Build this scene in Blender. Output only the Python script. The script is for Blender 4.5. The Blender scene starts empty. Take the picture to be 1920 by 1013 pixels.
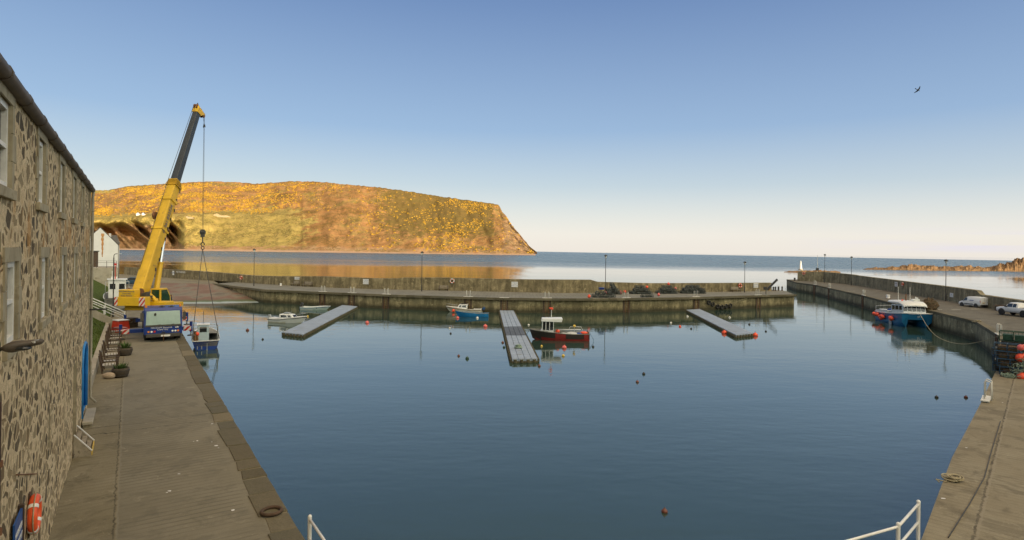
import bpy, bmesh, math, random
from mathutils import Vector, Matrix, noise as NZ
random.seed(7)
C = bpy.context.scene.collection
S = bpy.context.scene
R = math.radians

# ------------------------------------------------------------------ camera
EYE = 7.4          # metres above the quay
WATER = -2.3       # harbour water level, quay top is z = 0
F = 1100.0
ROLL = 0.0133
cam_d = bpy.data.cameras.new('camera')
cam = bpy.data.objects.new('camera', cam_d); C.objects.link(cam)
cam_d.sensor_fit = 'HORIZONTAL'; cam_d.sensor_width = 36.0
cam_d.lens = 36.0 * F / 1920.0
cam_d.shift_y = -35.5 / 1920.0
cam_d.clip_start = 0.1; cam_d.clip_end = 60000
cam.location = (0, 0, EYE)
cam.rotation_euler = (R(90), 0, 0)
cam.matrix_world = Matrix.Translation((0, 0, EYE)) @ Matrix.Rotation(R(90), 4, 'X') @ Matrix.Rotation(ROLL, 4, 'Z')
S.camera = cam
S.render.resolution_x, S.render.resolution_y = 1024, 540

# ------------------------------------------------------------------ sky, sun, exposure
SUN_EL = R(6.5)
SUN_DIR = Vector((0.64, -0.77, 0)).normalized()       # horizontal direction towards the sun
w = bpy.data.worlds.new('World'); S.world = w; w.use_nodes = True
nt = w.node_tree; nt.nodes.clear()
def wn(t): return nt.nodes.new(t)
out = wn('ShaderNodeOutputWorld'); bg = wn('ShaderNodeBackground'); sky = wn('ShaderNodeTexSky')
sky.sky_type = 'NISHITA'; sky.sun_disc = False
sky.sun_elevation = SUN_EL
sky.sun_rotation = math.atan2(SUN_DIR.x, SUN_DIR.y)
sky.altitude = 10; sky.air_density = 1.0; sky.dust_density = 1.6; sky.ozone_density = 1.6
geo = wn('ShaderNodeTexCoord'); sep = wn('ShaderNodeSeparateXYZ')
nt.links.new(geo.outputs['Generated'], sep.inputs[0])
# measured evening gradient (blue overhead, pale peach at the sea) laid over the physical sky
gr = wn('ShaderNodeValToRGB'); ge = gr.color_ramp.elements
GRAD = [(0, (3.85, 3.60, 3.28)), (.03, (3.75, 3.6, 3.35)), (.065, (3.1, 3.2, 3.2)), (.11, (2.25, 2.64, 3.0)), (.20, (1.28, 1.86, 2.78)), (.39, (.63, 1.04, 2.0)), (.60, (.56, .74, 1.06)), (1, (1.0, 1.1, 1.35))]
while len(ge) < len(GRAD): ge.new(1)
for q, (ps, cl) in zip(ge, GRAD): q.position = ps; q.color = (cl[0] / 4, cl[1] / 4, cl[2] / 4, 1)
nt.links.new(sep.outputs['Z'], gr.inputs[0])
sc4 = wn('ShaderNodeVectorMath'); sc4.operation = 'SCALE'; sc4.inputs['Scale'].default_value = 4.0
nt.links.new(gr.outputs[0], sc4.inputs[0])
hs = wn('ShaderNodeMix'); hs.data_type = 'RGBA'; hs.inputs[0].default_value = .86
# the sky is far brighter and warmer on the sun's side, behind the camera
gd = wn('ShaderNodeVectorMath'); gd.operation = 'DOT_PRODUCT'; gd.inputs[1].default_value = (SUN_DIR.x * .8, SUN_DIR.y * .8, .6)
nt.links.new(geo.outputs['Generated'], gd.inputs[0])
gm = wn('ShaderNodeMapRange'); gm.interpolation_type = 'SMOOTHSTEP'; gm.inputs[1].default_value = .12; gm.inputs[2].default_value = 1.0
nt.links.new(gd.outputs['Value'], gm.inputs[0])
gw = wn('ShaderNodeMix'); gw.data_type = 'RGBA'; gw.inputs[6].default_value = (1, 1, 1, 1); gw.inputs[7].default_value = (14.5, 9.6, 4.6, 1)
nt.links.new(gm.outputs[0], gw.inputs[0])
gx = wn('ShaderNodeVectorMath'); gx.operation = 'MULTIPLY'
nt.links.new(sc4.outputs[0], gx.inputs[0]); nt.links.new(gw.outputs[2], gx.inputs[1])
nt.links.new(sky.outputs[0], hs.inputs[6]); nt.links.new(gx.outputs[0], hs.inputs[7])
# thin lavender cloud streaks low over the sea on the right
mp = wn('ShaderNodeMapping'); mp.inputs['Scale'].default_value = (3.0, 3.0, 70)
nt.links.new(geo.outputs['Generated'], mp.inputs[0])
cn = wn('ShaderNodeTexNoise'); cn.inputs['Scale'].default_value = 1.3; cn.inputs['Detail'].default_value = 5
nt.links.new(mp.outputs[0], cn.inputs['Vector'])
cr = wn('ShaderNodeValToRGB'); cr.color_ramp.elements[0].position = .42; cr.color_ramp.elements[1].position = .62
nt.links.new(cn.outputs['Fac'], cr.inputs[0])
el = wn('ShaderNodeValToRGB')     # elevation window of the cloud bank
e = el.color_ramp.elements; e[0].position = 0.003; e[0].color = (0, 0, 0, 1); e[1].position = .055; e[1].color = (0, 0, 0, 1)
k = e.new(.012); k.color = (.8, .8, .8, 1); k = e.new(.028); k.color = (1, 1, 1, 1); k = e.new(.036); k.color = (.25, .25, .25, 1)
nt.links.new(sep.outputs['Z'], el.inputs[0])
az = wn('ShaderNodeMapRange'); az.inputs[1].default_value = .42; az.inputs[2].default_value = .62
nt.links.new(sep.outputs['X'], az.inputs[0])
def mul(a, b):
    m = wn('ShaderNodeMath'); m.operation = 'MULTIPLY'
    nt.links.new(a, m.inputs[0])
    if isinstance(b, float): m.inputs[1].default_value = b
    else: nt.links.new(b, m.inputs[1])
    return m.outputs[0]
cf = mul(mul(mul(cr.outputs[0], el.outputs[0]), az.outputs[0]), .6)
cm = wn('ShaderNodeMix'); cm.data_type = 'RGBA'; cm.inputs[7].default_value = (3.0, 2.9, 3.6, 1)
nt.links.new(cf, cm.inputs[0]); nt.links.new(hs.outputs[2], cm.inputs[6])
nt.links.new(cm.outputs[2], bg.inputs['Color'])
bg.inputs['Strength'].default_value = 0.13
nt.links.new(bg.outputs[0], out.inputs[0])
sun_d = bpy.data.lights.new('sun', 'SUN'); sun_d.energy = 2.6; sun_d.angle = R(.5); sun_d.color = (1.0, .82, .58)
sun = bpy.data.objects.new('sun', sun_d); C.objects.link(sun)
to_sun = Vector((SUN_DIR.x * math.cos(SUN_EL), SUN_DIR.y * math.cos(SUN_EL), math.sin(SUN_EL)))
sun.rotation_euler = to_sun.to_track_quat('Z', 'Y').to_euler(); sun.location = to_sun * 300
S.view_settings.view_transform = 'Standard'; S.view_settings.look = 'None'
S.view_settings.exposure = 0.97; S.view_settings.gamma = 1.0
S.cycles.max_bounces = 5; S.cycles.diffuse_bounces = 2; S.cycles.glossy_bounces = 4; S.cycles.transmission_bounces = 4
S.cycles.caustics_reflective = False; S.cycles.caustics_refractive = False

# ------------------------------------------------------------------ survey: photo pixel -> place on a level plane / at a depth
def _uv(px, py):
    u, v = px - 960.0, py - 471.0; c, s = math.cos(ROLL), math.sin(ROLL)
    return u * c + v * s, -u * s + v * c
def G(px, py, z=0.0):
    u, v = _uv(px, py); Y = F * (EYE - z) / v
    return Vector((u * Y / F, Y, z))
def D(px, py, Y):
    u, v = _uv(px, py); return Vector((u * Y / F, Y, EYE - v * Y / F))

# ------------------------------------------------------------------ materials
MATS = {}
class NT:
    def __init__(s, name):
        s.m = bpy.data.materials.new(name); s.m.use_nodes = True; s.t = s.m.node_tree
        s.b = s.t.nodes['Principled BSDF']; MATS[name] = s.m
    def n(s, typ, **kw):
        nd = s.t.nodes.new(typ)
        for k, v in kw.items(): setattr(nd, k, v)
        return nd
    def link(s, a, b): s.t.links.new(a, b)
    def coord(s, scale=(1, 1, 1), rz=0, world=False, loc=(0, 0, 0)):
        if world: o = s.n('ShaderNodeNewGeometry').outputs['Position']
        else: o = s.n('ShaderNodeTexCoord').outputs['Object']
        m = s.n('ShaderNodeMapping'); m.inputs['Scale'].default_value = scale; m.inputs['Rotation'].default_value = (0, 0, rz)
        m.inputs['Location'].default_value = loc
        s.link(o, m.inputs[0]); return m.outputs[0]
    def noise(s, vec, scale=5, detail=4, rough=.55, dist=0):
        q = s.n('ShaderNodeTexNoise'); q.inputs['Scale'].default_value = scale; q.inputs['Detail'].default_value = detail
        q.inputs['Roughness'].default_value = rough; q.inputs['Distortion'].default_value = dist
        s.link(vec, q.inputs['Vector']); return q.outputs['Fac']
    def ramp(s, fac, stops, const=False):
        r = s.n('ShaderNodeValToRGB'); e = r.color_ramp.elements
        if const: r.color_ramp.interpolation = 'CONSTANT'
        while len(e) > len(stops): e.remove(e[-1])
        while len(e) < len(stops): e.new(1)
        for k, (p, c) in enumerate(stops):
            e[k].position = p
            e[k].color = (c, c, c, 1) if isinstance(c, (int, float)) else (*c[:3], 1)
        s.link(fac, r.inputs[0]); return r.outputs[0]
    def mix(s, fac, a, b, mode='MIX'):
        m = s.n('ShaderNodeMix', data_type='RGBA', blend_type=mode)
        for v, k in ((fac, 0), (a, 6), (b, 7)):
            if isinstance(v, (int, float)): m.inputs[k].default_value = v
            elif isinstance(v, tuple): m.inputs[k].default_value = (*v[:3], 1)
            else: s.link(v, m.inputs[k])
        return m.outputs[2]
    def math(s, op, a, b=None, clamp=False):
        m = s.n('ShaderNodeMath', operation=op, use_clamp=clamp)
        for v, k in ((a, 0), (b, 1)):
            if v is None: continue
            if isinstance(v, (int, float)): m.inputs[k].default_value = v
            else: s.link(v, m.inputs[k])
        return m.outputs[0]
    def xyz(s, vec):
        q = s.n('ShaderNodeSeparateXYZ'); s.link(vec, q.inputs[0]); return q.outputs
    def bump(s, h, strength=.4, dist=.05, normal=None):
        b = s.n('ShaderNodeBump'); b.inputs['Strength'].default_value = strength; b.inputs['Distance'].default_value = dist
        s.link(h, b.inputs['Height'])
        if normal is not None: s.link(normal, b.inputs['Normal'])
        return b.outputs[0]
    def out(s, col=None, rough=None, normal=None, metal=None, spec=None):
        for v, k in ((col, 'Base Color'), (rough, 'Roughness'), (normal, 'Normal'), (metal, 'Metallic'), (spec, 'Specular IOR Level')):
            if v is None: continue
            if isinstance(v, (int, float)): s.b.inputs[k].default_value = v
            elif isinstance(v, tuple): s.b.inputs[k].default_value = (*v[:3], 1)
            else: s.link(v, s.b.inputs[k])
        return s.m

def paint(name, col, rough=.45, wear=.12, scale=3.0, col2=None, amt=.5, metal=0.0, bump=0.0, spec=.5):
    """Plain coat or plain stuff with uneven tone; col2 comes through in patches."""
    t = NT(name); v = t.coord()
    f = t.noise(v, scale, 6, .6)
    lo = tuple(c * (1 - wear) for c in col); hi = tuple(min(1, c * (1 + wear)) for c in col)
    c = t.ramp(f, [(.3, lo), (.7, hi)])
    if col2:
        g = t.noise(t.coord(loc=(3.1, 7.7, 1.3)), scale * 1.7, 7, .65)
        c = t.mix(t.ramp(g, [(amt, 0.0), (amt + .12, 1.0)]), c, col2)
    n = t.bump(f, .5, bump) if bump else None
    return t.out(c, rough, n, metal, spec)

# ------------------------------------------------------------------ mesh helpers
class MB:
    def __init__(s): s.v = []; s.f = []; s.mi = []; s.sm = []
    def add(s, vs, fs, mi=0, sm=False):
        o = len(s.v); s.v += [tuple(p) for p in vs]
        for f in fs: s.f.append(tuple(i + o for i in f)); s.mi.append(mi); s.sm.append(sm)
        return s
    def box(s, c, d, rz=0, mi=0, M=None):
        x, y, z = (k / 2 for k in d); m = Matrix.Rotation(rz, 3, 'Z') if M is None else M
        vs = [Vector(c) + m @ Vector((a * x, b * y, e * z)) for a in (-1, 1) for b in (-1, 1) for e in (-1, 1)]
        return s.add(vs, [(0, 1, 3, 2), (4, 6, 7, 5), (0, 4, 5, 1), (2, 3, 7, 6), (0, 2, 6, 4), (1, 5, 7, 3)], mi)
    def hexa(s, lo, hi, mi=0):
        return s.add(list(lo) + list(hi), [(3, 2, 1, 0), (4, 5, 6, 7)] + [(i, (i + 1) % 4, 4 + (i + 1) % 4, 4 + i) for i in range(4)], mi)
    def beam(s, a, b, wx, wy, up=(0, 0, 1), mi=0):
        a, b = Vector(a), Vector(b); d = (b - a).normalized(); u = Vector(up)
        x = d.cross(u)
        if x.length < 1e-4: x = d.cross(Vector((1, 0, 0)))
        x.normalize(); y = x.cross(d); x *= wx / 2; y *= wy / 2
        return s.hexa([a - x - y, a + x - y, a + x + y, a - x + y], [b - x - y, b + x - y, b + x + y, b - x + y], mi)
    def cyl(s, a, b, r0, r1=None, n=10, mi=0, cap=True, sm=True):
        r1 = r0 if r1 is None else r1
        a, b = Vector(a), Vector(b); d = (b - a).normalized(); x = d.orthogonal().normalized(); y = d.cross(x)
        vs = []
        for p, r in ((a, r0), (b, r1)):
            vs += [p + x * (r * math.cos(2 * math.pi * i / n)) + y * (r * math.sin(2 * math.pi * i / n)) for i in range(n)]
        s.add(vs, [(i, (i + 1) % n, n + (i + 1) % n, n + i) for i in range(n)], mi, sm)
        if cap: s.add(vs[:n], [tuple(range(n))[::-1]], mi); s.add(vs[n:], [tuple(range(n))], mi)
        return s
    def tube(s, pts, r, n=6, mi=0, closed=False):
        pts = [Vector(p) for p in pts]; k = len(pts); vs = []; px = None
        for i, p in enumerate(pts):
            if closed: d = pts[(i + 1) % k] - pts[i - 1]
            else: d = pts[min(i + 1, k - 1)] - pts[max(i - 1, 0)]
            d.normalize()
            x = d.orthogonal().normalized() if px is None else (px - d * px.dot(d)).normalized()
            px = x; y = d.cross(x)
            rr = r(i / max(1, k - 1)) if callable(r) else r
            vs += [p + x * (rr * math.cos(2 * math.pi * j / n)) + y * (rr * math.sin(2 * math.pi * j / n)) for j in range(n)]
        fs = []
        for i in range(k if closed else k - 1):
            a, b = i * n, ((i + 1) % k) * n
            fs += [(a + j, a + (j + 1) % n, b + (j + 1) % n, b + j) for j in range(n)]
        if not closed: fs += [tuple(range(n))[::-1], tuple(range((k - 1) * n, k * n))]
        return s.add(vs, fs, mi, True)
    def sph(s, c, r, nu=12, nv=8, sc=(1, 1, 1), mi=0, M=None):
        vs = []; c = Vector(c)
        for j in range(nv + 1):
            t = math.pi * j / nv
            for i in range(nu):
                p = Vector((math.sin(t) * math.cos(2 * math.pi * i / nu) * sc[0], math.sin(t) * math.sin(2 * math.pi * i / nu) * sc[1], math.cos(t) * sc[2])) * r
                vs.append(c + (M @ p if M else p))
        fs = [(j * nu + i, (j + 1) * nu + i, (j + 1) * nu + (i + 1) % nu, j * nu + (i + 1) % nu) for j in range(nv) for i in range(nu)]
        return s.add(vs, fs, mi, True)
    def torus(s, c, Rr, r, axis=(0, 0, 1), n=20, m=8, mi=0, a0=0, a1=None):
        ax = Vector(axis).normalized(); x = ax.orthogonal().normalized(); y = ax.cross(x); c = Vector(c)
        full = a1 is None; a1 = 2 * math.pi if full else a1
        pts = [c + (x * math.cos(a0 + (a1 - a0) * i / n) + y * math.sin(a0 + (a1 - a0) * i / n)) * Rr for i in range(n if full else n + 1)]
        return s.tube(pts, r, m, mi, closed=full)
    def extr(s, poly, vec, mi=0):
        n = len(poly); v = Vector(vec); lo = [Vector(p) for p in poly]; hi = [p + v for p in lo]
        return s.add(lo + hi, [tuple(range(n))[::-1], tuple(range(n, 2 * n))] + [(i, (i + 1) % n, n + (i + 1) % n, n + i) for i in range(n)], mi)
    def lathe(s, prof, c=(0, 0, 0), n=14, mi=0, M=None):
        vs = []; c = Vector(c)
        for r, z in prof:
            for i in range(n):
                p = Vector((r * math.cos(2 * math.pi * i / n), r * math.sin(2 * math.pi * i / n), z)); vs.append(c + (M @ p if M else p))
        k = len(prof)
        fs = [(j * n + i, j * n + (i + 1) % n, (j + 1) * n + (i + 1) % n, (j + 1) * n + i) for j in range(k - 1) for i in range(n)]
        fs += [tuple(range(n))[::-1], tuple(range((k - 1) * n, k * n))]
        return s.add(vs, fs, mi, True)
    def rows(s, rows, mi=0, sm=True, closed=False):
        n = len(rows[0]); vs = [p for r in rows for p in r]; m = n if closed else n - 1
        return s.add(vs, [(j * n + i, j * n + (i + 1) % n, (j + 1) * n + (i + 1) % n, (j + 1) * n + i) for j in range(len(rows) - 1) for i in range(m)], mi, sm)
    def quad(s, *p, mi=0): return s.add(p, [tuple(range(len(p)))], mi)
    def build(s, name, mats, parent=None, bevel=0.0, recalc=True):
        me = bpy.data.meshes.new(name); me.from_pydata(s.v, [], s.f)
        for m in (mats if isinstance(mats, (list, tuple)) else [mats]): me.materials.append(MATS[m] if isinstance(m, str) else m)
        me.polygons.foreach_set('material_index', s.mi); me.polygons.foreach_set('use_smooth', s.sm)
        if recalc:
            bm = bmesh.new(); bm.from_mesh(me); bmesh.ops.recalc_face_normals(bm, faces=bm.faces); bm.to_mesh(me); bm.free()
        me.update()
        o = bpy.data.objects.new(name, me); C.objects.link(o)
        if parent: o.parent = parent
        if bevel:
            b = o.modifiers.new('soft edge', 'BEVEL'); b.width = bevel; b.segments = 2; b.limit_method = 'ANGLE'
        return o

def tag(o, label=None, cat=None, group=None, kind=None):
    if label: o['label'] = label
    if cat: o['category'] = cat
    if group: o['group'] = group
    if kind: o['kind'] = kind
    return o
def thing(name, label, cat, loc=(0, 0, 0), rz=0, group=None):
    o = bpy.data.objects.new(name, None); C.objects.link(o); o.empty_display_size = .3
    o.location = loc; o.rotation_euler = (0, 0, rz)
    return tag(o, label, cat, group)
def copy_tree(o, parent=None):
    c = o.copy(); C.objects.link(c)
    if parent: c.parent = parent
    for ch in list(o.children): copy_tree(ch, c)
    return c
def text(name, body, size, mat, parent, M, depth=.004, align='CENTER'):
    cu = bpy.data.curves.new(name, 'FONT'); cu.body = body; cu.size = size; cu.extrude = depth
    cu.align_x = align; cu.align_y = 'CENTER'; cu.materials.append(MATS[mat])
    tmp = bpy.data.objects.new(name, cu); C.objects.link(tmp); dg = bpy.context.evaluated_depsgraph_get(); dg.update()
    me = bpy.data.meshes.new_from_object(tmp.evaluated_get(dg)); bpy.data.objects.remove(tmp)
    o = bpy.data.objects.new(name, me); C.objects.link(o); o.parent = parent; o.matrix_local = M
    return o
def frame(o, x, y):
    """Matrix whose local x/y (text direction / text up) point along x and y, at o."""
    x = Vector(x).normalized(); y = Vector(y); y = (y - x * y.dot(x)).normalized(); z = x.cross(y)
    return Matrix.Translation(Vector(o)) @ Matrix((x, y, z)).transposed().to_4x4()
def along(path, d):
    for a, b in zip(path, path[1:]):
        l = (b - a).length
        if d <= l: return a + (b - a) * (d / l), (b - a).normalized()
        d -= l
    return path[-1].copy(), (path[-1] - path[-2]).normalized()
def at_px(path, px):
    """Point of a ground path seen in column px of the photograph, and the path's direction there."""
    for a, b in zip(path, path[1:]):
        for k in range(201):
            p = a + (b - a) * (k / 200); c = 960 + F * p.x / p.y
            if abs(c - px) < 1.2: return p, (b - a).normalized()
    return min(path, key=lambda p: abs(960 + F * p.x / p.y - px)).copy(), (path[1] - path[0]).normalized()
def smooth(path, it=2):
    for _ in range(it):
        q = [path[0]]
        for a, b in zip(path, path[1:]): q += [a * .75 + b * .25, a * .25 + b * .75]
        path = q + [path[-1]]
    return path
# ------------------------------------------------------------------ materials of the setting
QA = Vector((-.545, .838, 0)); QB = Vector((.838, .545, 0))      # along / across the left quay
def dotv(t, pos, v):
    d = t.n('ShaderNodeVectorMath', operation='DOT_PRODUCT'); t.link(pos, d.inputs[0]); d.inputs[1].default_value = v
    return d.outputs['Value']
def line_mask(t, val, at, half):
    return t.math('LESS_THAN', t.math('ABSOLUTE', t.math('SUBTRACT', val, at)), half)

def m_quay(name, av, bv, joints, pitch, dirt, cracks=()):
    t = NT(name); pos = t.n('ShaderNodeNewGeometry').outputs['Position']
    a = dotv(t, pos, av); b = dotv(t, pos, bv)
    big = t.noise(pos, .35, 5, .6); mid = t.noise(pos, 2.2, 6, .65); fine = t.noise(pos, 30, 4, .7)
    c = t.ramp(big, [(.3, dirt[0]), (.5, dirt[1]), (.72, dirt[2])])
    c = t.mix(t.math('MULTIPLY', mid, .55), c, tuple(x * .52 for x in dirt[0]))
    c = t.mix(t.ramp(t.noise(pos, .9, 7, .7, .6), [(.54, 0.0), (.64, .6)]), c, tuple(x * .5 for x in dirt[0]))
    c = t.mix(t.ramp(t.noise(pos, .42, 8, .72, 1.2), [(.53, 0.0), (.60, .45)]), c, tuple(x * .48 for x in dirt[0]))
    c = t.mix(t.ramp(t.noise(pos, 1.7, 8, .75, .8), [(.60, 0.0), (.66, .5)]), c, tuple(min(1, x * 1.35) for x in dirt[2]))
    c = t.mix(.35, c, t.ramp(fine, [(.3, .25), (.7, .75)]), 'OVERLAY')
    # tamped ribs across the slab
    wob = t.math('MULTIPLY', t.noise(pos, 1.1, 3), .10)
    s = t.math('SINE', t.math('MULTIPLY', t.math('ADD', a, wob), 2 * math.pi / pitch))
    zone = t.math('ADD', .35, t.math('MULTIPLY', .65, t.math('MULTIPLY', t.math('GREATER_THAN', b, joints[0][0]), t.math('LESS_THAN', b, joints[2][0] - .3)))) if len(joints) > 2 else .45
    ribs = t.math('MULTIPLY', zone, t.math('MULTIPLY', t.ramp(s, [(.45, 0.0), (.9, 1.0)]), t.ramp(t.noise(pos, .5, 4), [(.36, .25), (.62, 1.0)])))
    c = t.mix(t.math('MULTIPLY', ribs, .62), c, tuple(x * .38 for x in dirt[0]))
    jw = t.math('MULTIPLY', t.math('SUBTRACT', t.noise(pos, 3.0, 5, .7), .5), .22)
    for at_, half, col in joints:
        m = line_mask(t, t.math('ADD', b, jw), at_, half)
        c = t.mix(t.math('MULTIPLY', m, t.ramp(mid, [(.35, .2), (.6, .8)])), c, col)
    for at_, amp in cracks:
        cwj = t.math('MULTIPLY', t.math('SUBTRACT', t.noise(pos, .8, 6, .6), .5), amp)
        m = line_mask(t, t.math('ADD', a, cwj), at_, .026)
        c = t.mix(t.math('MULTIPLY', m, .8), c, (.03, .026, .02))
    if len(joints) > 2: c = t.mix(t.math('MULTIPLY', t.math('MULTIPLY', t.math('GREATER_THAN', b, joints[0][0]), t.math('LESS_THAN', b, joints[2][0])), .38), c, (.165, .16, .135))
    h = t.math('ADD', t.math('MULTIPLY', ribs, -.5), t.math('MULTIPLY', fine, .5))
    return t.out(c, .85, t.bump(h, .5, .02), spec=.3)

def m_harbour_wall(name, c1, c2, tide=True):
    t = NT(name); pos = t.n('ShaderNodeNewGeometry').outputs['Position']
    z = t.xyz(pos)[2]
    st = t.coord((1.0, 1.0, .13), world=True)
    streak = t.noise(st, 1.5, 6, .65); blot = t.noise(pos, .45, 6, .62); fine = t.noise(pos, 9, 5, .7)
    c = t.ramp(t.math('ADD', t.math('MULTIPLY', blot, .6), t.math('MULTIPLY', t.noise(pos, 1.9, 6, .7), .4)), [(.36, tuple(x * .36 for x in c1)), (.48, c1), (.60, c2)])
    c = t.mix(t.ramp(streak, [(.42, .75), (.60, 0.0)]), c, tuple(x * .42 for x in c1))
    c = t.mix(t.ramp(t.noise(pos, 1.3, 6, .7, 1.0), [(.57, 0.0), (.68, .6)]), c, tuple(min(1, x * 1.5) for x in c2))
    c = t.mix(.5, c, t.ramp(fine, [(.3, .2), (.7, .8)]), 'OVERLAY')
    # pour joints
    if tide:
        wz = t.math('ADD', z, t.math('MULTIPLY', t.math('SUBTRACT', t.noise(st, .9, 5, .7), .5), 1.1))
        band = t.ramp(t.math('MULTIPLY', t.math('ADD', wz, 2.6), .5), [(.30, 1.0), (.62, 0.0)])
        c = t.mix(t.math('MULTIPLY', band, .85), c, (.028, .027, .014))
    return t.out(c, .8, t.bump(t.math('ADD', fine, blot), .6, .05), spec=.3)

def m_rubble():
    t = NT('rubble'); v0 = t.n('ShaderNodeTexCoord').outputs['Object']
    wv = t.n('ShaderNodeTexNoise'); wv.inputs['Scale'].default_value = 2.6; wv.inputs['Detail'].default_value = 3; t.link(v0, wv.inputs['Vector'])
    ad = t.n('ShaderNodeVectorMath', operation='MULTIPLY_ADD'); ad.inputs[1].default_value = (.34, 0, .34)
    t.link(wv.outputs['Color'], ad.inputs[0]); t.link(v0, ad.inputs[2])
    mp = t.n('ShaderNodeMapping'); mp.inputs['Scale'].default_value = (2.6, .001, 3.8); t.link(ad.outputs[0], mp.inputs[0]); v = mp.outputs[0]
    e = t.n('ShaderNodeTexVoronoi', feature='DISTANCE_TO_EDGE'); e.inputs['Scale'].default_value = 1; t.link(v, e.inputs['Vector'])
    f = t.n('ShaderNodeTexVoronoi', feature='F1'); f.inputs['Scale'].default_value = 1; t.link(v, f.inputs['Vector'])
    rnd = t.xyz(f.outputs['Color'])
    fine = t.noise(v0, 9, 6, .7); grit = t.noise(v0, 60, 3, .7)
    th = t.math('ADD', .03, t.math('MULTIPLY', rnd[0], .20))
    mask = t.ramp(t.math('SUBTRACT', t.math('ADD', e.outputs['Distance'], t.math('MULTIPLY', fine, .08)), th), [(.03, 0.0), (.07, 1.0)])
    stone = t.ramp(rnd[1], [(0, (.10, .078, .052)), (.14, (.19, .135, .072)), (.26, (.13, .11, .08)), (.38, (.30, .21, .105)), (.55, (.40, .30, .165)), (.8, (.47, .37, .22)), (1, (.25, .17, .09))])
    stone = t.mix(t.math('MULTIPLY', fine, .7), stone, (.05, .043, .032))
    mortar = t.ramp(t.noise(v0, 1.4, 7, .65), [(.3, (.58, .445, .27)), (.55, (.74, .59, .38)), (.75, (.80, .67, .47))])
    mortar = t.mix(t.ramp(fine, [(.35, .5), (.6, 0.0)]), mortar, (.18, .145, .095))
    c = t.mix(mask, mortar, stone)
    # ochre lichen under the upper sills
    z = t.xyz(v0)[2]
    zb = t.math('MULTIPLY', t.ramp(t.math('MULTIPLY', z, .1), [(.68, 0.0), (.72, 1.0)]), t.ramp(t.math('MULTIPLY', z, .1), [(.81, 1.0), (.835, 0.0)]))
    li = t.math('MULTIPLY', t.ramp(t.noise(t.coord((.62, 1, .3), loc=(2.2, 0, 0)), 1.6, 6, .7), [(.50, 0.0), (.62, .75)]), zb)
    c = t.mix(li, c, (.46, .235, .07))
    c = t.mix(t.ramp(t.noise(v0, .7, 6, .7), [(.56, 0.0), (.70, .35)]), c, (.40, .27, .13))
    c = t.mix(.4, c, t.ramp(grit, [(.3, .25), (.7, .75)]), 'OVERLAY')
    h = t.math('ADD', t.math('MULTIPLY', mask, -.6), t.math('ADD', fine, t.math('MULTIPLY', grit, .3)))
    return t.out(c, .9, t.bump(h, .7, .05), spec=.25)
m_rubble()
paint('dressed_stone', (.34, .295, .205), .85, .25, 2.0, (.23, .185, .115), .56, bump=.03, spec=.25)
m_harbour_wall('pier_wall', (.27, .222, .118), (.44, .36, .20))
m_harbour_wall('parapet_wall', (.22, .18, .10), (.34, .28, .165), tide=False)
m_harbour_wall('pier_wall_grey', (.31, .262, .155), (.48, .41, .255))
m_harbour_wall('parapet_grey', (.26, .222, .135), (.37, .32, .205), tide=False)
j1 = G(225, 870).dot(QB)
m_quay('quay_concrete', QA, QB, [(j1, .03, (.24, .22, .165)), (j1 - .08, .02, (.04, .035, .025)), (G(440, 860).dot(QB), .05, (.21, .19, .14))], .27,
       ((.20, .174, .112), (.245, .217, .148), (.30, .27, .195)), [(G(300, 800).dot(QA), 1.1), (G(120, 900).dot(QA) + 6, .8)])
RA = Vector((.672, .740, 0)); RB = Vector((.740, -.672, 0))
m_quay('quay_concrete_east', RA, RB, [(G(1865, 850).dot(RB), .03, (.05, .042, .03)), (G(1865, 850).dot(RB) + .07, .03, (.24, .21, .155))], .27,
       ((.205, .174, .115), (.25, .217, .148), (.29, .26, .185)), [(G(1800, 760).dot(RA), .6)])
m_quay('tarmac', RA, RB, [], .5, ((.135, .122, .092), (.16, .148, .116), (.19, .175, .14)))
m_quay('pier_deck', Vector((1, 0, 0)), Vector((0, 1, 0)), [], .6, ((.185, .18, .15), (.225, .22, .187), (.27, .262, .22)))

def m_coping():
    t = NT('coping_stone'); g = t.n('ShaderNodeNewGeometry'); pos = g.outputs['Position']
    r = g.outputs['Random Per Island']
    c = t.ramp(r, [(0, (.10, .085, .052)), (.35, (.155, .132, .085)), (.7, (.125, .115, .082)), (1, (.22, .185, .12))])
    n1 = t.noise(pos, 3, 6, .7); n2 = t.noise(pos, 25, 4, .7)
    c = t.mix(t.math('MULTIPLY', n1, .6), c, (.055, .05, .028))
    c = t.mix(.4, c, t.ramp(n2, [(.3, .2), (.7, .8)]), 'OVERLAY')
    return t.out(c, .85, t.bump(t.math('ADD', n1, t.math('MULTIPLY', n2, .3)), .7, .04), spec=.3)
m_coping()

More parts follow.
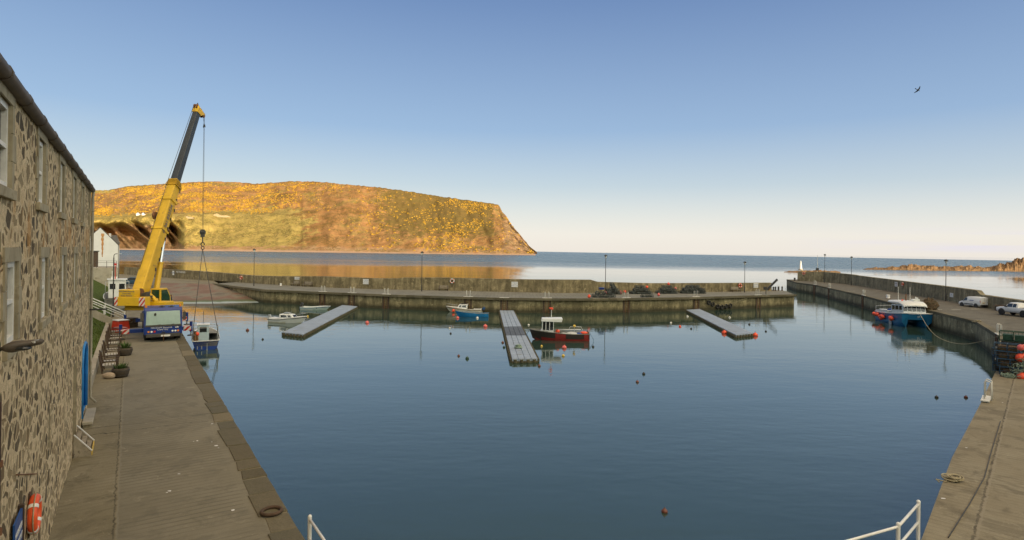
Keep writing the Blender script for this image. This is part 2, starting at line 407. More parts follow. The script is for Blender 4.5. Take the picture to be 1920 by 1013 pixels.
def m_water():
    t = NT('sea_water'); pos = t.n('ShaderNodeNewGeometry').outputs['Position']
    x, y, z = t.xyz(pos)
    patch = t.noise(t.coord((.0022, .012, 1), world=True), 1.0, 4, .6)
    # wind-ruffled open sea begins past the shelter of the piers
    edge = t.math('ADD', y, t.math('MULTIPLY', t.math('SUBTRACT', patch, .5), 420))
    lim = t.math('ADD', 420, t.math('MULTIPLY', x, -.25))
    rf = t.ramp(t.math('DIVIDE', edge, lim), [(.78, 0.0), (1.25, 1.0)]) if False else t.n('ShaderNodeMapRange', interpolation_type='SMOOTHSTEP')
    t.link(t.math('DIVIDE', edge, lim), rf.inputs[0]); rf.inputs[1].default_value = .62; rf.inputs[2].default_value = 1.35
    rough = rf.outputs[0]
    w1 = t.noise(t.coord((.8, 1.7, 1), world=True, rz=.12), 1.15, 3, .55)
    w2 = t.noise(t.coord((.45, 1.1, 1), world=True, rz=-.2), .42, 3, .5)
    w4 = t.noise(t.coord((.25, .5, 1), world=True, rz=.3), .2, 2, .5)
    calm = t.math('ADD', t.math('MULTIPLY', w1, .011), t.math('ADD', t.math('MULTIPLY', w2, .020), t.math('MULTIPLY', w4, .030)))
    calm = t.math('MULTIPLY', calm, t.ramp(t.noise(t.coord((.02, .05, 1), world=True), 1.0, 3, .5), [(.35, .35), (.65, 1.0)]))
    w3 = t.noise(t.coord((.09, .2, 1), world=True, rz=.1), 1.0, 5, .6)
    h = t.math('ADD', calm, t.math('MULTIPLY', t.math('MULTIPLY', w3, rough), 3.2))
    n = t.bump(h, 1.0, 1.0)
    col = t.mix(rough, (.028, .056, .045), (.034, .085, .115))
    ruff = t.ramp(t.noise(t.coord((.018, .07, 1), world=True, rz=.2, loc=(3, 1, 0)), 1.0, 5, .6), [(.45, 0.0), (.62, 1.0)])
    rr = t.math('ADD', t.math('ADD', .012, t.math('MULTIPLY', ruff, .05)), t.math('MULTIPLY', rough, .22))
    t.out(col, rr, n, spec=.5); t.b.inputs['IOR'].default_value = 1.85
    return t.m
m_water()

def m_slip():
    t = NT('slip_concrete'); pos = t.n('ShaderNodeNewGeometry').outputs['Position']; z = t.xyz(pos)[2]
    n = t.noise(t.coord((.35, .35, .35), world=True), .6, 6, .6); f = t.noise(pos, 6, 5, .7)
    c = t.ramp(n, [(.34, (.095, .075, .05)), (.46, (.19, .165, .12)), (.56, (.18, .105, .07)), (.7, (.125, .09, .058))])
    zz = t.math('ADD', z, t.math('MULTIPLY', t.math('SUBTRACT', n, .5), .5))
    weed = t.ramp(t.math('MULTIPLY', t.math('ADD', zz, 2.6), .5), [(.13, (.34, .38, .40)), (.21, (.30, .35, .36)), (.25, (.10, .13, .06)), (.36, (.13, .09, .05))])
    m = t.ramp(t.math('MULTIPLY', t.math('ADD', zz, 2.6), .5), [(.30, 1.0), (.40, 0.0)])
    c = t.mix(m, c, weed)
    c = t.mix(.3, c, t.ramp(f, [(.3, .25), (.7, .75)]), 'OVERLAY')
    return t.out(c, .7, t.bump(f, .4, .05), spec=.4)
m_slip()
paint('turf', (.055, .085, .018), .95, .45, 3.0, (.085, .095, .028), .5, bump=.05, spec=.1)
paint('hillside', (.06, .075, .02), .95, .4, .05, (.10, .08, .03), .5, spec=.1)

def m_hill():
    t = NT('headland'); g = t.n('ShaderNodeNewGeometry'); pos = g.outputs['Position']
    at = t.n('ShaderNodeVertexColor', layer_name='cover'); cov = t.xyz(at.outputs['Color'])
    n1 = t.noise(pos, .012, 7, .62, .4); n2 = t.noise(pos, .05, 6, .65); n3 = t.noise(pos, .22, 4, .7)
    c = t.ramp(n1, [(.30, (.19, .12, .035)), (.42, (.30, .155, .06)), (.52, (.37, .20, .085)), (.60, (.29, .19, .07)), (.75, (.18, .145, .045))])
    gr = t.ramp(n2, [(.3, (.27, .215, .06)), (.55, (.36, .275, .09)), (.75, (.42, .29, .11))])
    c = t.mix(t.ramp(t.math('ADD', cov[1], t.math('ADD', t.math('MULTIPLY', t.math('SUBTRACT', n1, .5), 2.2), t.math('MULTIPLY', t.math('SUBTRACT', n2, .5), 1.4))), [(.38, 0.0), (.62, 1.0)]), c, gr)
    rock = t.ramp(t.noise(t.coord((.04, .04, .012), world=True), 1, 6, .7), [(.3, (.22, .11, .06)), (.5, (.36, .22, .12)), (.7, (.46, .32, .19))])
    c = t.mix(t.ramp(t.math('ADD', cov[2], t.math('MULTIPLY', t.math('SUBTRACT', n2, .5), 1.2)), [(.42, 0.0), (.6, 1.0)]), c, rock)
    n4 = t.noise(pos, .7, 3, .7); scrub = t.ramp(t.math('ADD', t.math('MULTIPLY', n3, .6), t.math('MULTIPLY', n4, .4)), [(.46, 0.0), (.56, 1.0)])
    patchy = t.ramp(t.noise(pos, .02, 5, .6), [(.39, 0.0), (.54, .9)])
    c = t.mix(t.math('MULTIPLY', scrub, patchy), c, (.085, .07, .02))
    heath = t.ramp(t.math('ADD', at.outputs['Alpha'], t.math('MULTIPLY', t.math('SUBTRACT', n2, .5), 1.5)), [(.44, 0.0), (.56, .85)])
    c = t.mix(heath, c, t.ramp(n3, [(.35, (.10, .08, .022)), (.6, (.17, .12, .035))]))
    return t.out(c, .95, t.bump(t.math('ADD', n3, t.math('MULTIPLY', n2, 2)), .5, 3.0), spec=.1)
m_hill()
paint('gorse', (.36, .215, .028), .9, .4, .03, (.22, .15, .03), .50, spec=.1)
paint('skerry_rock', (.21, .125, .062), .9, .35, .35, (.09, .062, .03), .50, bump=.6, spec=.2)
paint('reef_rock', (.11, .07, .045), .9, .3, .2, (.17, .10, .06), .52, bump=.4, spec=.2)
paint('beach_sand', (.42, .28, .19), .95, .15, .05, spec=.1)
paint('white_paint', (.72, .72, .70), .4, .07, 2.0, (.52, .47, .38), .66)
paint('line_paint', (.55, .53, .46), .7, .12, 5.0, (.25, .23, .19), .58)
paint('galvanised', (.40, .41, .40), .45, .2, 6.0, metal=.5)
paint('dark_metal', (.035, .032, .028), .5, .25, 5.0)
paint('rust', (.16, .07, .03), .8, .4, 6.0)

# ------------------------------------------------------------------ sea
sea = MB()
sea.quad((-30000, -200, WATER), (30000, -200, WATER), (30000, 45000, WATER), (-30000, 45000, WATER))
tag(sea.build('sea', 'sea_water'), kind='structure')

# ------------------------------------------------------------------ quays
def interp(tab, x):
    if x <= tab[0][0]: return tab[0][1]
    for (a, b), (c, d) in zip(tab, tab[1:]):
        if x <= c: return b + (d - b) * (x - a) / (c - a)
    return tab[-1][1]
LQ0 = Vector((-5.2, 14.9, 0))
def LQ(y): return LQ0 + QA * ((y - 14.9) / QA.y)          # left quay edge at depth y
slip_tl, slip_tr = G(296, 530.5), G(412, 532.5)
left_edge = [LQ(13.3), LQ(50), LQ(112)]
near_edge = [Vector((-4.3, 13.3, 0)), Vector((-3.6, 12.2, 0)), Vector((7.2, 12.4, 0)), Vector((9.2, 13.5, 0)), G(1727, 1013)]
right_edge = [G(1727, 1013), G(1785, 858), G(1842, 750), G(1857, 717), G(1876, 678), Vector((40.6, 48.6, 0)), G(1873, 630)]
E_EDGE = [(1873, 630), (1829, 603), (1743, 582.5), (1666, 567), (1620.5, 555), (1556, 540.6), (1529, 534.6), (1493.5, 530), (1475, 524.3)]
E_WALL = [(1495, 526.5), (1546, 528.8), (1596, 533.5), (1771, 563.4), (1848, 577), (1920, 590), (2000, 606)]
e_edge = [G(*p) for p in E_EDGE]; e_wall = [G(*p) for p in E_WALL]
far_wall_left = [G(400, 526.5), G(330, 522), G(232, 514.5)]

def slab(name, top, mat, wallmat, depth=6.0, thick=None):
    m = MB(); n = len(top)
    m.add(top, [tuple(range(n))], 0)
    for i in range(n):
        a, b = top[i], top[(i + 1) % n]
        m.quad(a, b, b - Vector((0, 0, depth)), a - Vector((0, 0, depth)), mi=1)
    return m.build(name, [mat, wallmat])
lq = [LQ(112), LQ(50), LQ(13.3)] + near_edge[:2] + [Vector((2, 12.3, 0)), Vector((2, -22, 0)), Vector((-150, -22, 0)), Vector((-200, 150, 0))] + far_wall_left[::-1] + [slip_tr, slip_tl]
tag(slab('quay', lq[::-1], 'quay_concrete', 'pier_wall'), kind='structure')
rq = [Vector((2, 12.3, 0))] + near_edge[2:4] + right_edge + [e_edge[1], e_edge[2], e_wall[3], e_wall[4], e_wall[5], e_wall[6], Vector((150, 60, 0)), Vector((150, -22, 0)), Vector((2, -22, 0))]
tag(slab('quay', rq, 'quay_concrete_east', 'pier_wall_grey'), kind='structure')
# tarmac of the car park, laid on the quay
cp = [G(1760, 585.2), G(1848, 609), G(1890, 634), G(1960, 690), G(2150, 720), G(2000, 607), e_wall[5] - Vector((.2, .1, 0)), e_wall[4] - Vector((.2, .1, 0)), e_wall[3] - Vector((.3, 0, 0)), G(1745, 577)]
m = MB(); m.add([p + Vector((0, 0, .005)) for p in cp], [tuple(range(len(cp)))]); tag(m.build('car_park', 'tarmac'), kind='structure')

# edge stones of the left quay: irregular blocks
random.seed(11)
m = MB(); s = 0.0; total = (left_edge[2] - left_edge[0]).length
while s < total - 1:
    l = random.uniform(.9, 2.4); wd = random.uniform(.64, .74); g = random.uniform(.02, .06)
    a = left_edge[0] + QA * (s + g); b = left_edge[0] + QA * (s + l - g)
    j = lambda: random.uniform(-.05, .05)
    h = random.uniform(.012, .04)
    lo = [a + QB * (.03 + j() * .4), b + QB * (.03 + j() * .4), b - QB * (wd + j()) + QA * j(), a - QB * (wd + j()) + QA * j()]
    m.hexa([p - Vector((0, 0, .45)) for p in lo], [p + Vector((0, 0, h)) for p in lo])
    s += l
tag(m.build('quay_edge_stones', 'coping_stone', bevel=.02), kind='structure')
# concrete edge band of the right quay and the coping of the east pier
def band(path, w, h, over=.03):
    m = MB()
    for a, b in zip(path, path[1:]):
        d = (b - a).normalized(); n = Vector((d.y, -d.x, 0))
        k = max(1, int((b - a).length / 3.1))
        for i in range(k):
            p, q = a + (b - a) * (i / k) + d * .012, a + (b - a) * ((i + 1) / k) - d * .012
            lo = [p - n * over, q - n * over, q + n * w, p + n * w]
            m.hexa([v - Vector((0, 0, .3)) for v in lo], [v + Vector((0, 0, h)) for v in lo])
    return m

# ------------------------------------------------------------------ slipway at the head of the harbour
bl, br = G(300, 571, WATER), G(476, 567.5, WATER)
m = MB(); rows = []
for j in range(25):
    t = j / 18; row = []
    for i in range(31):
        u = i / 30 * 1.12 - .06
        a = slip_tl.lerp(slip_tr, u); b = bl.lerp(br, u); p = a.lerp(b, t)
        p.z += .12 * NZ.noise(Vector((p.x * .15, p.y * .15, 0)))
        if t == 0: p.z = -.02
        row.append(p)
    rows.append(row)
m.rows(rows); tag(m.build('slipway', 'slip_concrete'), kind='structure')

# ------------------------------------------------------------------ far pier
F_EDGE = [(400, 531.7), (450, 537.5), (499, 543.5), (617, 548.3), (736, 553), (835, 556), (937, 559), (1048, 560), (1130, 560), (1217, 559), (1309, 557.4), (1424, 554), (1489, 552.3)]
F_WALL = [(232, 514.5), (290, 519), (330, 522), (400, 526.5), (440, 529), (499, 533), (617, 539.5), (736, 543), (835, 545), (937, 547.3), (1048, 549.5), (1217, 548.6), (1309, 547.9), (1424, 546.3), (1447, 545.8)]
F_TOP = [(232, 501), (300, 504.5), (330, 506), (400, 510.6), (475, 517.1), (522, 518.5), (605, 518.5), (653, 520.5), (716, 522.5), (748, 522.4), (753, 520.8), (835, 520.9), (941, 523.6), (1008, 524.6), (1107, 525), (1120, 529), (1217, 531.6), (1300, 531.3), (1447, 530.6)]
f_edge = [G(x, interp(F_EDGE, x)) for x in range(404, 1490, 15)] + [G(1489, 552.3)]
wall_px = sorted(set(list(range(232, 1447, 15)) + [1447, 747, 754, 1107, 1121]))
f_wall = [G(x, interp(F_WALL, x)) for x in wall_px]
def pier_wall_top(px, base, tab): return D(px, interp(tab, px), base.y).z
pier = thing('harbour_pier', 'long brown concrete pier closing the far side of the harbour, with a walled roadway', 'pier', f_edge[40])
inv = -pier.location
deck = MB()
outer = [p for p in f_wall if p.x > slip_tr.x] ; tip = G(1473, 545.6)
top = f_edge + [tip, tip + Vector((-1.5, 4, 0))] + [p + Vector((.2, 1.2, 0)) for p in outer[::-1]]
top = [p + inv for p in top]
deck.add(top, [tuple(range(len(top)))], 0)
for i in range(len(top)):
    a, b = top[i], top[(i + 1) % len(top)]; dz = Vector((0, 0, 6)); deck.quad(a, b, b - dz, a - dz, mi=1)
deck.build('deck', ['pier_deck', 'pier_wall'], pier)
cpn = band([p + inv for p in f_edge], .55, .05, .04)
cpn.build('coping', 'coping_stone', pier)
par = MB(); r0 = []; r1 = []; r2 = []; r3 = []
for px, p in zip(wall_px, f_wall):
    h = pier_wall_top(px, p, F_TOP); q = p + Vector((.15, 1.15, 0))
    r0.append(p + inv); r1.append(Vector((p.x, p.y + .08, h)) + inv); r2.append(Vector((q.x, q.y, h)) + inv); r3.append(Vector((q.x + .1, q.y + .7, -6)) + inv)
par.rows([r0, r1], sm=False); par.rows([r1, r2], sm=False); par.rows([r2, r3], sm=False)
par.quad(r0[-1], r1[-1], r2[-1], r3[-1]); par.quad(r0[0], r1[0], r2[0], r3[0])
par.build('parapet', 'parapet_wall', pier)

# ------------------------------------------------------------------ east pier
epier = thing('harbour_pier', 'grey pier running out on the right past the blue catamaran, with a stepped sea wall', 'pier', e_edge[4])
inv = -epier.location
top = e_edge[2:] + [e_edge[-1] + Vector((9, 4, 0)), e_wall[0] + Vector((2, 2.5, 0))] + [e_wall[1] + Vector((1.2, .6, 0)), e_wall[2] + Vector((1.2, 0, 0)), e_wall[3]]
top = [p + inv for p in top]; deck = MB(); deck.add(top, [tuple(range(len(top)))], 0)
for i in range(len(top)):
    a, b = top[i], top[(i + 1) % len(top)]; dz = Vector((0, 0, 6)); deck.quad(a, b, b - dz, a - dz, mi=1)
deck.build('deck', ['tarmac', 'pier_wall_grey'], epier)
band([p + inv for p in e_edge], .6, .045, .04).build('coping', 'coping_stone', epier)
E_TOP = [(1494, 509.5), (1546, 510), (1599, 515.2), (1605, 516.6), (1771, 537), (1830, 544.7), (1837, 552.6), (1920, 564.6), (2000, 578)]
par = MB(); r0 = []; r1 = []; r2 = []; r3 = []
for px in sorted(set(list(range(1495, 2000, 16)) + [1599, 1605, 1830, 1837, 1999])):
    p = G(px, interp(E_WALL, px)); h = D(px, interp(E_TOP, px), p.y).z; q = p + Vector((1.1, .35, 0))
    r0.append(p + inv); r1.append(Vector((p.x + .06, p.y, h)) + inv); r2.append(Vector((q.x, q.y, h)) + inv); r3.append(Vector((q.x + .6, q.y, -6)) + inv)
for a, b in ((r0, r1), (r1, r2), (r2, r3)): par.rows([a, b], sm=False)
par.quad(r0[0], r1[0], r2[0], r3[0])
par.build('parapet', 'parapet_grey', epier)
band([right_edge[0] - Vector((.0, .0, 0))] + right_edge[1:5] + [right_edge[5]], .9, .012, .03)

# ------------------------------------------------------------------ headland across the bay
RIDGE = [(-260, 372), (-100, 362), (60, 358), (168, 357.5), (205, 356.5), (222, 353), (240, 349), (275, 347), (310, 345), (360, 342), (400, 340), (450, 342), (480, 345), (520, 342), (545, 340), (600, 341), (650, 346), (700, 350.5), (760, 358), (830, 369), (880, 376), (925, 382), (936, 385), (941, 397), (950, 406), (958, 420), (968, 432), (980, 446), (990, 458), (999, 467), (1008, 473.6)]
SHORE = [(-260, 462), (60, 466), (300, 468), (620, 471.5), (850, 475.5), (1008, 476.5)]
random.seed(3)
cols = [-260 + i * 12 for i in range(26)] + [52 + i * 2.5 for i in range(int((1008 - 52) / 2.5) + 1)]; NV = 64
def sstep(a, b, x):
    t = max(0, min(1, (x - a) / (b - a))); return t * t * (3 - 2 * t)
HROWS = []; HCOV = []
for j in range(NV + 9):
    row = []; cv = []
    v = j / NV
    for px in cols:
        yr, ys = interp(RIDGE, px), interp(SHORE, px)
        hgt = max(0.01, (ys - yr) / 125.0)
        shelf = 1 - sstep(430, 700, px)                 # sea cliff and shelf on the left
        bay = (1 - sstep(322, 348, px)) * sstep(100, 200, px)
        spur = .5 + .5 * NZ.noise(Vector((px / 26.0, 1.7, 0)))
        dv = 0
        vc = .50
        t = min(v, 1)
        steep = (170 + 130 * sstep(340, 420, px)) * min(1, t / vc) + 90 * sstep(vc, vc + .1, t) + 420 * max(0, (t - vc) / (1 - vc)) ** 1.2
        plain = 760 * t ** 1.15
        dep = 1470 + (plain * (1 - shelf) + (steep + 60) * shelf) * min(1, hgt * 1.15)
        low = 1 - sstep(.26, .48, t)
        rdg = 1 - abs(2 * NZ.noise(Vector(((px + 120 * t) / 24.0, .6 + t * .5, 1.7)))); dep += bay * low * (250 - 60 * sstep(.1, .5, t) - 200 * max(0, rdg - .30))
        gl = NZ.fractal(Vector((px / 44.0, v * 2.4, 3.3)), 1.0, 2.0, 5)
        gl2 = NZ.fractal(Vector((px * .085, v * hgt * 10.0, 9.1)), 1.0, 2.0, 5)
        fade = min(1, v * 6) * (1 - sstep(.86, 1.0, v))
        dep += (gl * 36 + gl2 * 11) * fade * (1 - .5 * math.exp(-((px - 480) / 100) ** 2))
        if v <= 1:
            y = ys + (yr - ys) * (t ** .96 if shelf < .5 else t)
            y += gl2 * .5 * min(1, v * 5) + (NZ.noise(Vector((px / 5.0, 4.2, 1))) * 1.5 if v > .9 else 0) * sstep(.9, 1, v)
            p = D(px, y, dep)
        else:
            e = (v - 1) * 8
            q = row_last[len(row)]; p = q + Vector((-.35 * 260 * e * .2, 300 * e, -18 * e * e - 4 * e))
        row.append(p)
        upper = sstep(.52, .62, v)
        gorse = upper * (1 - sstep(380, 640, px)) * .95 + sstep(610, 700, px) * .07 + (sstep(.78, .95, v)) * .22
        gorse += .13 * math.exp(-((px - 850) / 60) ** 2)
        grass = (1 - upper) * (1 - sstep(380, 700, px)) * .85 + .42 * math.exp(-((px - 520) / 80) ** 2) * (1 - sstep(.6, .8, v)) + (.9 if px < 215 and v > .95 else 0)
        rock = sstep(925, 962, px) * .95 + (1 - sstep(.04, .13, v)) * .62 + bay * .75 * (1 - sstep(.3, .5, v))  # bay term: extra pale rock colour painted in to lighten the shaded cliffs
        heath = .72 * sstep(640, 760, px) * (1 - sstep(915, 945, px)) * (.35 + .65 * sstep(.1, .5, v)) + .38 * math.exp(-((px - 590) / 50) ** 2) * sstep(.3, .7, v)
        cv.append((min(1, gorse), min(1, grass), min(1, rock), heath))
    if j == NV: row_last = row
    HROWS.append(row); HCOV.append(cv)
m = MB(); m.rows(HROWS)
hill = m.build('headland_hill', 'headland'); tag(hill, kind='structure')
ca = hill.data.color_attributes.new('cover', 'FLOAT_COLOR', 'POINT')
flat = [c for r in HCOV for q in r for c in q]; ca.data.foreach_set('color', flat)
# gorse bushes in flower: a ground cover of many thousand clumps
m = MB(); n = 0
while n < 9500:
    j = int((random.random() ** .9) * (NV - 3)) + 2; i = random.randrange(3, len(cols) - 4)
    g = HCOV[j][i][0]; p = HROWS[j][i].lerp(HROWS[j + 1][i + 1], random.random()); p = p.lerp(HROWS[j][i + 1], random.random() * .5)
    cl = NZ.fractal(Vector((p.x * .012, p.z * .022, p.y * .004)), 1, 2, 4)
    if random.random() > g * (1.0 if cl > -.02 else .12): 
        continue
    n += 1
    r = random.uniform(1.3, 3.6); h = r * random.uniform(.55, .9)
    a0 = random.random() * 6.28
    ring = [p + Vector((math.cos(a0 + k * 1.257) * r * random.uniform(.7, 1.25), math.sin(a0 + k * 1.257) * r * random.uniform(.7, 1.2), h * random.uniform(.1, .45))) for k in range(5)]
    foot = [q - Vector((0, 0, h + 2)) for q in ring]
    m.add(ring + foot + [p + Vector((random.uniform(-.3, .3) * r, random.uniform(-.3, .3) * r, h))], [(k, (k + 1) % 5, 10) for k in range(5)] + [(k, k + 5, (k + 1) % 5 + 5, (k + 1) % 5) for k in range(5)], 0, False)
tag(m.build('gorse', 'gorse', recalc=False), kind='stuff')
# beach at the foot of the headland
m = MB(); a = []; b = []
for px in range(-260, 1012, 8):
    y = interp(SHORE, px); wv = NZ.noise(Vector((px / 23.0, 0, 5))) * .5
    a.append(D(px, y - 1.2, 1482)); p = D(px, y + .9 + wv * .8, 1440); p.z = WATER - .3; b.append(p)
m.rows([a, b]); tag(m.build('beach', 'beach_sand'), kind='structure')

# ------------------------------------------------------------------ village hillside behind the camera: keeps the evening sun off the harbour
m = MB(); rows = []
ld = -SUN_DIR; sd = Vector((ld.y, -ld.x, 0))
for j in range(30):
    t = -26 - j * 9; row = []
    for i in range(60):
        s = -420 + i * 14
        rise = sstep(-26, -125, t)
        top = 47 - 38 * sstep(215, 300, s) + 3 * NZ.fractal(Vector((s * .02, t * .02, 0)), 1, 2, 4)
        p = ld * t + sd * s; row.append(Vector((p.x, p.y, -.3 + max(0, rise * top))))
    rows.append(row)
m.rows(rows); tag(m.build('village_hillside', 'hillside'), kind='structure')
# ------------------------------------------------------------------ stone harbour building on the left
paint('slate', (.09, .088, .085), .7, .3, 3.0, (.13, .115, .09), .55)
paint('gutter_iron', (.085, .066, .05), .6, .3, 4.0, (.16, .10, .06), .6)
paint('window_white', (.74, .73, .70), .5, .1, 6.0, (.45, .36, .26), .68)
paint('dark_glass', (.018, .022, .026), .06, .1, spec=.8)
paint('blue_door_paint', (.02, .20, .52), .5, .14, 3.0, (.05, .30, .60), .6)
paint('timber_grey', (.30, .26, .20), .85, .25, 5.0, (.14, .11, .08), .55, bump=.01)
paint('timber_brown', (.062, .038, .022), .7, .3, 5.0, (.13, .095, .065), .62)
paint('slat_pale', (.46, .44, .40), .7, .15, 6.0, (.26, .22, .17), .6)
paint('render_white', (.66, .67, .67), .8, .06, 1.2, (.52, .50, .45), .66)
paint('red_plastic', (.52, .045, .022), .5, .15, 3.0, (.34, .05, .03), .62)
paint('orange_plastic', (.78, .10, .025), .4, .1, 5.0, (.55, .10, .04), .66)
paint('buoy_orange', (.80, .085, .03), .35, .1, 5.0)
paint('buoy_pink', (.72, .14, .12), .35, .12, 5.0)
paint('buoy_black', (.022, .02, .018), .45, .3, 5.0)
paint('buoy_green', (.02, .06, .035), .45, .3, 5.0)
paint('buoy_yellow', (.62, .42, .06), .45, .2, 5.0)
paint('buoy_white', (.70, .68, .62), .4, .1, 5.0)
paint('buoy_rusty', (.16, .05, .028), .5, .3, 5.0)
paint('barrel_oak', (.055, .042, .028), .8, .35, 4.0, (.10, .075, .045), .6)
paint('leaf', (.055, .10, .025), .7, .4, 8.0, (.12, .15, .05), .55, spec=.2)
paint('boulder_stone', (.38, .30, .22), .9, .2, 4.0, bump=.05)
paint('concrete_pale', (.33, .30, .24), .85, .2, 1.5, (.22, .19, .13), .56, bump=.02)
paint('sign_blue', (.014, .075, .28), .4, .1, 4.0)
paint('sign_white', (.68, .68, .66), .4, .06, 6.0, (.5, .48, .42), .68)
paint('sign_ink', (.05, .07, .16), .5, .1)
paint('rope', (.36, .31, .20), .9, .2, 12)
paint('rope_green', (.20, .27, .21), .9, .3, 12, (.34, .36, .26), .55)
paint('rope_blue', (.05, .13, .22), .9, .3, 12)

bA, bB = G(90, 1013), G(173, 732)
bd = (bA - bB).normalized()                        # along the frontage, towards the camera
bn = Vector((-bd.y, bd.x, 0)); bn = bn if bn.x > 0 else -bn
# far corner seen in column 168.5
def on_line_px(p0, d, px):
    k = (px - 960) / F
    t = (k * p0.y - p0.x) / (d.x - k * d.y); return p0 + d * t
b0 = on_line_px(bB, bd, 168.3); b0.z = 0
EAVE = 10.0
LEAN = 0.0
bld = thing('stone_building', 'old rubble stone harbour building with deep sash windows and an arched blue door', 'building', b0, math.atan2(bd.y, bd.x))
bld.rotation_euler = (LEAN, 0, math.atan2(bd.y, bd.x))
BM = Matrix.Translation(b0) @ Matrix.Rotation(math.atan2(bd.y, bd.x), 4, 'Z') @ Matrix.Rotation(LEAN, 4, 'X')
BMi = BM.inverted()
# local axes: x along the frontage towards the camera, -y or +y outwards, z up
OUT = 1 if (BM.to_3x3() @ Vector((0, 1, 0))).dot(bn) > 0 else -1
if OUT > 0: pass
BM = Matrix.Translation(b0) @ Matrix.Rotation(math.atan2(bd.y, bd.x), 4, 'Z') @ Matrix.Rotation(LEAN * OUT, 4, 'X'); BMi = BM.inverted()
bld.rotation_euler = (LEAN * OUT, 0, math.atan2(bd.y, bd.x))
def BW(px, py):
    """Where the sight line through a photo pixel meets the frontage, in the building's own (x, z)."""
    a = BMi @ Vector((0, 0, EYE)); d = BMi.to_3x3() @ (D(px, py, 10) - Vector((0, 0, EYE)))
    t = -a.y / d.y; p = a + d * t; return p.x, p.z
def BWP(px, py, off=0.0):
    x, z = BW(px, py); return BM @ Vector((x, OUT * off, z))
ups = [(71.5, 88.5, 80, 268, 380), (114.4, 122.2, 118, 305, 402), (139.2, 144.6, 142, 334, 413), (155, 159.4, 157, 354, 417)]
los = [(81, 93.5, 87, 484, 594), (119, 126.7, 123, 478, 566), (143, 147.4, 145.4, 473.5, 543), (159, 162.4, 160.8, 471.5, 530)]
ux = [(BW(a, 300)[0] + BW(b, 300)[0]) / 2 for a, b, *_ in ups]; lx = [(BW(a, 530)[0] + BW(b, 530)[0]) / 2 for a, b, *_ in los]
pitchw = (lx[0] - lx[3]) / 3
WW = 1.12
UZ0, UZ1 = 8.31, 9.70; LZ0, LZ1 = 5.72, 7.11
ucen = [4.88, 8.56, 12.62, 16.86, 21.2, 25.4, 29.6, 33.8]; lcen = [3.9, 7.88, 11.94, 16.2, 20.4, 24.6, 28.8, 33.0]
opens = [(c - WW / 2, c + WW / 2, LZ0, LZ1, 'w') for c in lcen] + [(c - WW / 2, c + WW / 2, UZ0, UZ1, 'w') for c in ucen] + [(.55, 1.25, UZ0, UZ1, 'b'), (.4, 1.1, LZ0, LZ1, 'b')]
dx = (BW(151.5, 730)[0] + BW(163, 700)[0]) / 2; DW = min(1.25, abs(BW(151.5, 730)[0] - BW(163, 700)[0]) / 2); print('DW', DW)
rx0, rx1 = sorted((BW(136.5, 780)[0], BW(143, 770)[0]))
DT = BW(157, 646)[1]; RT = BW(140, 684)[1]; print('door top', DT, RT)
slx = BW(92.5, 805)
opens += [(dx - DW, dx + DW, .35, DT, 'door'), (rx0, rx1, .15, RT, 'r'), (slx[0] - .14, slx[0] + .14, slx[1] - .5, slx[1] + .5, 's')]
print('door', dx, rx0, rx1, slx)
LEN = 40.0; BD = 8.0
def facade(opens, x0, x1, z0, z1, depth):
    xs = sorted({x0, x1} | {v for o in opens for v in o[:2]}); zs = sorted({z0, z1} | {v for o in opens for v in o[2:4]})
    m = MB()
    for a, b in zip(xs, xs[1:]):
        for c, d in zip(zs, zs[1:]):
            if any(o[0] - 1e-4 <= a and b <= o[1] + 1e-4 and o[2] - 1e-4 <= c and d <= o[3] + 1e-4 for o in opens): continue
            m.quad((a, 0, c), (b, 0, c), (b, 0, d), (a, 0, d))
    return m
wall = facade(opens, 0, LEN, -.3, EAVE, .3)
y_ = -OUT
wall.quad((0, 0, -.3), (0, 0, EAVE), (0, y_ * BD, EAVE), (0, y_ * BD, -.3))
wall.add([(0, 0, EAVE), (0, y_ * BD, EAVE), (0, y_ * BD / 2, EAVE + 2.6)], [(0, 1, 2)])
wall.quad((LEN, 0, -.3), (LEN, 0, EAVE), (LEN, y_ * BD, EAVE), (LEN, y_ * BD, -.3)); wall.quad((0, y_ * BD, -.3), (LEN, y_ * BD, -.3), (LEN, y_ * BD, EAVE), (0, y_ * BD, EAVE))
wall.build('wall', 'rubble', bld, recalc=False)
# dressed reveals and quoins
for x0, x1, z0, z1, k in opens:
    rev = MB()
    dp = (.34 if k in 'dr' or k == 'door' else .13) * y_
    rev.quad((x0, 0, z0), (x0, dp, z0), (x0, dp, z1), (x0, 0, z1)); rev.quad((x1, 0, z0), (x1, dp, z0), (x1, dp, z1), (x1, 0, z1))
    rev.quad((x0, 0, z0), (x1, 0, z0), (x1, dp, z0), (x0, dp, z0)); rev.quad((x0, 0, z1), (x1, 0, z1), (x1, dp, z1), (x0, dp, z1))
    if k == 'b': rev.quad((x0, dp, z0), (x1, dp, z0), (x1, dp, z1), (x0, dp, z1))
    rev.build('reveal', 'blue_door_paint' if k == 'door' else 'dressed_stone', bld, recalc=False)
rev = MB()
for j in range(18):
    z = j * .55; L = .62 if j % 2 else .36
    rev.box((L / 2 - .006, OUT * .004, z + .265), (L, .05, .52))
rev.build('quoins', 'dressed_stone', bld, recalc=False)
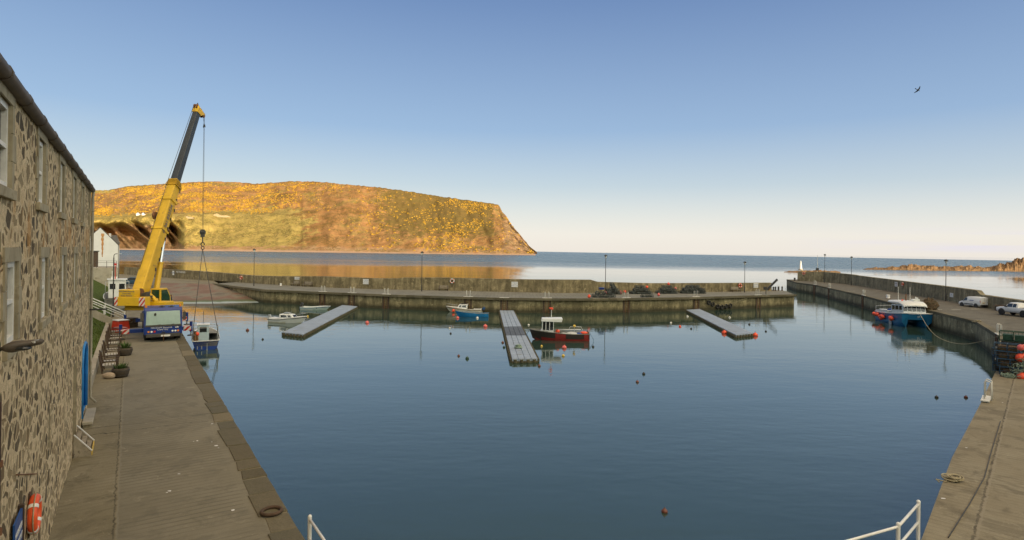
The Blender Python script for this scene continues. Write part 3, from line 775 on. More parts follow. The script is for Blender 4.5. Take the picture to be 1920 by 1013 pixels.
def win(c, z0, z1):
    f = MB(); yb = .085 * y_; x0, x1 = c - WW / 2, c + WW / 2; zm = (z0 + z1) / 2
    def bar(cx, cz, w_, h_, d_=.07, yo=0): f.box((cx, yb + yo, cz), (w_, d_, h_))
    bar(x0 + .05, zm, .10, z1 - z0, .1); bar(x1 - .05, zm, .10, z1 - z0, .1)
    bar(c, z0 + .05, WW - .2, .10, .1); bar(c, z1 - .05, WW - .2, .10, .1); bar(c, zm, WW - .2, .07, .09)
    for zz in ((z0 + zm) / 2, (z1 + zm) / 2): bar(c, zz, .028, zm - z0 - .1, .05)
    o = f.build('window', 'window_white', bld)
    g = MB(); yg = .11 * y_; g.quad((x0, yg, z0), (x1, yg, z0), (x1, yg, z1), (x0, yg, z1)); g.build('pane', 'dark_glass', o)
    s = MB(); s.box((c, OUT * .015, z0 - .095), (WW + .36, .11, .17)); s.build('sill', 'dressed_stone', o, bevel=.012)
    t = MB(); t.box((c, OUT * .004, z1 + .12), (WW + .5, .05, .24))
    hh = (z1 - z0) / 3
    for k in range(3):
        for sgn, xx in ((-1, x0), (1, x1)):
            ww = .36 if (k % 2) else .2
            t.box((xx + sgn * ww / 2, OUT * .004, z0 + hh * (k + .5)), (ww, .05, hh - .012))
    t.build('surround', 'dressed_stone', o)
for c in lcen: win(c, LZ0, LZ1)
for c in ucen: win(c, UZ0, UZ1)
# arched blue door
d = MB(); n = 12; arch = [(dx - DW, .02 * y_, .35), (dx + DW, .02 * y_, .35)] + [(dx + DW * math.cos(a), .02 * y_, (DT - .62) + .62 * math.sin(a)) for a in [math.pi * k / n for k in range(n + 1)]]
d.extr([(x, .12 * y_, z) for x, y, z in arch], (0, .06 * y_, 0))
dr = d.build('door', 'blue_door_paint', bld)
f = MB()
f.tube([(dx - (DW-.02), -.0, .35), (dx - (DW-.02), 0, (DT - .62))] + [(dx + (DW-.02) * math.cos(a), 0, (DT - .62) + .60 * math.sin(a)) for a in [math.pi - math.pi * k / n for k in range(1, n)]] + [(dx + (DW-.02), 0, (DT - .62)), (dx + (DW-.02), 0, .35)], .075, 6)
f.build('door_frame', 'blue_door_paint', dr)
h = MB(); h.sph((dx + .42, .07 * y_, 1.35), .05); h.build('handle', 'galvanised', dr)
sp = MB()
for sgn in (-1, 1):
    poly = [(dx + sgn * DW, 0, (DT - .62))] + [(dx + sgn * DW * math.cos(a), 0, (DT - .62) + .62 * math.sin(a)) for a in [math.pi / 2 * k / 6 for k in range(7)]] + [(dx + sgn * .0, 0, (DT + .01)), (dx + sgn * DW, 0, (DT + .01))]
    sp.extr([(x, y + y_ * .01, z) for x, y, z in poly], (0, .3 * y_, 0))
sp.build('arch_stone', 'dressed_stone', bld)
r = MB(); r.quad((rx0, .34 * y_, .15), (rx1, .34 * y_, .15), (rx1, .34 * y_, RT), (rx0, .34 * y_, RT))
r.build('boarded_opening', 'timber_grey', bld)
r = MB(); r.quad((slx[0] - .14, .2 * y_, slx[1] - .5), (slx[0] + .14, .2 * y_, slx[1] - .5), (slx[0] + .14, .2 * y_, slx[1] + .5), (slx[0] - .14, .2 * y_, slx[1] + .5))
r.build('slit', 'dark_metal', bld)
# roof, gutter, downpipe
rf = MB(); oh = .02 * OUT
for sg, ya, yb in ((1, oh, y_ * BD / 2), (-1, y_ * (BD + .16), y_ * BD / 2)):
    rf.hexa([(-.18, ya, EAVE - .02), (LEN, ya, EAVE - .02), (LEN, yb, EAVE + 2.62), (-.18, yb, EAVE + 2.62)], [(-.18, ya, EAVE + .12), (LEN, ya, EAVE + .12), (LEN, yb, EAVE + 2.8), (-.18, yb, EAVE + 2.8)])
roof = rf.build('roof', 'slate', bld)
ch = MB(); ch.box((.2, y_ * .22, EAVE + .15), (.34, .34, .42)); ch.build('chimney', 'dressed_stone', roof)
g = MB(); gy = OUT * .06
for k in range(int(LEN / 2.0)):
    g.cyl((k * 2 - .25, gy, EAVE - .02), (k * 2 + 1.78, gy, EAVE - .02), .12, n=10); g.cyl((k * 2 + 1.74, gy, EAVE - .02), (k * 2 + 1.84, gy, EAVE - .02), .135, n=10)
g.build('gutter', 'gutter_iron', bld)
for px, py, kind in ((17, 131, 'vent'), (46, 176, 'cowl')):
    x, z = BW(px, py); m = MB(); z = EAVE + .10
    if kind == 'vent':
        m.cyl((x, y_ * .12, z), (x, y_ * .12, z + .24), .05); m.cyl((x, y_ * .12, z + .25), (x, y_ * .12, z + .28), .10, .08); m.build('roof_vent', 'galvanised', roof)
    else:
        m.sph((x, y_ * .05, z + .08), .12, sc=(1.2, 1, .9)); m.build('vent_cowl', 'gutter_iron', roof)
p_ = MB(); p_.tube([(-.02, OUT * .12, EAVE - .1), (-.02, OUT * .09, 9.6), (-.02, OUT * .09, .4), (-.05, OUT * .3, .12)], .055, 8)
for z in (1.5, 4, 6.5, 9): p_.box((-.02, OUT * .07, z), (.18, .14, .05))
p_.build('downpipe', 'concrete_pale', bld)
# rusty downpipe close to the camera, with holderbats
x, z = BW(-34, 830); p_ = MB(); p_.cyl((x, OUT * .13, -.1), (x, OUT * .13, BW(2, 722)[1]), .075, n=12)
paint('old_iron', (.05, .024, .018), .8, .35, 6.0, (.13, .06, .03), .62)
dp = p_.build('downpipe', 'old_iron', bld)
for py in (817, 925):
    b = MB(); zz = BW(6, py)[1]; b.cyl((x, OUT * .13, zz - .04), (x, OUT * .13, zz + .04), .10, n=12); b.box((x - .13, OUT * .09, zz), (.12, .12, .05)); b.build('pipe_bracket', 'rust', dp)
ir = MB(); a = BW(27, 891); b = BW(66, 889); ir.cyl((a[0], OUT * .03, a[1]), (b[0], OUT * .03, b[1]), .012, n=6); ir.build('tie_rod', 'rust', bld)
bk = MB(); bx, bz = BW(166, 581); bk.box((bx, OUT * .35, bz), (.09, .7, .07)); bk.build('lamp_bracket', 'dark_metal', bld)

# doorstep slab, wooden steps
st = thing('door_step', 'pale grey stone slab below the arched blue door', 'step', BM @ Vector((dx + .25, OUT * .21, 0)), math.atan2(bd.y, bd.x))
m = MB(); m.box((0, 0, .19), (2.5, .36, .12)); m.build('slab', 'concrete_pale', st, bevel=.02)
m = MB(); m.box((0, 0, .064), (2.3, .3, .13)); m.build('riser', 'dressed_stone', st)
sx = BW(142, 815)[0]
ws = thing('wooden_steps', 'grey wooden steps with white edged sides against the stone wall', 'steps', BM @ Vector((rx1 * .5 + rx0 * .5 + .1, OUT * .04, 0)), math.atan2(bd.y, bd.x))
for sg in (-1, 1):
    m = MB(); m.extr([(sg * .62, 0, 0), (sg * .62, OUT * .50, 0), (sg * .62, OUT * .50, .16), (sg * .62, 0, .78)], (sg * .05, 0, 0)); m.build('stringer', 'timber_grey', ws)
    m = MB(); m.beam((sg * .645, 0, .80), (sg * .645, OUT * .52, .175), .07, .03); m.build('edge_strip', 'white_paint' if True else '', ws)
for k in range(3):
    m = MB(); m.box((0, OUT * (.09 + .15 * k), .56 - .19 * k), (1.23, .14, .04)); m.build('tread', 'timber_grey', ws)
m = MB(); m.box((0, OUT * .515, .09), (1.34, .03, .15)); m.build('nosing', 'buoy_yellow', ws)

# lifebuoy on the wall, sign board on its post
lx_, lz_ = BW(53, 966); lb = BM @ Vector((lx_, OUT * .10, lz_))
lbt = thing('lifebuoy', 'orange lifebuoy hung on the stone wall beside the blue board', 'lifebuoy', lb, math.atan2(bd.y, bd.x), None)
m = MB(); m.torus((0, 0, 0), .31, .085, (0, 1, 0), 28, 10); m.build('ring', 'orange_plastic', lbt)
for k in range(4):
    a = math.pi / 4 + k * math.pi / 2; m = MB(); p = Vector((math.cos(a) * .31, 0, math.sin(a) * .31)); tdir = Vector((-math.sin(a), 0, math.cos(a)))
    m.cyl(p - tdir * .035, p + tdir * .035, .092, n=12); m.build('band', 'white_paint', lbt)
m = MB(); m.torus((0, OUT * .02, 0), .41, .012, (0, 1, 0), 24, 5); m.build('grab_line', 'rope', lbt)
m = MB(); m.box((0, -OUT * .085, 0), (.12, .03, .9)); m.build('bracket', 'timber_brown', lbt)
bx, bz = BW(33, 975)
sb = thing('sign_board', 'blue notice board with white lettering on a brown post by the lifebuoy', 'sign', BM @ Vector((bx, OUT * .05, 0)), math.atan2(bd.y, bd.x))
zt = BW(33, 948)[1]
m = MB(); m.box((0, 0, zt / 2), (.09, .09, zt)); m.build('post', 'timber_brown', sb)
m = MB(); m.box((.45, OUT * .01, zt - .55), (.80, .03, 1.0)); bo = m.build('board', 'sign_blue', sb)
for k, (s_, z_) in enumerate((('HARBOUR', .25), ('NO ENTRY', .05), ('SLIPWAY', -.15))):
    text('lettering', s_, .15, 'sign_white', bo, frame((.45, OUT * .028, zt - .55 + z_), (-OUT, 0, 0), (0, 0, 1)))

# street lamp bracketed off the wall, close to the camera
ll = D(26, 650, 8.2)
sl = thing('street_lamp', 'brown street lamp head on a bent arm reaching out from the stone wall', 'lamp', ll, 0)
e1, e2 = D(80, 640, 8.5) - ll, D(8, 652, 8.2) - ll
m = MB(); prof = [(0, .030), (.06, .050), (.2, .075), (.42, .072), (.6, .055), (.78, .052), (.92, .048), (1, .02)]; rows = []
for t, r in prof:
    c = e2.lerp(e1, t); up = .75 if t > .5 else 1.0
    rows.append([c + Vector((0, math.cos(a) * r * 1.7, math.sin(a) * r * (up * 1.2 if math.sin(a) < 0 else .9))) for a in [2 * math.pi * k / 12 for k in range(12)]])
m.rows(rows, closed=True); m.add(rows[0], [tuple(range(12))]); m.add(rows[-1], [tuple(range(12))[::-1]])
m.build('lamp_head', 'gutter_iron', sl)
c = e2.lerp(e1, .86); m = MB(); m.box(c + Vector((0, -.08, .012)), (.06, .012, .026)); m.box(c + Vector((0, -.03, .036)), (.06, .05, .006)); m.build('label_plate', 'sign_white', sl)
c = e2.lerp(e1, .42); m = MB(); m.sph(c + Vector((0, 0, -.045)), .11, sc=(1.3, .9, .35)); m.build('lens', 'dark_glass', sl)
m = MB(); m.tube([e2 + Vector((.04, 0, 0)), e2 + Vector((-.05, 0, -.02)), e2 + Vector((-.14, -.02, -.10)), e2 + Vector((-.25, -.1, -.35)), e2 + Vector((-.62, -.15, -.8))], .028, 8); m.build('arm', 'dark_metal', sl)

# ------------------------------------------------------------------ grass bank, low wall, outdoor stair, white house
def BLK(s, b, z): return b0 + (-bd) * s + bn * b + Vector((0, 0, z))     # s metres beyond the building's far corner, b metres out from its frontage line
m = MB()
m.hexa([BLK(.1, -.35, -.2), BLK(33, -.35, -.2), BLK(33, -.05, -.2), BLK(.1, -.05, -.2)], [BLK(.1, -.35, .55), BLK(33, -.35, .55), BLK(33, -.05, .55), BLK(.1, -.05, .55)])
lw = m.build('low_wall', 'concrete_pale', bevel=.03); tag(lw, 'low concrete wall holding back the grass bank behind the wooden chairs', 'wall')
m = MB(); rows = []
for i in range(40):
    s = i / 39 * 76; row = []
    for j in range(14):
        b = -.34 - j * .85
        z = .46 + min(3.3, (j * .85) * .62) + .10 * NZ.noise(Vector((s * .6, b * .8, 0)))
        row.append(BLK(s, b, z))
    rows.append(row)
m.rows(rows); m.rows([[BLK(s, -.34, -.3) for s in (33, 76)], [BLK(s, -.34, .5) for s in (33, 76)]])
tag(m.build('grass_bank', 'turf'), kind='structure')
m = MB()
random.seed(5)
for k in range(9000):
    s = random.random() * 45; b = -.36 - random.random() * 5; z = .44 + min(3.3, (-b - .34) * .62)
    p = BLK(s, b, z); a = random.random() * 6.28; dd = Vector((math.cos(a), math.sin(a), 0)) * .03; l = Vector((random.uniform(-.08, .08), random.uniform(-.08, .08), random.uniform(.06, .17)))
    m.add([p - dd, p + dd, p + l], [(0, 1, 2)])
tag(m.build('grass', 'turf', recalc=False), kind='stuff')
# stair down the bank with white hand rails
S0 = 31.5
stt = thing('stair', 'concrete stair down the grass bank with two white hand rails', 'stair', BLK(S0, 0, 0), math.atan2(bn.y, bn.x))
stm = MB(); NS = 14
for k in range(NS):
    z1 = .17 * (k + 1); x1 = .9 - .30 * k
    stm.box((x1 - .15, 0, z1 / 2 - .1), (.30, 2.2, z1 + .2))
stm.build('flight', 'concrete_pale', stt)
m = MB(); m.extr([(1.1, -1.2, -.1), (1.1, -1.2, .25), (-3.4, -1.2, RT), (-3.4, -1.2, -.1)], (0, -.18, 0)); m.build('side_wall', 'concrete_pale', stt)
for yy in (-1.28, 1.15):
    m = MB()
    m.tube([(1.1, yy, 1.15), (-3.6, yy, 3.75), (-6, yy, 3.75)], .045, 8); m.tube([(1.1, yy, .72), (-3.6, yy, 3.3), (-6, yy, 3.3)], .035, 8)
    for k in range(4): x = 1.0 - k * 1.5; m.cyl((x, yy, .3 + .55 * max(0, 1 - x) * .9), (x, yy, 1.18 + (1.1 - x) * .553), .04, n=8)
    m.build('hand_rail', 'white_paint', stt)

YH = 100.0
hc = D(187, 500, YH); gz = D(187, 501, YH).z
wh = thing('white_house', 'small white rendered house with a rust streak down its gable', 'house', (hc.x, YH, gz), R(35))
HWID = 34.5 / F * YH * .82; ez = D(221, 460, YH).z - gz; ap = D(187, 427.5, YH).z - gz
m = MB(); m.extr([(-HWID, 0, -2.2), (HWID, 0, -2.2), (HWID, 0, ez), (0, 0, ap), (-HWID, 0, ez)], (0, 9, 0)); m.build('wall', 'render_white', wh)
m = MB()
for sg in (-1, 1): m.hexa([(sg * (HWID + .15), -.02, ez - .1), (0, -.02, ap + .02), (0, 9.2, ap + .02), (sg * (HWID + .15), 9.2, ez - .1)], [(sg * (HWID + .15), -.02, ez + .02), (0, -.02, ap + .16), (0, 9.2, ap + .16), (sg * (HWID + .15), 9.2, ez + .02)])
rfo = m.build('roof', 'slate', wh)
# rust streak: a real run of stain with its own ragged outline
m = MB(); pts = []; top_ = D(191, 438, YH).z - gz; bot = D(191, 482, YH).z - gz
L_, R_ = [], []
for k in range(16):
    z = top_ + (bot - top_) * k / 15; w_ = (.20 - .13 * k / 15) * (1 + .3 * math.sin(k * 2.1)); cx = .34 + .02 * math.sin(k * 1.3); L_.append((cx - w_, -.006, z)); R_.append((cx + w_, -.006, z))
m.rows([L_, R_]); paint('rust_stain', (.42, .20, .06), .9, .35, 2.0, (.55, .42, .25), .52); m.build('rust_streak', 'rust_stain', wh)
m = MB(); m.box((-1.0, -.08, 1.6), (.25, .15, .25)); m.build('vent', 'dark_metal', wh)
m = MB(); m.tube([(HWID + .12, .15, ez), (HWID + .12, .15, -2.2)], .07, 6); m.build('downpipe', 'galvanised', wh)
# dark neighbour house behind
dh0 = D(212, 480, 108)
dh = thing('dark_house', 'brown walled house with a dark slate roof half hidden behind the white gable', 'house', (dh0.x, 108, D(212, 505, 108).z), R(33))
z1 = D(212, 457, 108).z - dh.location.z; z2 = D(212, 441, 108).z - dh.location.z
paint('dark_harling', (.14, .085, .05), .9, .25, 1.5)
m = MB(); m.box((-1.4, 2.5, z1 / 2), (4.4, 5, z1)); m.build('wall', 'dark_harling', dh)
m = MB(); m.hexa([(-3.8, -.2, z1), (1.0, -.2, z1), (1.0, 5.2, z1), (-3.8, 5.2, z1)], [(-3.8, 2.2, z2), (.5, 2.2, z2), (.5, 2.8, z2), (-3.8, 2.8, z2)]); rr_ = m.build('roof', 'slate', dh)
m = MB(); m.box((-.55, 1.4, z2 - .5), (.35, .35, 1.6)); m.build('chimney', 'render_white', rr_)
# terrace and dark railing in front of the white house
pl = D(195, 502.5, 88)
tr = thing('terrace', 'grey concrete terrace edge under the white gable', 'terrace', (pl.x, 88, 0), R(35))
m = MB(); m.box((-2.9, 4, pl.z / 2), (9.2, 8, pl.z)); m.build('slab', 'concrete_pale', tr)
rl = thing('railing', 'dark metal railing along the terrace below the white gable', 'railing', (pl.x, 88, pl.z), R(35))
x1 = (219 - 195) / F * 88 * .82
for k in range(6):
    m = MB(); m.cyl((x1 - k * 1.25, .1, 0), (x1 - k * 1.25, .1, 1.05), .03, n=6); m.build('post', 'dark_metal', rl)
for z in (1.05, .8, .15):
    m = MB(); m.beam((x1, .1, z), (x1 - 6.4, .1, z), .035, .035); m.build('rail', 'dark_metal', rl)
sh0 = D(172, 500, 92)
sh = thing('shed', 'small dark brown lean-to shed beside the white gable', 'shed', (sh0.x - .6, 92, D(172, 502, 92).z), R(35))
m = MB(); m.box((0, 0, 1.25), (2.6, 1.6, 2.5)); m.build('wall', 'timber_brown', sh); m = MB(); m.box((0, 0, 2.58), (2.9, 1.9, .12)); m.build('roof', 'dark_metal', sh)
# swan neck lamp post by the stair
lp = G(212, 595); sw = thing('lamp_post', 'tall black lamp post with a swan neck arm beside the stair', 'lamp post', lp, 0)
zt = D(213, 476, lp.y).z
m = MB(); m.cyl((0, 0, 0), (0, 0, 1.2), .09, n=10); m.cyl((0, 0, 1.2), (0, 0, zt - .4), .055, n=8); m.build('pole', 'dark_metal', sw)
m = MB(); m.tube([(0, 0, zt - .42), (0, 0, zt - .2), (.08, 0, zt - .06), (.2, 0, zt), (.42, 0, zt)], .035, 8); m.build('arm', 'dark_metal', sw)
m = MB(); m.hexa([(.36, -.1, zt - .05), (.78, -.08, zt - .02), (.78, .08, zt - .02), (.36, .1, zt - .05)], [(.36, -.08, zt + .06), (.76, -.05, zt + .05), (.76, .05, zt + .05), (.36, .08, zt + .06)]); m.build('lamp_head', 'galvanised', sw)

# ------------------------------------------------------------------ chairs, planters, boulder, tubs along the low wall
def make_chair(label):
    t = thing('wooden_chair', label, 'chair', (0, 0, 0), 0, 'wooden chairs along the low wall')
    W2, D2 = .34, .30
    for sx_ in (-1, 1):
        for sy_ in (-1, 1):
            m = MB(); top = .62 if sy_ > 0 else 1.0
            if sy_ > 0: m.box((sx_ * W2, D2, top / 2), (.065, .065, top))
            else: m.beam((sx_ * W2, -D2, 0), (sx_ * W2, -D2 - .16, top), .065, .065, up=(0, 1, 0))
            m.build('leg', 'timber_brown', t)
        m = MB(); m.box((sx_ * W2, .02, .645), (.085, .72, .035)); m.build('armrest', 'timber_brown', t)
    m = MB()
    for k in range(5): m.box((0, -.26 + k * .135, .43), (.66, .085, .028))
    m.build('seat', 'slat_pale', t)
    m = MB(); m.box((0, .30, .39), (.62, .03, .09)); m.box((0, -.29, .39), (.62, .03, .09)); m.build('apron', 'timber_brown', t)
    m = MB()
    for k in range(5): x = -.24 + k * .12; m.beam((x, -.36, .50), (x, -.44, .93), .06, .02, up=(0, 1, 0))
    m.beam((-.34, -.455, .97), (.34, -.455, .97), .03, .09); m.build('backrest', 'timber_brown', t)
    return t
seat_y = [685.7, 678, 666, 657, 644, 636, 630, 622]
words_ = ['nearest the pale boulder', 'second along from the pale boulder', 'third along from the pale boulder', 'fourth along from the pale boulder', 'fourth back from the red tub', 'third back from the red tub', 'second back from the red tub', 'beside the red tub']
chair0 = None
for k, yy in enumerate(seat_y):
    Yd = (EYE - .43) * F / (yy - 471 + 10.2)
    s = (Yd - b0.y) / (-bd.y); p = BLK(s, .58, 0)
    if chair0 is None: chair0 = o = make_chair('')
    else: o = copy_tree(chair0)
    o.location = p; o.rotation_euler = (0, 0, math.atan2(bn.y, bn.x) - math.pi / 2 + random.uniform(-.12, .12))
    o.scale = (1.12, 1.12, 1.05)
    o['label'] = 'slatted brown wooden chair by the low wall, ' + words_[k]
def planter(px, py, label, hgt, seed):
    p = G(px, py); t = thing('planter', label, 'planter', p, 0, 'half barrel planters on the quay')
    m = MB(); m.lathe([(.33, 0), (.40, .18), (.44, .36), (.42, .52), (.37, .52), (.36, .44), (0.01, .43)], n=18); m.build('barrel', 'barrel_oak', t)
    m = MB(); m.torus((0, 0, .13), .395, .014, n=18, m=5); m.torus((0, 0, .40), .440, .014, n=18, m=5); m.build('hoop', 'dark_metal', t)
    m = MB(); random.seed(seed)
    for k in range(90):
        a = random.random() * 6.28; r = random.random() * .28; l = random.uniform(.15, hgt); q = Vector((math.cos(a) * r, math.sin(a) * r, .44)); e_ = q + Vector((math.cos(a) * l * .55, math.sin(a) * l * .55, l)); s_ = Vector((-math.sin(a), math.cos(a), 0)) * .03
        m.add([q, q.lerp(e_, .5) + s_, e_, q.lerp(e_, .5) - s_], [(0, 1, 2, 3)])
    m.build('plant', 'leaf', t, recalc=False)
planter(226, 707, 'dark half barrel planter with short sprigs, beside the pale boulder', .38, 1)
planter(234.5, 666.5, 'dark half barrel planter with leafy green plant under the striped outrigger', .55, 2)
m = MB(); rows = []
p = G(205, 710)
m.sph((0, 0, .16), .3, 16, 10, sc=(1.15, .8, .62)); bo = m.build('boulder', 'boulder_stone')
for v in bo.data.vertices: v.co *= 1 + .10 * NZ.noise(v.co * 4)
bo.location = p; tag(bo, 'pale rounded boulder on the quay beside the half barrel', 'boulder')
p = G(226, 619.5)
tb = thing('tub', 'red plastic tub with a pale rim, at the end of the row of chairs', 'tub', p, R(-30))
m = MB(); m.hexa([(-.62, -.5, 0), (.62, -.5, 0), (.62, .5, 0), (-.62, .5, 0)], [(-.5, -.42, .86), (.5, -.42, .86), (.5, .42, .86), (-.5, .42, .86)]); m.build('body', 'red_plastic', tb, bevel=.04)
m = MB(); m.box((0, 0, .90), (1.08, .92, .07)); m.build('rim', 'sign_white', tb, bevel=.02)
p = G(226, 624); fb = thing('fish_box', 'faded pink box standing in front of the red tub', 'box', p, R(-30))
paint('pink_plastic', (.60, .30, .27), .6, .15, 4.0); m = MB(); m.hexa([(-.4, -.25, 0), (.4, -.25, 0), (.4, .25, 0), (-.4, .25, 0)], [(-.46, -.3, .42), (.46, -.3, .42), (.46, .3, .42), (-.46, .3, .42)]); m.build('body', 'red_plastic', fb, bevel=.02)
m = MB(); m.box((0, 0, .44), (.96, .64, .045)); m.build('lid', 'pink_plastic', fb, bevel=.015)
p = G(245, 614); cr_ = thing('crate', 'dark wooden crate on the quay beside the red tub', 'crate', p, R(-32))
m = MB()
for k in range(5): m.box((0, -.4, .1 + k * .17), (.9, .03, .13)); m.box((0, .4, .1 + k * .17), (.9, .03, .13)); m.box((-.44, 0, .1 + k * .17), (.03, .77, .13)); m.box((.44, 0, .1 + k * .17), (.03, .77, .13))
m.box((0, 0, .86), (.95, .85, .03)); m.build('slatted_side', 'barrel_oak', cr_)
m = MB()
for a in (-1, 1):
    for b in (-1, 1): m.box((a * .40, b * .36, .42), (.07, .07, .84))
m.build('corner_post', 'timber_brown', cr_)
# ------------------------------------------------------------------ mobile crane on the quay
paint('crane_yellow', (.66, .40, .012), .45, .12, 1.2, (.38, .22, .03), .64)
paint('crane_yellow_worn', (.60, .36, .015), .5, .15, 1.2, (.26, .15, .04), .58)
paint('crane_blue', (.010, .036, .19), .35, .15, 2.0, (.02, .03, .10), .66)
paint('boom_grey', (.025, .032, .042), .5, .25, 1.5)
paint('chrome_rod', (.60, .62, .64), .2, .08, 3.0, metal=.9)
paint('tyre_rubber', (.022, .021, .02), .85, .25, 4.0, (.05, .045, .038), .6)
paint('windscreen', (.30, .40, .37), .15, .1, 2.0, spec=.9)
paint('cab_green_glass', (.015, .055, .035), .06, .1, spec=.8)
paint('lamp_white', (.75, .75, .72), .2, .05); paint('lamp_amber', (.75, .25, .03), .3, .05); paint('lamp_red', (.5, .03, .02), .3, .05)
paint('bumper_dark', (.06, .055, .048), .7, .25, 4.0)
paint('steel_rope', (.05, .048, .045), .6, .2, 8)
def m_hazard():
    t = NT('hazard_stripes'); v = t.n('ShaderNodeTexCoord').outputs['Object']; x, y, z = t.xyz(v)
    s = t.math('FRACT', t.math('MULTIPLY', t.math('ADD', t.math('ADD', y, x), z), 2.3))
    c = t.mix(t.math('GREATER_THAN', s, .5), (.62, .60, .56), (.50, .035, .025)); return t.out(c, .5)
m_hazard()
c0 = G(306, 640.5)
crz = math.atan2(QA.y, QA.x)
crane = thing('mobile_crane', 'yellow and blue mobile crane with raised telescopic boom, parked on the quay', 'crane', c0, crz)
CM = Matrix.Translation(c0) @ Matrix.Rotation(crz, 4, 'Z'); CMi = CM.inverted()
def xf(m, M):
    m.v = [tuple(M @ Vector(p)) for p in m.v]; return m
# --- carrier
m = MB(); m.box((6.3, 0, 1.05), (8.8, 2.3, .55)); m.box((4.6, 0, 1.38), (4.6, 2.5, .12)); m.box((9.9, 0, 1.45), (1.6, 2.5, .3)); m.build('chassis', 'crane_blue', crane, bevel=.03)
prof = [(0, .55), (0, 1.20), (.20, 2.42), (.34, 2.62), (2.0, 2.66), (2.05, .70), (1.9, .55)]
m = MB(); m.extr([(x, -1.29, z) for x, z in prof], (0, 2.58, 0)); cab = m.build('cab', 'crane_blue', crane, bevel=.06)
m = MB(); m.hexa([(-.012, -1.16, 1.30), (-.012 + .01, 1.16, 1.30), (.05, 1.16, 1.30), (.05, -1.16, 1.30)], [(.165, -1.12, 2.36), (.165, 1.12, 2.36), (.24, 1.12, 2.36), (.24, -1.12, 2.36)]); m.build('windscreen', 'windscreen', cab, bevel=.015)
m = MB(); m.box((-.012, 0, 1.245), (.05, 2.42, .14)); m.build('wiper_panel', 'bumper_dark', cab)
for yy in (.5, -.45): 
    m = MB(); m.beam((-.03, yy, 1.30), (.09, yy - .85, 1.42), .03, .02); m.build('wiper', 'dark_metal', cab)
m = MB(); m.box((.02, 0, .50), (.26, 2.3, .26)); m.box((.0, 0, .47), (.18, 1.9, .05)); m.build('bumper', 'bumper_dark', cab, bevel=.03)
m = MB(); m.box((-.12, -.15, .47), (.02, .62, .13)); m.build('number_plate', 'sign_white', cab)
m = MB(); m.torus((-.1, 0, .66), .10, .035, (1, 0, .3), 14, 6); m.build('tow_eye', 'dark_metal', cab)
m = MB(); m.tube([(-.12, 0, .6), (-.14, -.02, .3), (-.25, -.02, .02)], .02, 5); m.build('tow_chain', 'rust', cab)
for yy, k in ((.98, 'lamp_amber'), (.78, 'lamp_white'), (.58, 'lamp_red'), (-.62, 'lamp_white'), (-.82, 'lamp_white'), (-1.0, 'lamp_amber')):
    m = MB(); m.cyl((-.03, yy, .80), (.04, yy, .80), .075, n=12); m.build('headlight', k, cab)
for yy in (-1.42, 1.42):
    m = MB(); m.box((.1, yy, 1.95), (.10, .22, .62)); m.tube([(.2, yy * .92, 2.35), (.08, yy, 2.38), (.1, yy, 2.2)], .025, 6); m.build('mirror', 'bumper_dark', cab)
for yy in (-.55, .1): 
    m = MB(); m.cyl((.5, yy, 2.64), (.5, yy, 2.74), .10, n=10); m.box((.5, yy, 2.68), (.18, .42, .04)); m.build('roof_lamp', 'bumper_dark', cab)
for yy in (-1.15, 1.15):
    m = MB(); m.cyl((.5, yy, 2.64), (.5, yy, 2.86), .075, .06, n=10); m.build('beacon', 'lamp_amber', cab)
m = MB(); m.sph((.12, .55, 2.12), .10, sc=(.5, .8, 1.2)); m.build('inner_mirror', 'dark_metal', cab)
TF = frame((-.012, 0, 1.10), (0, -1, 0), (0, 0, 1))
text('lettering', 'MACDUFF Shipyards', .165, 'sign_white', cab, frame((-.008, .12, 1.085), (0, -1, 0), (0, 0, 1)))
text('lettering', 'Crane Hire', .155, 'sign_white', cab, frame((-.008, .05, .935), (0, -1, 0), (0, 0, 1)))
m = MB(); m.extr([(-.012, -.82, 1.04), (-.012, -1.02, 1.04), (-.012, -1.08, 1.10), (-.012, -.98, 1.10), (-.012, -.93, 1.18), (-.012, -.90, 1.10), (-.012, -.76, 1.10)], (.006, 0, 0)); m.build('emblem', 'sign_white', cab)
wheel0 = None
for ax in (1.45, 3.05, 7.6, 9.25):
    for sg in (-1, 1):
        if wheel0 is None:
            m = MB(); m.lathe([(.34, -.22), (.58, -.22), (.62, -.15), (.62, .15), (.58, .22), (.34, .22)], M=Matrix.Rotation(R(90), 3, 'X'), n=20); wheel0 = o = m.build('wheel', 'tyre_rubber', crane)
            m = MB(); m.lathe([(.05, -.17), (.33, -.2), (.35, -.1), (.35, .1), (.33, .2), (.05, .17)], M=Matrix.Rotation(R(90), 3, 'X'), n=16); m.build('rim', 'crane_blue', wheel0)
        else: o = copy_tree(wheel0, crane)
        o.location = (ax, sg * 1.03, .62)
for bx, ends in ((2.55, (2.75, -2.05)), (10.4, (2.5, -2.3))):
    for e_ in ends:
        sg = 1 if e_ > 0 else -1
        m = MB(); m.box((bx, (e_ + sg * .9) / 2, .64), (.34, abs(e_) - .9, .30)); orr = m.build('outrigger', 'crane_blue', crane, bevel=.015)
        m = MB(); m.box((bx - .02, e_ - sg * .24, .62), (.36, .56, .36)); m.build('striped_end', 'hazard_stripes', orr)
        m = MB(); m.cyl((bx, e_ + sg * .05, .35), (bx, e_ + sg * .05, 1.18), .11, n=10); m.build('jack', 'crane_blue', orr)
        m = MB(); m.cyl((bx, e_ + sg * .05, .04), (bx, e_ + sg * .05, .4), .06, n=8); m.build('jack_rod', 'chrome_rod', orr)
        m = MB(); m.cyl((bx, e_ + sg * .05, 0), (bx, e_ + sg * .05, .07), .30, .26, n=12); m.build('foot_pad', 'bumper_dark', orr)
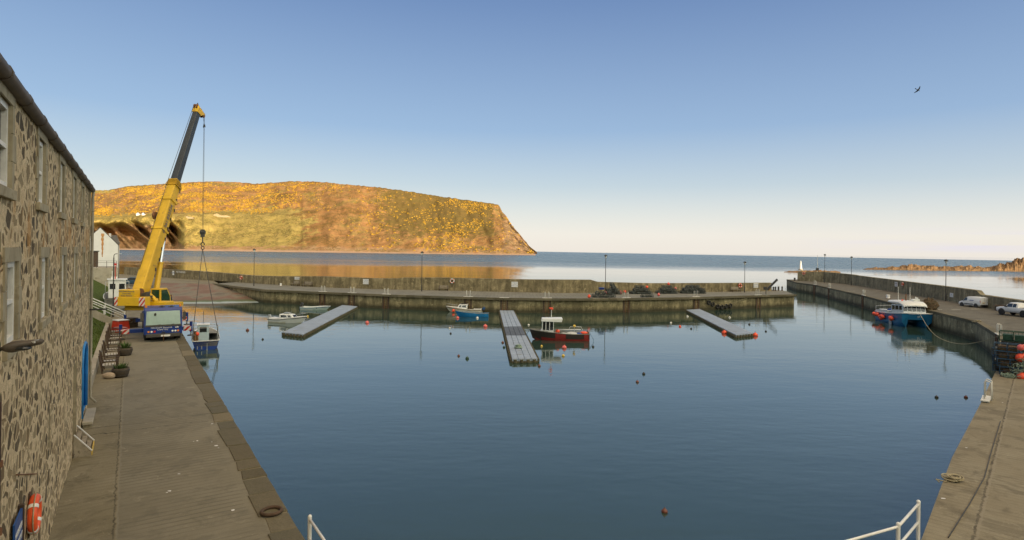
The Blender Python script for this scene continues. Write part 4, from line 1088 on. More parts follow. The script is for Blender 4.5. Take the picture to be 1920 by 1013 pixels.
# ladder rack and boxes along the carrier's left side
m = MB(); m.box((4.2, 1.0, 1.65), (1.6, .4, .45)); m.box((5.9, -1.0, 1.6), (1.2, .4, .4)); m.build('tool_box', 'bumper_dark', crane, bevel=.02)
# --- superstructure: slewed so that the boom points straight out to sea
PV = Vector((-30.55, 51.2, 0))
def SB(m, name, mat, parent, bevel=0.0):
    return xf(m, CMi).build(name, mat, parent, bevel=bevel)
m = MB(); m.cyl(PV + Vector((0, 0, 1.4)), PV + Vector((0, 0, 2.1)), .75, n=20); SB(m, 'turntable', 'bumper_dark', crane)
m = MB(); m.box((-30.7, 50.6, 2.28), (2.3, 4.6, .36)); m.box((-31.0, 49.2, 2.7), (1.9, 1.6, .55)); sup = SB(m, 'superstructure', 'crane_yellow_worn', crane, bevel=.04)
m = MB(); m.box((-30.98, 48.0, 2.88), (2.46, .75, .72)); cw = SB(m, 'counterweight', 'crane_yellow', crane, bevel=.03)
m = MB(); m.box((-31.28, 48.05, 3.54), (1.32, .72, .60)); SB(m, 'winch_cover', 'crane_yellow', crane, bevel=.03)
for x, w_ in ((-32.09, .25), (-29.98, .48)):
    m = MB(); m.box((x, 47.615, 2.88), (w_, .02, .70)); SB(m, 'striped_panel', 'hazard_stripes', cw)
def wtext(s_, size, pos, parent, mat='sign_ink', x=(1, 0, 0), y=(0, 0, 1)):
    return text('lettering', s_, size, mat, parent, CMi @ frame(pos, x, y))
wtext('MACDUFF Shipyards', .15, (-31.28, 47.672, 3.70), cw); wtext('Crane Hire', .15, (-31.28, 47.672, 3.53), cw); wtext('01261 832234', .16, (-31.28, 47.672, 3.35), cw)
# right hand side: engine deck, cab, guard arm
m = MB(); m.box((-29.55, 49.3, 2.50), (1.75, 1.2, .58)); SB(m, 'engine_cover', 'crane_yellow', crane, bevel=.06)
m = MB(); m.tube([(-30.75, 49.2, 3.35), (-30.3, 49.1, 3.38), (-29.9, 49.0, 3.1), (-29.55, 48.9, 2.75)], .16, 8); SB(m, 'guard_arm', 'crane_yellow', crane)
m = MB(); m.extr([(-30.95, 50.3, 2.45), (-30.95, 51.9, 2.45), (-30.95, 51.8, 3.1), (-30.95, 51.3, 3.78), (-30.95, 50.3, 3.78)], (.85, 0, 0)); oc = SB(m, 'operator_cab', 'crane_yellow', crane, bevel=.04)
m = MB(); m.box((-30.5, 50.28, 3.15), (.62, .03, 1.05)); m.extr([(-30.09, 50.45, 2.6), (-30.09, 51.7, 2.6), (-30.09, 51.65, 3.05), (-30.09, 51.2, 3.65), (-30.09, 50.45, 3.65)], (.02, 0, 0)); SB(m, 'window', 'cab_green_glass', oc)
m = MB()
for k in range(3): m.box((-30.45 + k * .16, 48.6, 3.32), (.10, .5, .4 + .1 * k))
m.box((-30.3, 48.7, 3.2), (.8, .6, .2)); SB(m, 'winch', 'bumper_dark', crane)
m = MB(); m.cyl((-31.9, 48.9, 3.45), (-30.9, 48.9, 3.45), .34, n=16); m.cyl((-31.95, 48.9, 3.45), (-31.88, 48.9, 3.45), .44, n=16); m.cyl((-30.92, 48.9, 3.45), (-30.85, 48.9, 3.45), .44, n=16); SB(m, 'rope_drum', 'rust', crane)
# --- boom
FT = D(262.5, 551, 49.7); TP = D(371.5, 203, 59.0)
bdv = (TP - FT).normalized(); BX = Vector((1, 0, 0)); BX = (BX - bdv * BX.dot(bdv)).normalized(); BY = bdv.cross(BX) * -1
if BY.y < 0: BY = -BY                                # BY: towards the boom's underside (away from the camera)
BL = (TP - FT).length
def bp(t, x=0, y=0): return FT + bdv * (BL * t) + BX * x + BY * y
def boxsec(m, t0, t1, w0, h0, w1, h1):
    lo = [bp(t0, a * w0 / 2, b * h0 / 2) for a, b in ((-1, -1), (1, -1), (1, 1), (-1, 1))]; hi = [bp(t1, a * w1 / 2, b * h1 / 2) for a, b in ((-1, -1), (1, -1), (1, 1), (-1, 1))]
    m.hexa(lo, hi)
def tfor(py):
    best = min(range(1001), key=lambda k: abs(471 + F * (EYE - bp(k / 1000).z) / bp(k / 1000).y + (960 - 960 - F * bp(k / 1000).x / bp(k / 1000).y * 0) * 0 + .0133 * F * bp(k / 1000).x / bp(k / 1000).y - py))
    return best / 1000
t1 = tfor(347)
print('boom length', BL, 't1', t1)
m = MB(); boxsec(m, -.03, t1 - .08, .92, 1.06, .84, .98); boxsec(m, t1 - .085, t1, .78, .92, .76, .90); boom = SB(m, 'boom', 'crane_yellow_worn', crane, bevel=.09)
m = MB(); boxsec(m, t1 - .01, .985, .62, .70, .50, .58); SB(m, 'boom_extension', 'boom_grey', crane, bevel=.05)
m = MB()
for k in range(5): boxsec(m, t1 - .012 + k * .0075, t1 - .009 + k * .0075, .98 - .05 * k, 1.12 - .05 * k, .98 - .05 * k, 1.12 - .05 * k)
SB(m, 'boom_collar', 'crane_yellow_worn', boom)
m = MB(); boxsec(m, t1 - .092, t1 - .078, .98, 1.14, .98, 1.14); SB(m, 'stiffener_band', 'crane_yellow', boom); m = MB(); boxsec(m, .30, .308, 1.0, 1.13, 1.0, 1.13); SB(m, 'stiffener_band', 'crane_yellow', boom)
# scuffs, clamps and brackets along the boom
random.seed(8); m = MB()
for k in range(9):
    t = .12 + k * .05; m.box(bp(t, .46, random.uniform(.30, .45)), (.06, .10, .30))
SB(m, 'bracket', 'dark_metal', boom)
tl = .5 * (tfor(372) + tfor(452))
tx = text('lettering', '01261 832234', .50, 'sign_ink', boom, CMi @ frame(bp(tl, .468, -.10), bdv, -BY), .004, 'CENTER')
m = MB(); m.cyl(bp(tfor(409), -.48, -.45), bp(tfor(409), -.62, -.45), .36, n=18); SB(m, 'hose_reel', 'rust', boom)
m = MB(); m.tube([bp(.1, -.3, -.6), bp(t1, -.28, -.62), bp(.99, -.15, -.55)], .022, 5); SB(m, 'winch_rope', 'steel_rope', boom)
m = MB(); m.hexa([bp(.965, -.30, -.34), bp(.965, .30, -.34), bp(.965, .30, .34), bp(.965, -.30, .34)], [bp(1.0, -.28, -.42), bp(1.0, .28, -.42), bp(1.0, .28, 1.05), bp(1.0, -.28, 1.05)])
hd = SB(m, 'boom_head', 'crane_yellow_worn', crane, bevel=.03)
m = MB()
for yy in (-.35, .35, .95):
    for x in (-.12, .12): m.cyl(bp(.995, x - .05, yy), bp(.995, x + .05, yy), .26, n=14)
SB(m, 'sheave', 'rust', hd)
m = MB(); m.tube([bp(1.005, 0, -.3), bp(1.02, 0, -.28)], .05, 6); SB(m, 'anemometer', 'dark_metal', hd)
# --- luffing ram
cyA, cyB = D(291, 557, 51.3), bp(tfor(428), .1, .60)
cm_ = cyA.lerp(cyB, .50)
m = MB(); m.cyl(cyA, cm_, .25, .24, n=14); m.cyl(cm_, cm_ + (cyB - cyA) * .015, .28, n=14); ram = SB(m, 'luffing_ram', 'crane_yellow', crane)
m = MB(); m.cyl(cm_, cyB, .15, n=12); SB(m, 'ram_rod', 'chrome_rod', ram)
# --- hoist rope and hook block
hp = D(380, 441, 60.2); tp = Vector((hp.x, hp.y, bp(.992, 0, .95).z))
m = MB()
for dx_ in (-.05, .05): m.cyl(tp + Vector((dx_ * .6, .0, -.1)), hp + Vector((dx_, 0, .45)), .016, n=5)
SB(m, 'hoist_rope', 'steel_rope', crane)
m = MB(); m.box(hp + Vector((0, 0, .18)), (.34, .26, .78)); m.cyl(hp + Vector((-.22, 0, .3)), hp + Vector((.22, 0, .3)), .20, n=12); hb = SB(m, 'hook_block', 'bumper_dark', crane, bevel=.03)
hk = D(380, 458, 60.2)
m = MB(); m.cyl(hk + Vector((0, 0, .2)), hp + Vector((0, 0, -.2)), .06, n=8); m.torus(hk, .17, .055, (0, 1, 0), 16, 6, a0=R(-200), a1=R(70)); SB(m, 'hook', 'dark_metal', hb)
sh_ = bp(1.0, 0, 1.05); se = D(383, 236, sh_.y)
m = MB(); m.tube([sh_, sh_.lerp(se, .6), se], .014, 5); m.torus(se + Vector((0, 0, -.12)), .10, .035, (0, 1, 0), 12, 6, a0=R(-200), a1=R(70)); m.box(se, (.14, .14, .24)); SB(m, 'fly_hook', 'dark_metal', crane)
# ------------------------------------------------------------------ boats
paint('hull_blue', (.018, .055, .26), .35, .14, 1.5, (.03, .07, .2), .62)
paint('hull_sea_blue', (.012, .13, .27), .35, .14, 1.2, (.02, .10, .20), .6)
paint('hull_bright_blue', (.012, .17, .40), .4, .12, 2.0, (.02, .12, .28), .6)
paint('hull_cream', (.58, .55, .45), .4, .1, 1.5, (.42, .38, .28), .62)
paint('hull_white', (.62, .63, .61), .35, .08, 1.5, (.46, .44, .38), .66)
paint('hull_mint', (.46, .56, .52), .4, .1, 1.5, (.36, .38, .33), .62)
paint('hull_red', (.24, .022, .018), .42, .18, 1.5, (.13, .02, .015), .56)
paint('hull_black', (.028, .022, .018), .5, .25, 2.0)
paint('antifoul_red', (.30, .028, .022), .6, .2, 2.0)
paint('deck_grey', (.20, .20, .18), .8, .2, 3.0, (.30, .28, .22), .6)
paint('cabin_white', (.68, .69, .67), .35, .07, 2.0, (.5, .47, .4), .7)
paint('cabin_pale_blue', (.42, .54, .60), .45, .1, 2.0)
paint('net_blue', (.02, .06, .22), .9, .3, 8)
paint('tarpaulin', (.45, .48, .48), .7, .15, 3.0)
paint('outboard_grey', (.30, .32, .33), .35, .1); paint('outboard_blue', (.012, .06, .17), .35, .1); paint('outboard_black', (.03, .03, .032), .35, .1)
paint('varnish', (.16, .085, .035), .45, .25, 5)

def make_hull(L, B, fs, fbow, draft=.3, transom=.85, rake=.5, n=18, floor=.25, pw=1.7, fine=.45, wall=.06):
    """Stations stern -> bow; returns outer rows, inner rows and a gunwale function."""
    def half(t):
        if t < fine: return B / 2 * (transom + (1 - transom) * math.sin(math.pi / 2 * t / fine))
        return B / 2 * max(.012, math.cos(math.pi / 2 * ((t - fine) / (1 - fine)) ** pw))
    def gz(t): return fs + (fbow - fs) * t ** 2.1 - .06 * math.sin(math.pi * min(1, t * 1.6)) * (1 if t < .625 else 0)
    def kz(t): return -draft + (draft + fbow * .12) * max(0, (t - .72) / .28) ** 2.2
    prof = [(0, 0), (.50, .07), (.80, .24), (.91, .50), (.97, .76), (1, 1)]
    outer, inner = [], []
    for i in range(n + 1):
        t = i / n; b = half(t); g = gz(t); k = kz(t)
        sharp = max(0, (t - .6) / .4)
        def pt(f, h, b_, lo):
            ff = f * (1 - sharp) + sharp * (.15 + .85 * h) * (1 if f > 0 else 0) if f > 0 else 0
            z = k + (g - k) * h
            return ff * b_, max(z, lo), L * t + rake * (max(-.2, z - k) / (g - k)) * t ** 5
        ro = []; ri = []
        for f, h in prof[::-1]:
            y, z, x = pt(f, h, b, -9); ro.append((x, y, z)); y, z, x = pt(f, h, max(.004, b - wall), floor); ri.append((min(x, L * t + rake * .9), y, z if h < 1 else g))
        for f, h in prof[1:]:
            y, z, x = pt(f, h, b, -9); ro.append((x, -y, z)); y, z, x = pt(f, h, max(.004, b - wall), floor); ri.append((min(x, L * t + rake * .9), -y, z if h < 1 else g))
        outer.append(ro); inner.append(ri)
    def gun(t, s=1, off=0.0, dz=0.0): return Vector((L * t + rake * t ** 5, s * (half(t) + off), gz(t) + dz))
    return outer, inner, gun, half, gz
def hull_mesh(outer, inner, wl=.05, open_=True):
    m = MB(); n = len(outer[0])
    for a, b in zip(outer, outer[1:]):
        for i in range(n - 1):
            zc = (a[i][2] + a[i + 1][2] + b[i][2] + b[i + 1][2]) / 4
            m.add([a[i], a[i + 1], b[i + 1], b[i]], [(0, 1, 2, 3)], 1 if zc < wl else 0, True)
    m.add(outer[0], [tuple(range(n))], 0)
    if open_:
        m.rows(inner, mi=2)
        for k in (0, n - 1):
            for a, b, c, d in zip(outer, outer[1:], inner[1:], inner): m.add([a[k], b[k], c[k], d[k]], [(0, 1, 2, 3)], 2)
        m.add(inner[0], [tuple(range(n))], 2)
        m.quad(outer[0][0], inner[0][0], inner[0][-1], outer[0][-1], mi=2)
    return m
def gun_tube(gun, r, off=.0, dz=0., t0=0, t1=1, n=16):
    m = MB()
    for s in (1, -1): m.tube([gun(t0 + (t1 - t0) * k / n, s, off, dz) for k in range(n + 1)], r, 6)
    return m
def deck_mesh(gun, t0, t1, dz=-.04, n=10, camber=.05, shrink=.03):
    m = MB(); rows = []
    for k in range(n + 1):
        t = t0 + (t1 - t0) * k / n; a, b = gun(t, 1, -shrink, dz), gun(t, -1, -shrink, dz)
        if a.y < 0: a.y = .005; b.y = -.005
        rows.append([a.lerp(b, j / 4) + Vector((0, 0, camber * math.sin(math.pi * j / 4))) for j in range(5)])
    m.rows(rows); return m
def outboard(parent, x, z, mat, tilt=0.0, sc=1.0):
    M = Matrix.Rotation(tilt, 3, 'Y')
    def T(p): return Vector((x, 0, z)) + (M @ Vector(p)) * sc
    m = MB(); lo = [T((a, b, .0)) for a, b in ((-.36, -.14), (.08, -.14), (.08, .14), (-.36, .14))]; hi = [T((a, b, .46)) for a, b in ((-.30, -.10), (.05, -.10), (.05, .10), (-.30, .10))]
    m.hexa(lo, hi); o = m.build('outboard_motor', mat, parent, bevel=.05 * sc)
    m = MB(); m.hexa([T((a, b, -.75)) for a, b in ((-.20, -.04), (-.02, -.04), (-.02, .04), (-.20, .04))], [T((a, b, .0)) for a, b in ((-.26, -.07), (.0, -.07), (.0, .07), (-.26, .07))]); m.build('motor_leg', 'outboard_black', o)
    return o
def place(px, py, deg, name, label, cat, group=None):
    return thing(name, label, cat, G(px, py, WATER), R(deg), group)
def win_panel(m, pts, off):
    a = Vector(pts[1]) - Vector(pts[0]); b = Vector(pts[2]) - Vector(pts[0]); nrm = a.cross(b).normalized()
    if nrm.dot(Vector(off)) < 0: nrm = -nrm
    m.extr([Vector(p) + nrm * .004 for p in pts], nrm * .012)

# --- blue boat in the lifting slings
bb = D(386, 650, 55.2); fwd = Vector((-.47, .88, 0)).normalized()
lb_ = thing('fishing_boat', 'small blue fishing boat hanging in the crane slings beside the quay', 'boat', Vector((bb.x, bb.y, WATER + .06)), math.atan2(fwd.y, fwd.x))
ou, inn, gun, half, gz = make_hull(6.4, 2.35, .82, 1.35, .25, .92, .5, floor=.30)
hull_mesh(ou, inn, .10).build('hull', ['hull_blue', 'hull_white', 'deck_grey'], lb_)
gun_tube(gun, .06, .0, .0).build('gunwale', 'hull_white', lb_)
m = MB(); m.box((.06, 0, .80), (.16, 2.1, .07)); m.build('transom_cap', 'hull_white', lb_, bevel=.01)
deck_mesh(gun, .6, .99, -.02).build('foredeck', 'deck_grey', lb_)
m = MB(); m.box((2.7, .22, 1.18), (1.1, 1.0, 1.75)); wh_ = m.build('wheelhouse', 'cabin_pale_blue', lb_, bevel=.03)
m = MB(); m.box((2.7, .22, 2.08), (1.25, 1.15, .06)); m.build('roof', 'cabin_white', wh_, bevel=.01)
m = MB(); m.box((2.14, .22, 1.62), (.02, .6, .5)); m.build('window', 'dark_glass', wh_)
m = MB()
for s in (-1, 1):
    for x in (.35, 2.9): m.cyl((x, s * 1.02, .75), (x, s * 1.02, 2.0), .028, n=6)
    m.cyl((.35, s * 1.02, 2.0), (2.9, s * 1.02, 2.0), .028, n=6); m.cyl((.35, s * 1.02, 1.45), (2.9, s * 1.02, 1.45), .02, n=6)
m.cyl((.35, -1.02, 2.0), (.35, 1.02, 2.0), .028, n=6); m.cyl((2.9, -1.02, 2.0), (2.9, 1.02, 2.0), .028, n=6)
m.build('pipe_frame', 'galvanised', lb_)
m = MB(); m.cyl((3.0, .2, 2.1), (3.0, .2, 3.3), .02, n=6); m.build('mast', 'dark_metal', lb_)
m = MB(); m.box((1.0, .2, .50), (.9, .7, .3)); m.build('engine_box', 'hull_white', lb_, bevel=.03)
for y in (-.1, .35, .7): 
    m = MB(); m.box((-.03, y, .2), (.05, .07, .75 if y == -.1 else .3)); m.build('rudder_fitting', 'galvanised', lb_)
m = MB(); m.cyl((.9, .75, .4), (.9, .75, 1.25), .13, n=10); m.cyl((1.2, .85, .4), (1.2, .85, 1.1), .12, n=10); m.build('hauler_post', 'varnish', lb_)
m = MB(); m.sph((.9, .75, 1.38), .20); m.build('buoy', 'buoy_orange', lb_)
m = MB(); m.cyl((.2, .92, .8), (.2, .92, 1.75), .10, n=8); m.build('fender_pole', 'varnish', lb_)
hk_ = D(380, 466, 60.2)
sgt = thing('lifting_sling', 'four leg lifting sling from the crane hook down to the blue boat', 'sling', hk_)
LM = Matrix.Translation(lb_.location) @ Matrix.Rotation(lb_.rotation_euler.z, 4, 'Z')
m = MB(); m.torus((0, 0, .05), .16, .04, (0, 1, 0), 14, 6); m.build('ring', 'dark_metal', sgt)
for x, s in ((.9, 1), (3.6, 1), (.9, -1), (3.6, -1)):
    e_ = LM @ Vector((x, s * 1.16, .8)) - hk_
    m = MB(); m.tube([(0, 0, -.1), e_.lerp(Vector((0, 0, -.1)), .5), e_, LM @ Vector((x, s * .8, -.2)) - hk_, LM @ Vector((x, 0, -.32)) - hk_], .028, 5); m.build('strap', 'steel_rope', sgt)

# --- cabin cruisers and dinghies
def cruiser(px, py, deg, L, B, label, hullm, motor, tilt, cab0=.36, cab1=.74, ch=.62):
    t = place(px, py, deg, 'cabin_boat', label, 'boat')
    ou, inn, gun, half, gz = make_hull(L, B, .52, .86, .25, .86, .55, floor=.18)
    hull_mesh(ou, inn, .06).build('hull', [hullm, 'hull_cream', 'hull_white'], t)
    gun_tube(gun, .035, .012, -.10).build('rubbing_strake', 'hull_black' if hullm == 'hull_white' else 'varnish', t)
    gun_tube(gun, .04, -.02, .015).build('gunwale', 'hull_white', t)
    deck_mesh(gun, cab0, .985, .0, camber=.07).build('foredeck', 'hull_white', t)
    x0, x1 = L * cab0, L * cab1; w0 = half(cab0) * .80; w1 = half(cab1) * .72; zb = gz(cab0) + .0; zt = zb + ch
    lo = [(x0, -w0, zb - .1), (x1 + .35, -w1, zb - .05), (x1 + .35, w1, zb - .05), (x0, w0, zb - .1)]; hi = [(x0 - .12, -w0 * .86, zt), (x1 - .18, -w1 * .84, zt - .03), (x1 - .18, w1 * .84, zt - .03), (x0 - .12, w0 * .86, zt)]
    m = MB(); m.hexa(lo, hi); cb = m.build('cabin', 'cabin_white', t, bevel=.07)
    def q(s, u, h):
        a = Vector(lo[0 if s < 0 else 3]).lerp(Vector(lo[1 if s < 0 else 2]), u); b = Vector(hi[0 if s < 0 else 3]).lerp(Vector(hi[1 if s < 0 else 2]), u); return a.lerp(b, h)
    for s in (-1, 1):
        for u0, u1 in ((.10, .54), (.62, .86)):
            m = MB(); win_panel(m, [q(s, u0, .40), q(s, u1, .40), q(s, u1, .84), q(s, u0 + .02, .84)], (0, s, 0)); m.build('window', 'dark_glass', cb)
    m = MB(); win_panel(m, [Vector(lo[1]).lerp(Vector(lo[2]), .12).lerp(Vector(hi[1]).lerp(Vector(hi[2]), .14), .45), Vector(lo[1]).lerp(Vector(lo[2]), .88).lerp(Vector(hi[1]).lerp(Vector(hi[2]), .86), .45), Vector(lo[1]).lerp(Vector(lo[2]), .88).lerp(Vector(hi[1]).lerp(Vector(hi[2]), .86), .86), Vector(lo[1]).lerp(Vector(lo[2]), .12).lerp(Vector(hi[1]).lerp(Vector(hi[2]), .14), .86)], (1, 0, .3)); m.build('windscreen', 'dark_glass', cb)
    m = MB()
    for s in (-1, 1): m.tube([gun(.72, s, -.08, .02), gun(.74, s, -.08, .36), gun(.9, s, -.06, .40), gun(1, s * .2, 0, .42)], .014, 5)
    m.build('pulpit_rail', 'chrome_rod', t)
    m = MB(); m.box((L * .16, 0, .50), (L * .2, half(.1) * 1.5, .10)); m.box((L * .05, 0, .52), (.3, half(.05) * 1.7, .16)); m.build('thwart', 'hull_white', t, bevel=.02)
    outboard(t, -.02, .52, motor, tilt)
    return t, gun, cb, zt
c1_, gun, cb, zt = cruiser(508, 603.5, -9, 4.5, 1.85, 'small white cabin boat with a grey outboard, next to the slanting pontoon', 'hull_white', 'outboard_grey', R(-12))
m = MB(); m.box((2.35, -.1, zt + .09), (.7, .5, .20)); m.cyl((2.9, 0, zt), (2.9, 0, zt + .45), .012, n=5); m.build('hatch', 'outboard_grey', cb, bevel=.05)
c2_, gun, cb, zt = cruiser(904, 586, 176, 5.2, 1.9, 'cream cabin boat with a blue outboard moored against the far pier wall', 'hull_cream', 'outboard_blue', R(-35), .46, .72, .72)
m = MB(); m.sph((4.4, .98, .28), .24); m.build('fender', 'buoy_orange', c2_)
m = MB(); m.box((2.9, 0, zt + .06), (.9, .9, .06)); m.build('roof_box', 'dark_metal', cb)
dg_ = place(566, 580, -6, 'dinghy', 'open pale green dinghy with a tilted black outboard by the far pier', 'boat')
ou, inn, gun, half, gz = make_hull(4.2, 1.65, .42, .62, .2, .88, .55, floor=.14)
hull_mesh(ou, inn, .03).build('hull', ['hull_mint', 'hull_white', 'hull_white'], dg_)
gun_tube(gun, .022, .01, -.13).build('stripe', 'hull_blue', dg_); gun_tube(gun, .03).build('gunwale', 'hull_white', dg_)
for x in (1.0, 2.3): 
    m = MB(); m.box((x, 0, .34), (.28, 1.45, .05)); m.build('thwart', 'hull_mint', dg_)
m = MB(); m.cyl((2.75, -.74, .30), (2.75, -.80, .30), .07, n=8); m.build('fender', 'buoy_black', dg_)
outboard(dg_, .0, .52, 'outboard_black', R(32), 1.05)
br_ = place(916, 594.5, 178, 'rowing_boat', 'open bright blue rowing boat in front of the cream cabin boat', 'boat')
ou, inn, gun, half, gz = make_hull(4.55, 1.6, .55, .78, .2, .80, .35, floor=.16, fine=.5)
hull_mesh(ou, inn, -.5).build('hull', ['hull_bright_blue', 'hull_bright_blue', 'deck_grey'], br_); gun_tube(gun, .03).build('gunwale', 'hull_sea_blue', br_)
for x in (1.1, 2.2, 3.2):
    m = MB(); m.box((x, 0, .42), (.24, 1.4, .04)); m.build('thwart', 'hull_bright_blue', br_)

# --- red fishing boat
rb = place(1104, 638, 178.5, 'fishing_boat', 'red and black fishing boat with a white wheelhouse beside the middle pontoon', 'boat')
ou, inn, gun, half, gz = make_hull(6.2, 2.2, .78, 1.12, .35, .80, .35, floor=.28, fine=.5)
hull_mesh(ou, inn, .20).build('hull', ['hull_black', 'hull_red', 'deck_grey'], rb)
m = MB(); gun_tube(gun, .045).build('gunwale', 'deck_grey', rb)
for a, b, mt in ((.02, .10, 'hull_red'), (.42, .60, 'hull_red')):
    m = MB(); rows = []
    for k in range(7):
        t = a + (b - a) * k / 6; row = []
        i = t * 18; i0 = min(17, int(i)); f = i - i0
        for j in (0, 1, 2, 3):
            p = Vector(ou[i0][j]).lerp(Vector(ou[i0 + 1][j]), f); q = Vector((p.x, p.y + .012, p.z - (.05 if j == 0 else 0))); row.append(q)
        rows.append(row)
    m.rows(rows); o = m.build('hull_panel', mt, rb)
m = MB()
for k in range(7): pass
x0, x1, zb, zt, hw = 3.95, 5.15, .80, 2.15, .80
def post(m, x, y): m.beam((x, y, zb), (x + (x - x0) * -.04, y * .96, zt), .07, .07, up=(0, 1, 0))
m = MB(); m.hexa([(x0 - .02, -hw, .55), (x1 + .35, -hw * .62, .72), (x1 + .35, hw * .62, .72), (x0 - .02, hw, .55)], [(x0 - .02, -hw, 1.12), (x1 + .05, -hw * .8, 1.12), (x1 + .05, hw * .8, 1.12), (x0 - .02, hw, 1.12)]); whs = m.build('wheelhouse', 'cabin_white', rb, bevel=.02)
corners = [(x0, hw), (x0 + .42, hw * .94), (x0 + .82, hw * .87), (x1, hw * .8)]
for x, y in corners:
    for s in (-1, 1):
        m = MB(); m.beam((x, s * y, 1.1), (x - .02, s * y * .97, 2.06), .08, .06, up=(1, 0, 0)); m.build('window_post', 'cabin_white', whs)
for (xa, ya), (xb, yb) in zip(corners, corners[1:]):
    for s in (-1, 1):
        m = MB(); m.quad((xa + .04, s * ya * .99, 1.12), (xb - .04, s * yb * .99, 1.12), (xb - .06, s * yb * .96, 2.04), (xa + .02, s * ya * .96, 2.04)); m.build('window', 'dark_glass', whs)
m = MB(); m.quad((x1, -hw * .78, 1.12), (x1, hw * .78, 1.12), (x1 - .02, hw * .76, 2.04), (x1 - .02, -hw * .76, 2.04)); m.build('windscreen', 'dark_glass', whs)
m = MB(); m.hexa([(3.05, -.92, 2.02), (x1 + .12, -.76, 2.05), (x1 + .12, .76, 2.05), (3.05, .92, 2.02)], [(2.95, -.9, 2.40), (x1 + .05, -.72, 2.36), (x1 + .05, .72, 2.36), (2.95, .9, 2.40)]); m.build('roof', 'cabin_white', whs, bevel=.04)
m = MB(); m.cyl((4.15, 0, 2.38), (4.15, 0, 3.35), .03, n=6); m.cyl((4.15, -.25, 2.9), (4.15, .25, 2.9), .015, n=5); mst = m.build('mast', 'cabin_white', rb)
m = MB(); m.sph((4.1, 0, 3.4), .15); m.sph((4.3, 0, 3.45), .10); m.build('radar_reflector', 'buoy_orange', mst)
m = MB(); m.lathe([(.02, 0), (.2, .04), (.24, .2), (.2, .36), (.02, .4)], (3.45, .2, .75), 12); m.build('buoy', 'buoy_orange', rb)
m = MB(); m.sph((.55, .1, .80), .3, sc=(1.4, 1, .6)); m.build('oilskin_heap', 'buoy_orange', rb)
m = MB(); m.sph((1.9, .25, .66), .5, sc=(1.5, 1.1, .5)); m.sph((2.8, .3, .62), .35, sc=(1.4, 1, .6)); m.build('tarpaulin', 'tarpaulin', rb)
m = MB(); m.sph((1.15, .3, .70), .28, sc=(1.3, 1, .6)); m.build('net_heap', 'net_blue', rb)
m = MB(); m.tube([(3.3, -.8, 1.0), (2.2, -.92, 1.0), (.8, -.85, 1.05)], .05, 6); m.tube([(2.2, -.7, 1.0), (2.0, -.7, 1.35), (.8, -.7, 1.35), (.6, -.7, 1.0)], .025, 6); m.build('side_rail', 'cabin_white', rb)
m = MB(); m.sph((1.6, -.2, 1.5), .16); m.build('float', 'buoy_yellow', rb)
m = MB(); m.cyl((1.6, -.2, .6), (1.6, -.2, 1.36), .03, n=6); m.build('float_stand', 'galvanised', rb)
m = MB(); m.cyl((.1, .6, .8), (.1, .6, 1.0), .07, n=8); m.cyl((.1, -.6, .8), (.1, -.6, 1.0), .07, n=8); m.build('mooring_post', 'varnish', rb)
def rope_thing(name, label, pts, r=.02, mat='rope', sag=.0):
    pts = [Vector(p) for p in pts]; q = []
    for a, b in zip(pts, pts[1:]):
        for k in range(12): t = k / 12; p = a.lerp(b, t); p.z -= sag * 4 * t * (1 - t); q.append(p)
    q.append(pts[-1]); o0 = q[0]
    m = MB(); m.tube([p - o0 for p in q], r, 5); o = m.build(name, mat); o.location = o0
    return tag(o, label, 'rope')
RM = Matrix.Translation(rb.location) @ Matrix.Rotation(rb.rotation_euler.z, 4, 'Z')
rope_thing('mooring_rope', 'slack mooring rope at the bow of the red fishing boat', [RM @ gun(1, 0, 0, 0), RM @ Vector((7.05, .15, .1)), RM @ Vector((6.9, .3, -.1))], .022, 'rope_blue')
rope_thing('mooring_rope', 'slack mooring rope off the stern of the red fishing boat', [RM @ Vector((.0, .6, .9)), RM @ Vector((-.45, .8, .15)), RM @ Vector((-.35, .9, -.1))], .022, 'rope_blue')

# --- blue catamaran by the east pier
cp_ = G(1717, 614, WATER); hd_ = Vector((-.21, -.978, 0))
ct = thing('catamaran', 'blue catamaran workboat with a white wheelhouse and orange fenders, by the right pier', 'boat', cp_ - hd_ * 9.0, math.atan2(hd_.y, hd_.x))
CL, CB = 9.0, 3.7
for s in (-1, 1):
    m = MB(); rows = []
    for k in range(13):
        t = k / 12; wd = .62 * (1 if t < .6 else max(.25, math.cos(math.pi / 2 * ((t - .6) / .4) ** 2) ** .6)); g = 1.28 + .62 * t ** 2; kz_ = -.5 + .35 * max(0, (t - .75) / .25) ** 2
        x = CL * t; yc = s * (CB / 2 - .62); rk = .45 * t ** 4
        rows.append([(x + rk, s * CB / 2, g), (x + rk * .6, s * (CB / 2 - .03), .3 + .4 * t), (x, yc + s * wd * .75, kz_ + .35), (x, yc, kz_), (x, yc - s * wd * .75, kz_ + .35), (x + rk * .3, yc - s * wd, .5), (x + rk, yc - s * wd, g - .05)])
    m.rows(rows); m.add(rows[0], [tuple(range(7))]); m.add(rows[-1], [tuple(range(7))]); m.build('hull', 'hull_sea_blue', ct)
m = MB(); m.hexa([(0, -1.5, .85), (9.2, -1.5, 1.0), (9.2, 1.5, 1.0), (0, 1.5, .85)], [(0, -1.82, 1.02), (9.42, -1.82, 1.78), (9.42, 1.82, 1.78), (0, 1.82, 1.02)]); m.build('bridge_deck', 'hull_sea_blue', ct, bevel=.05)
m = MB()
for s in (-1, 1): m.tube([(CL * t + .45 * t ** 4, s * CB / 2, 1.30 + .62 * t ** 2) for t in [k / 12 for k in range(13)]], .07, 6)
m.tube([(9.45, -1.85, 1.92), (9.55, 0, 1.96), (9.45, 1.85, 1.92)], .08, 6); m.build('gunwale', 'cabin_white', ct)
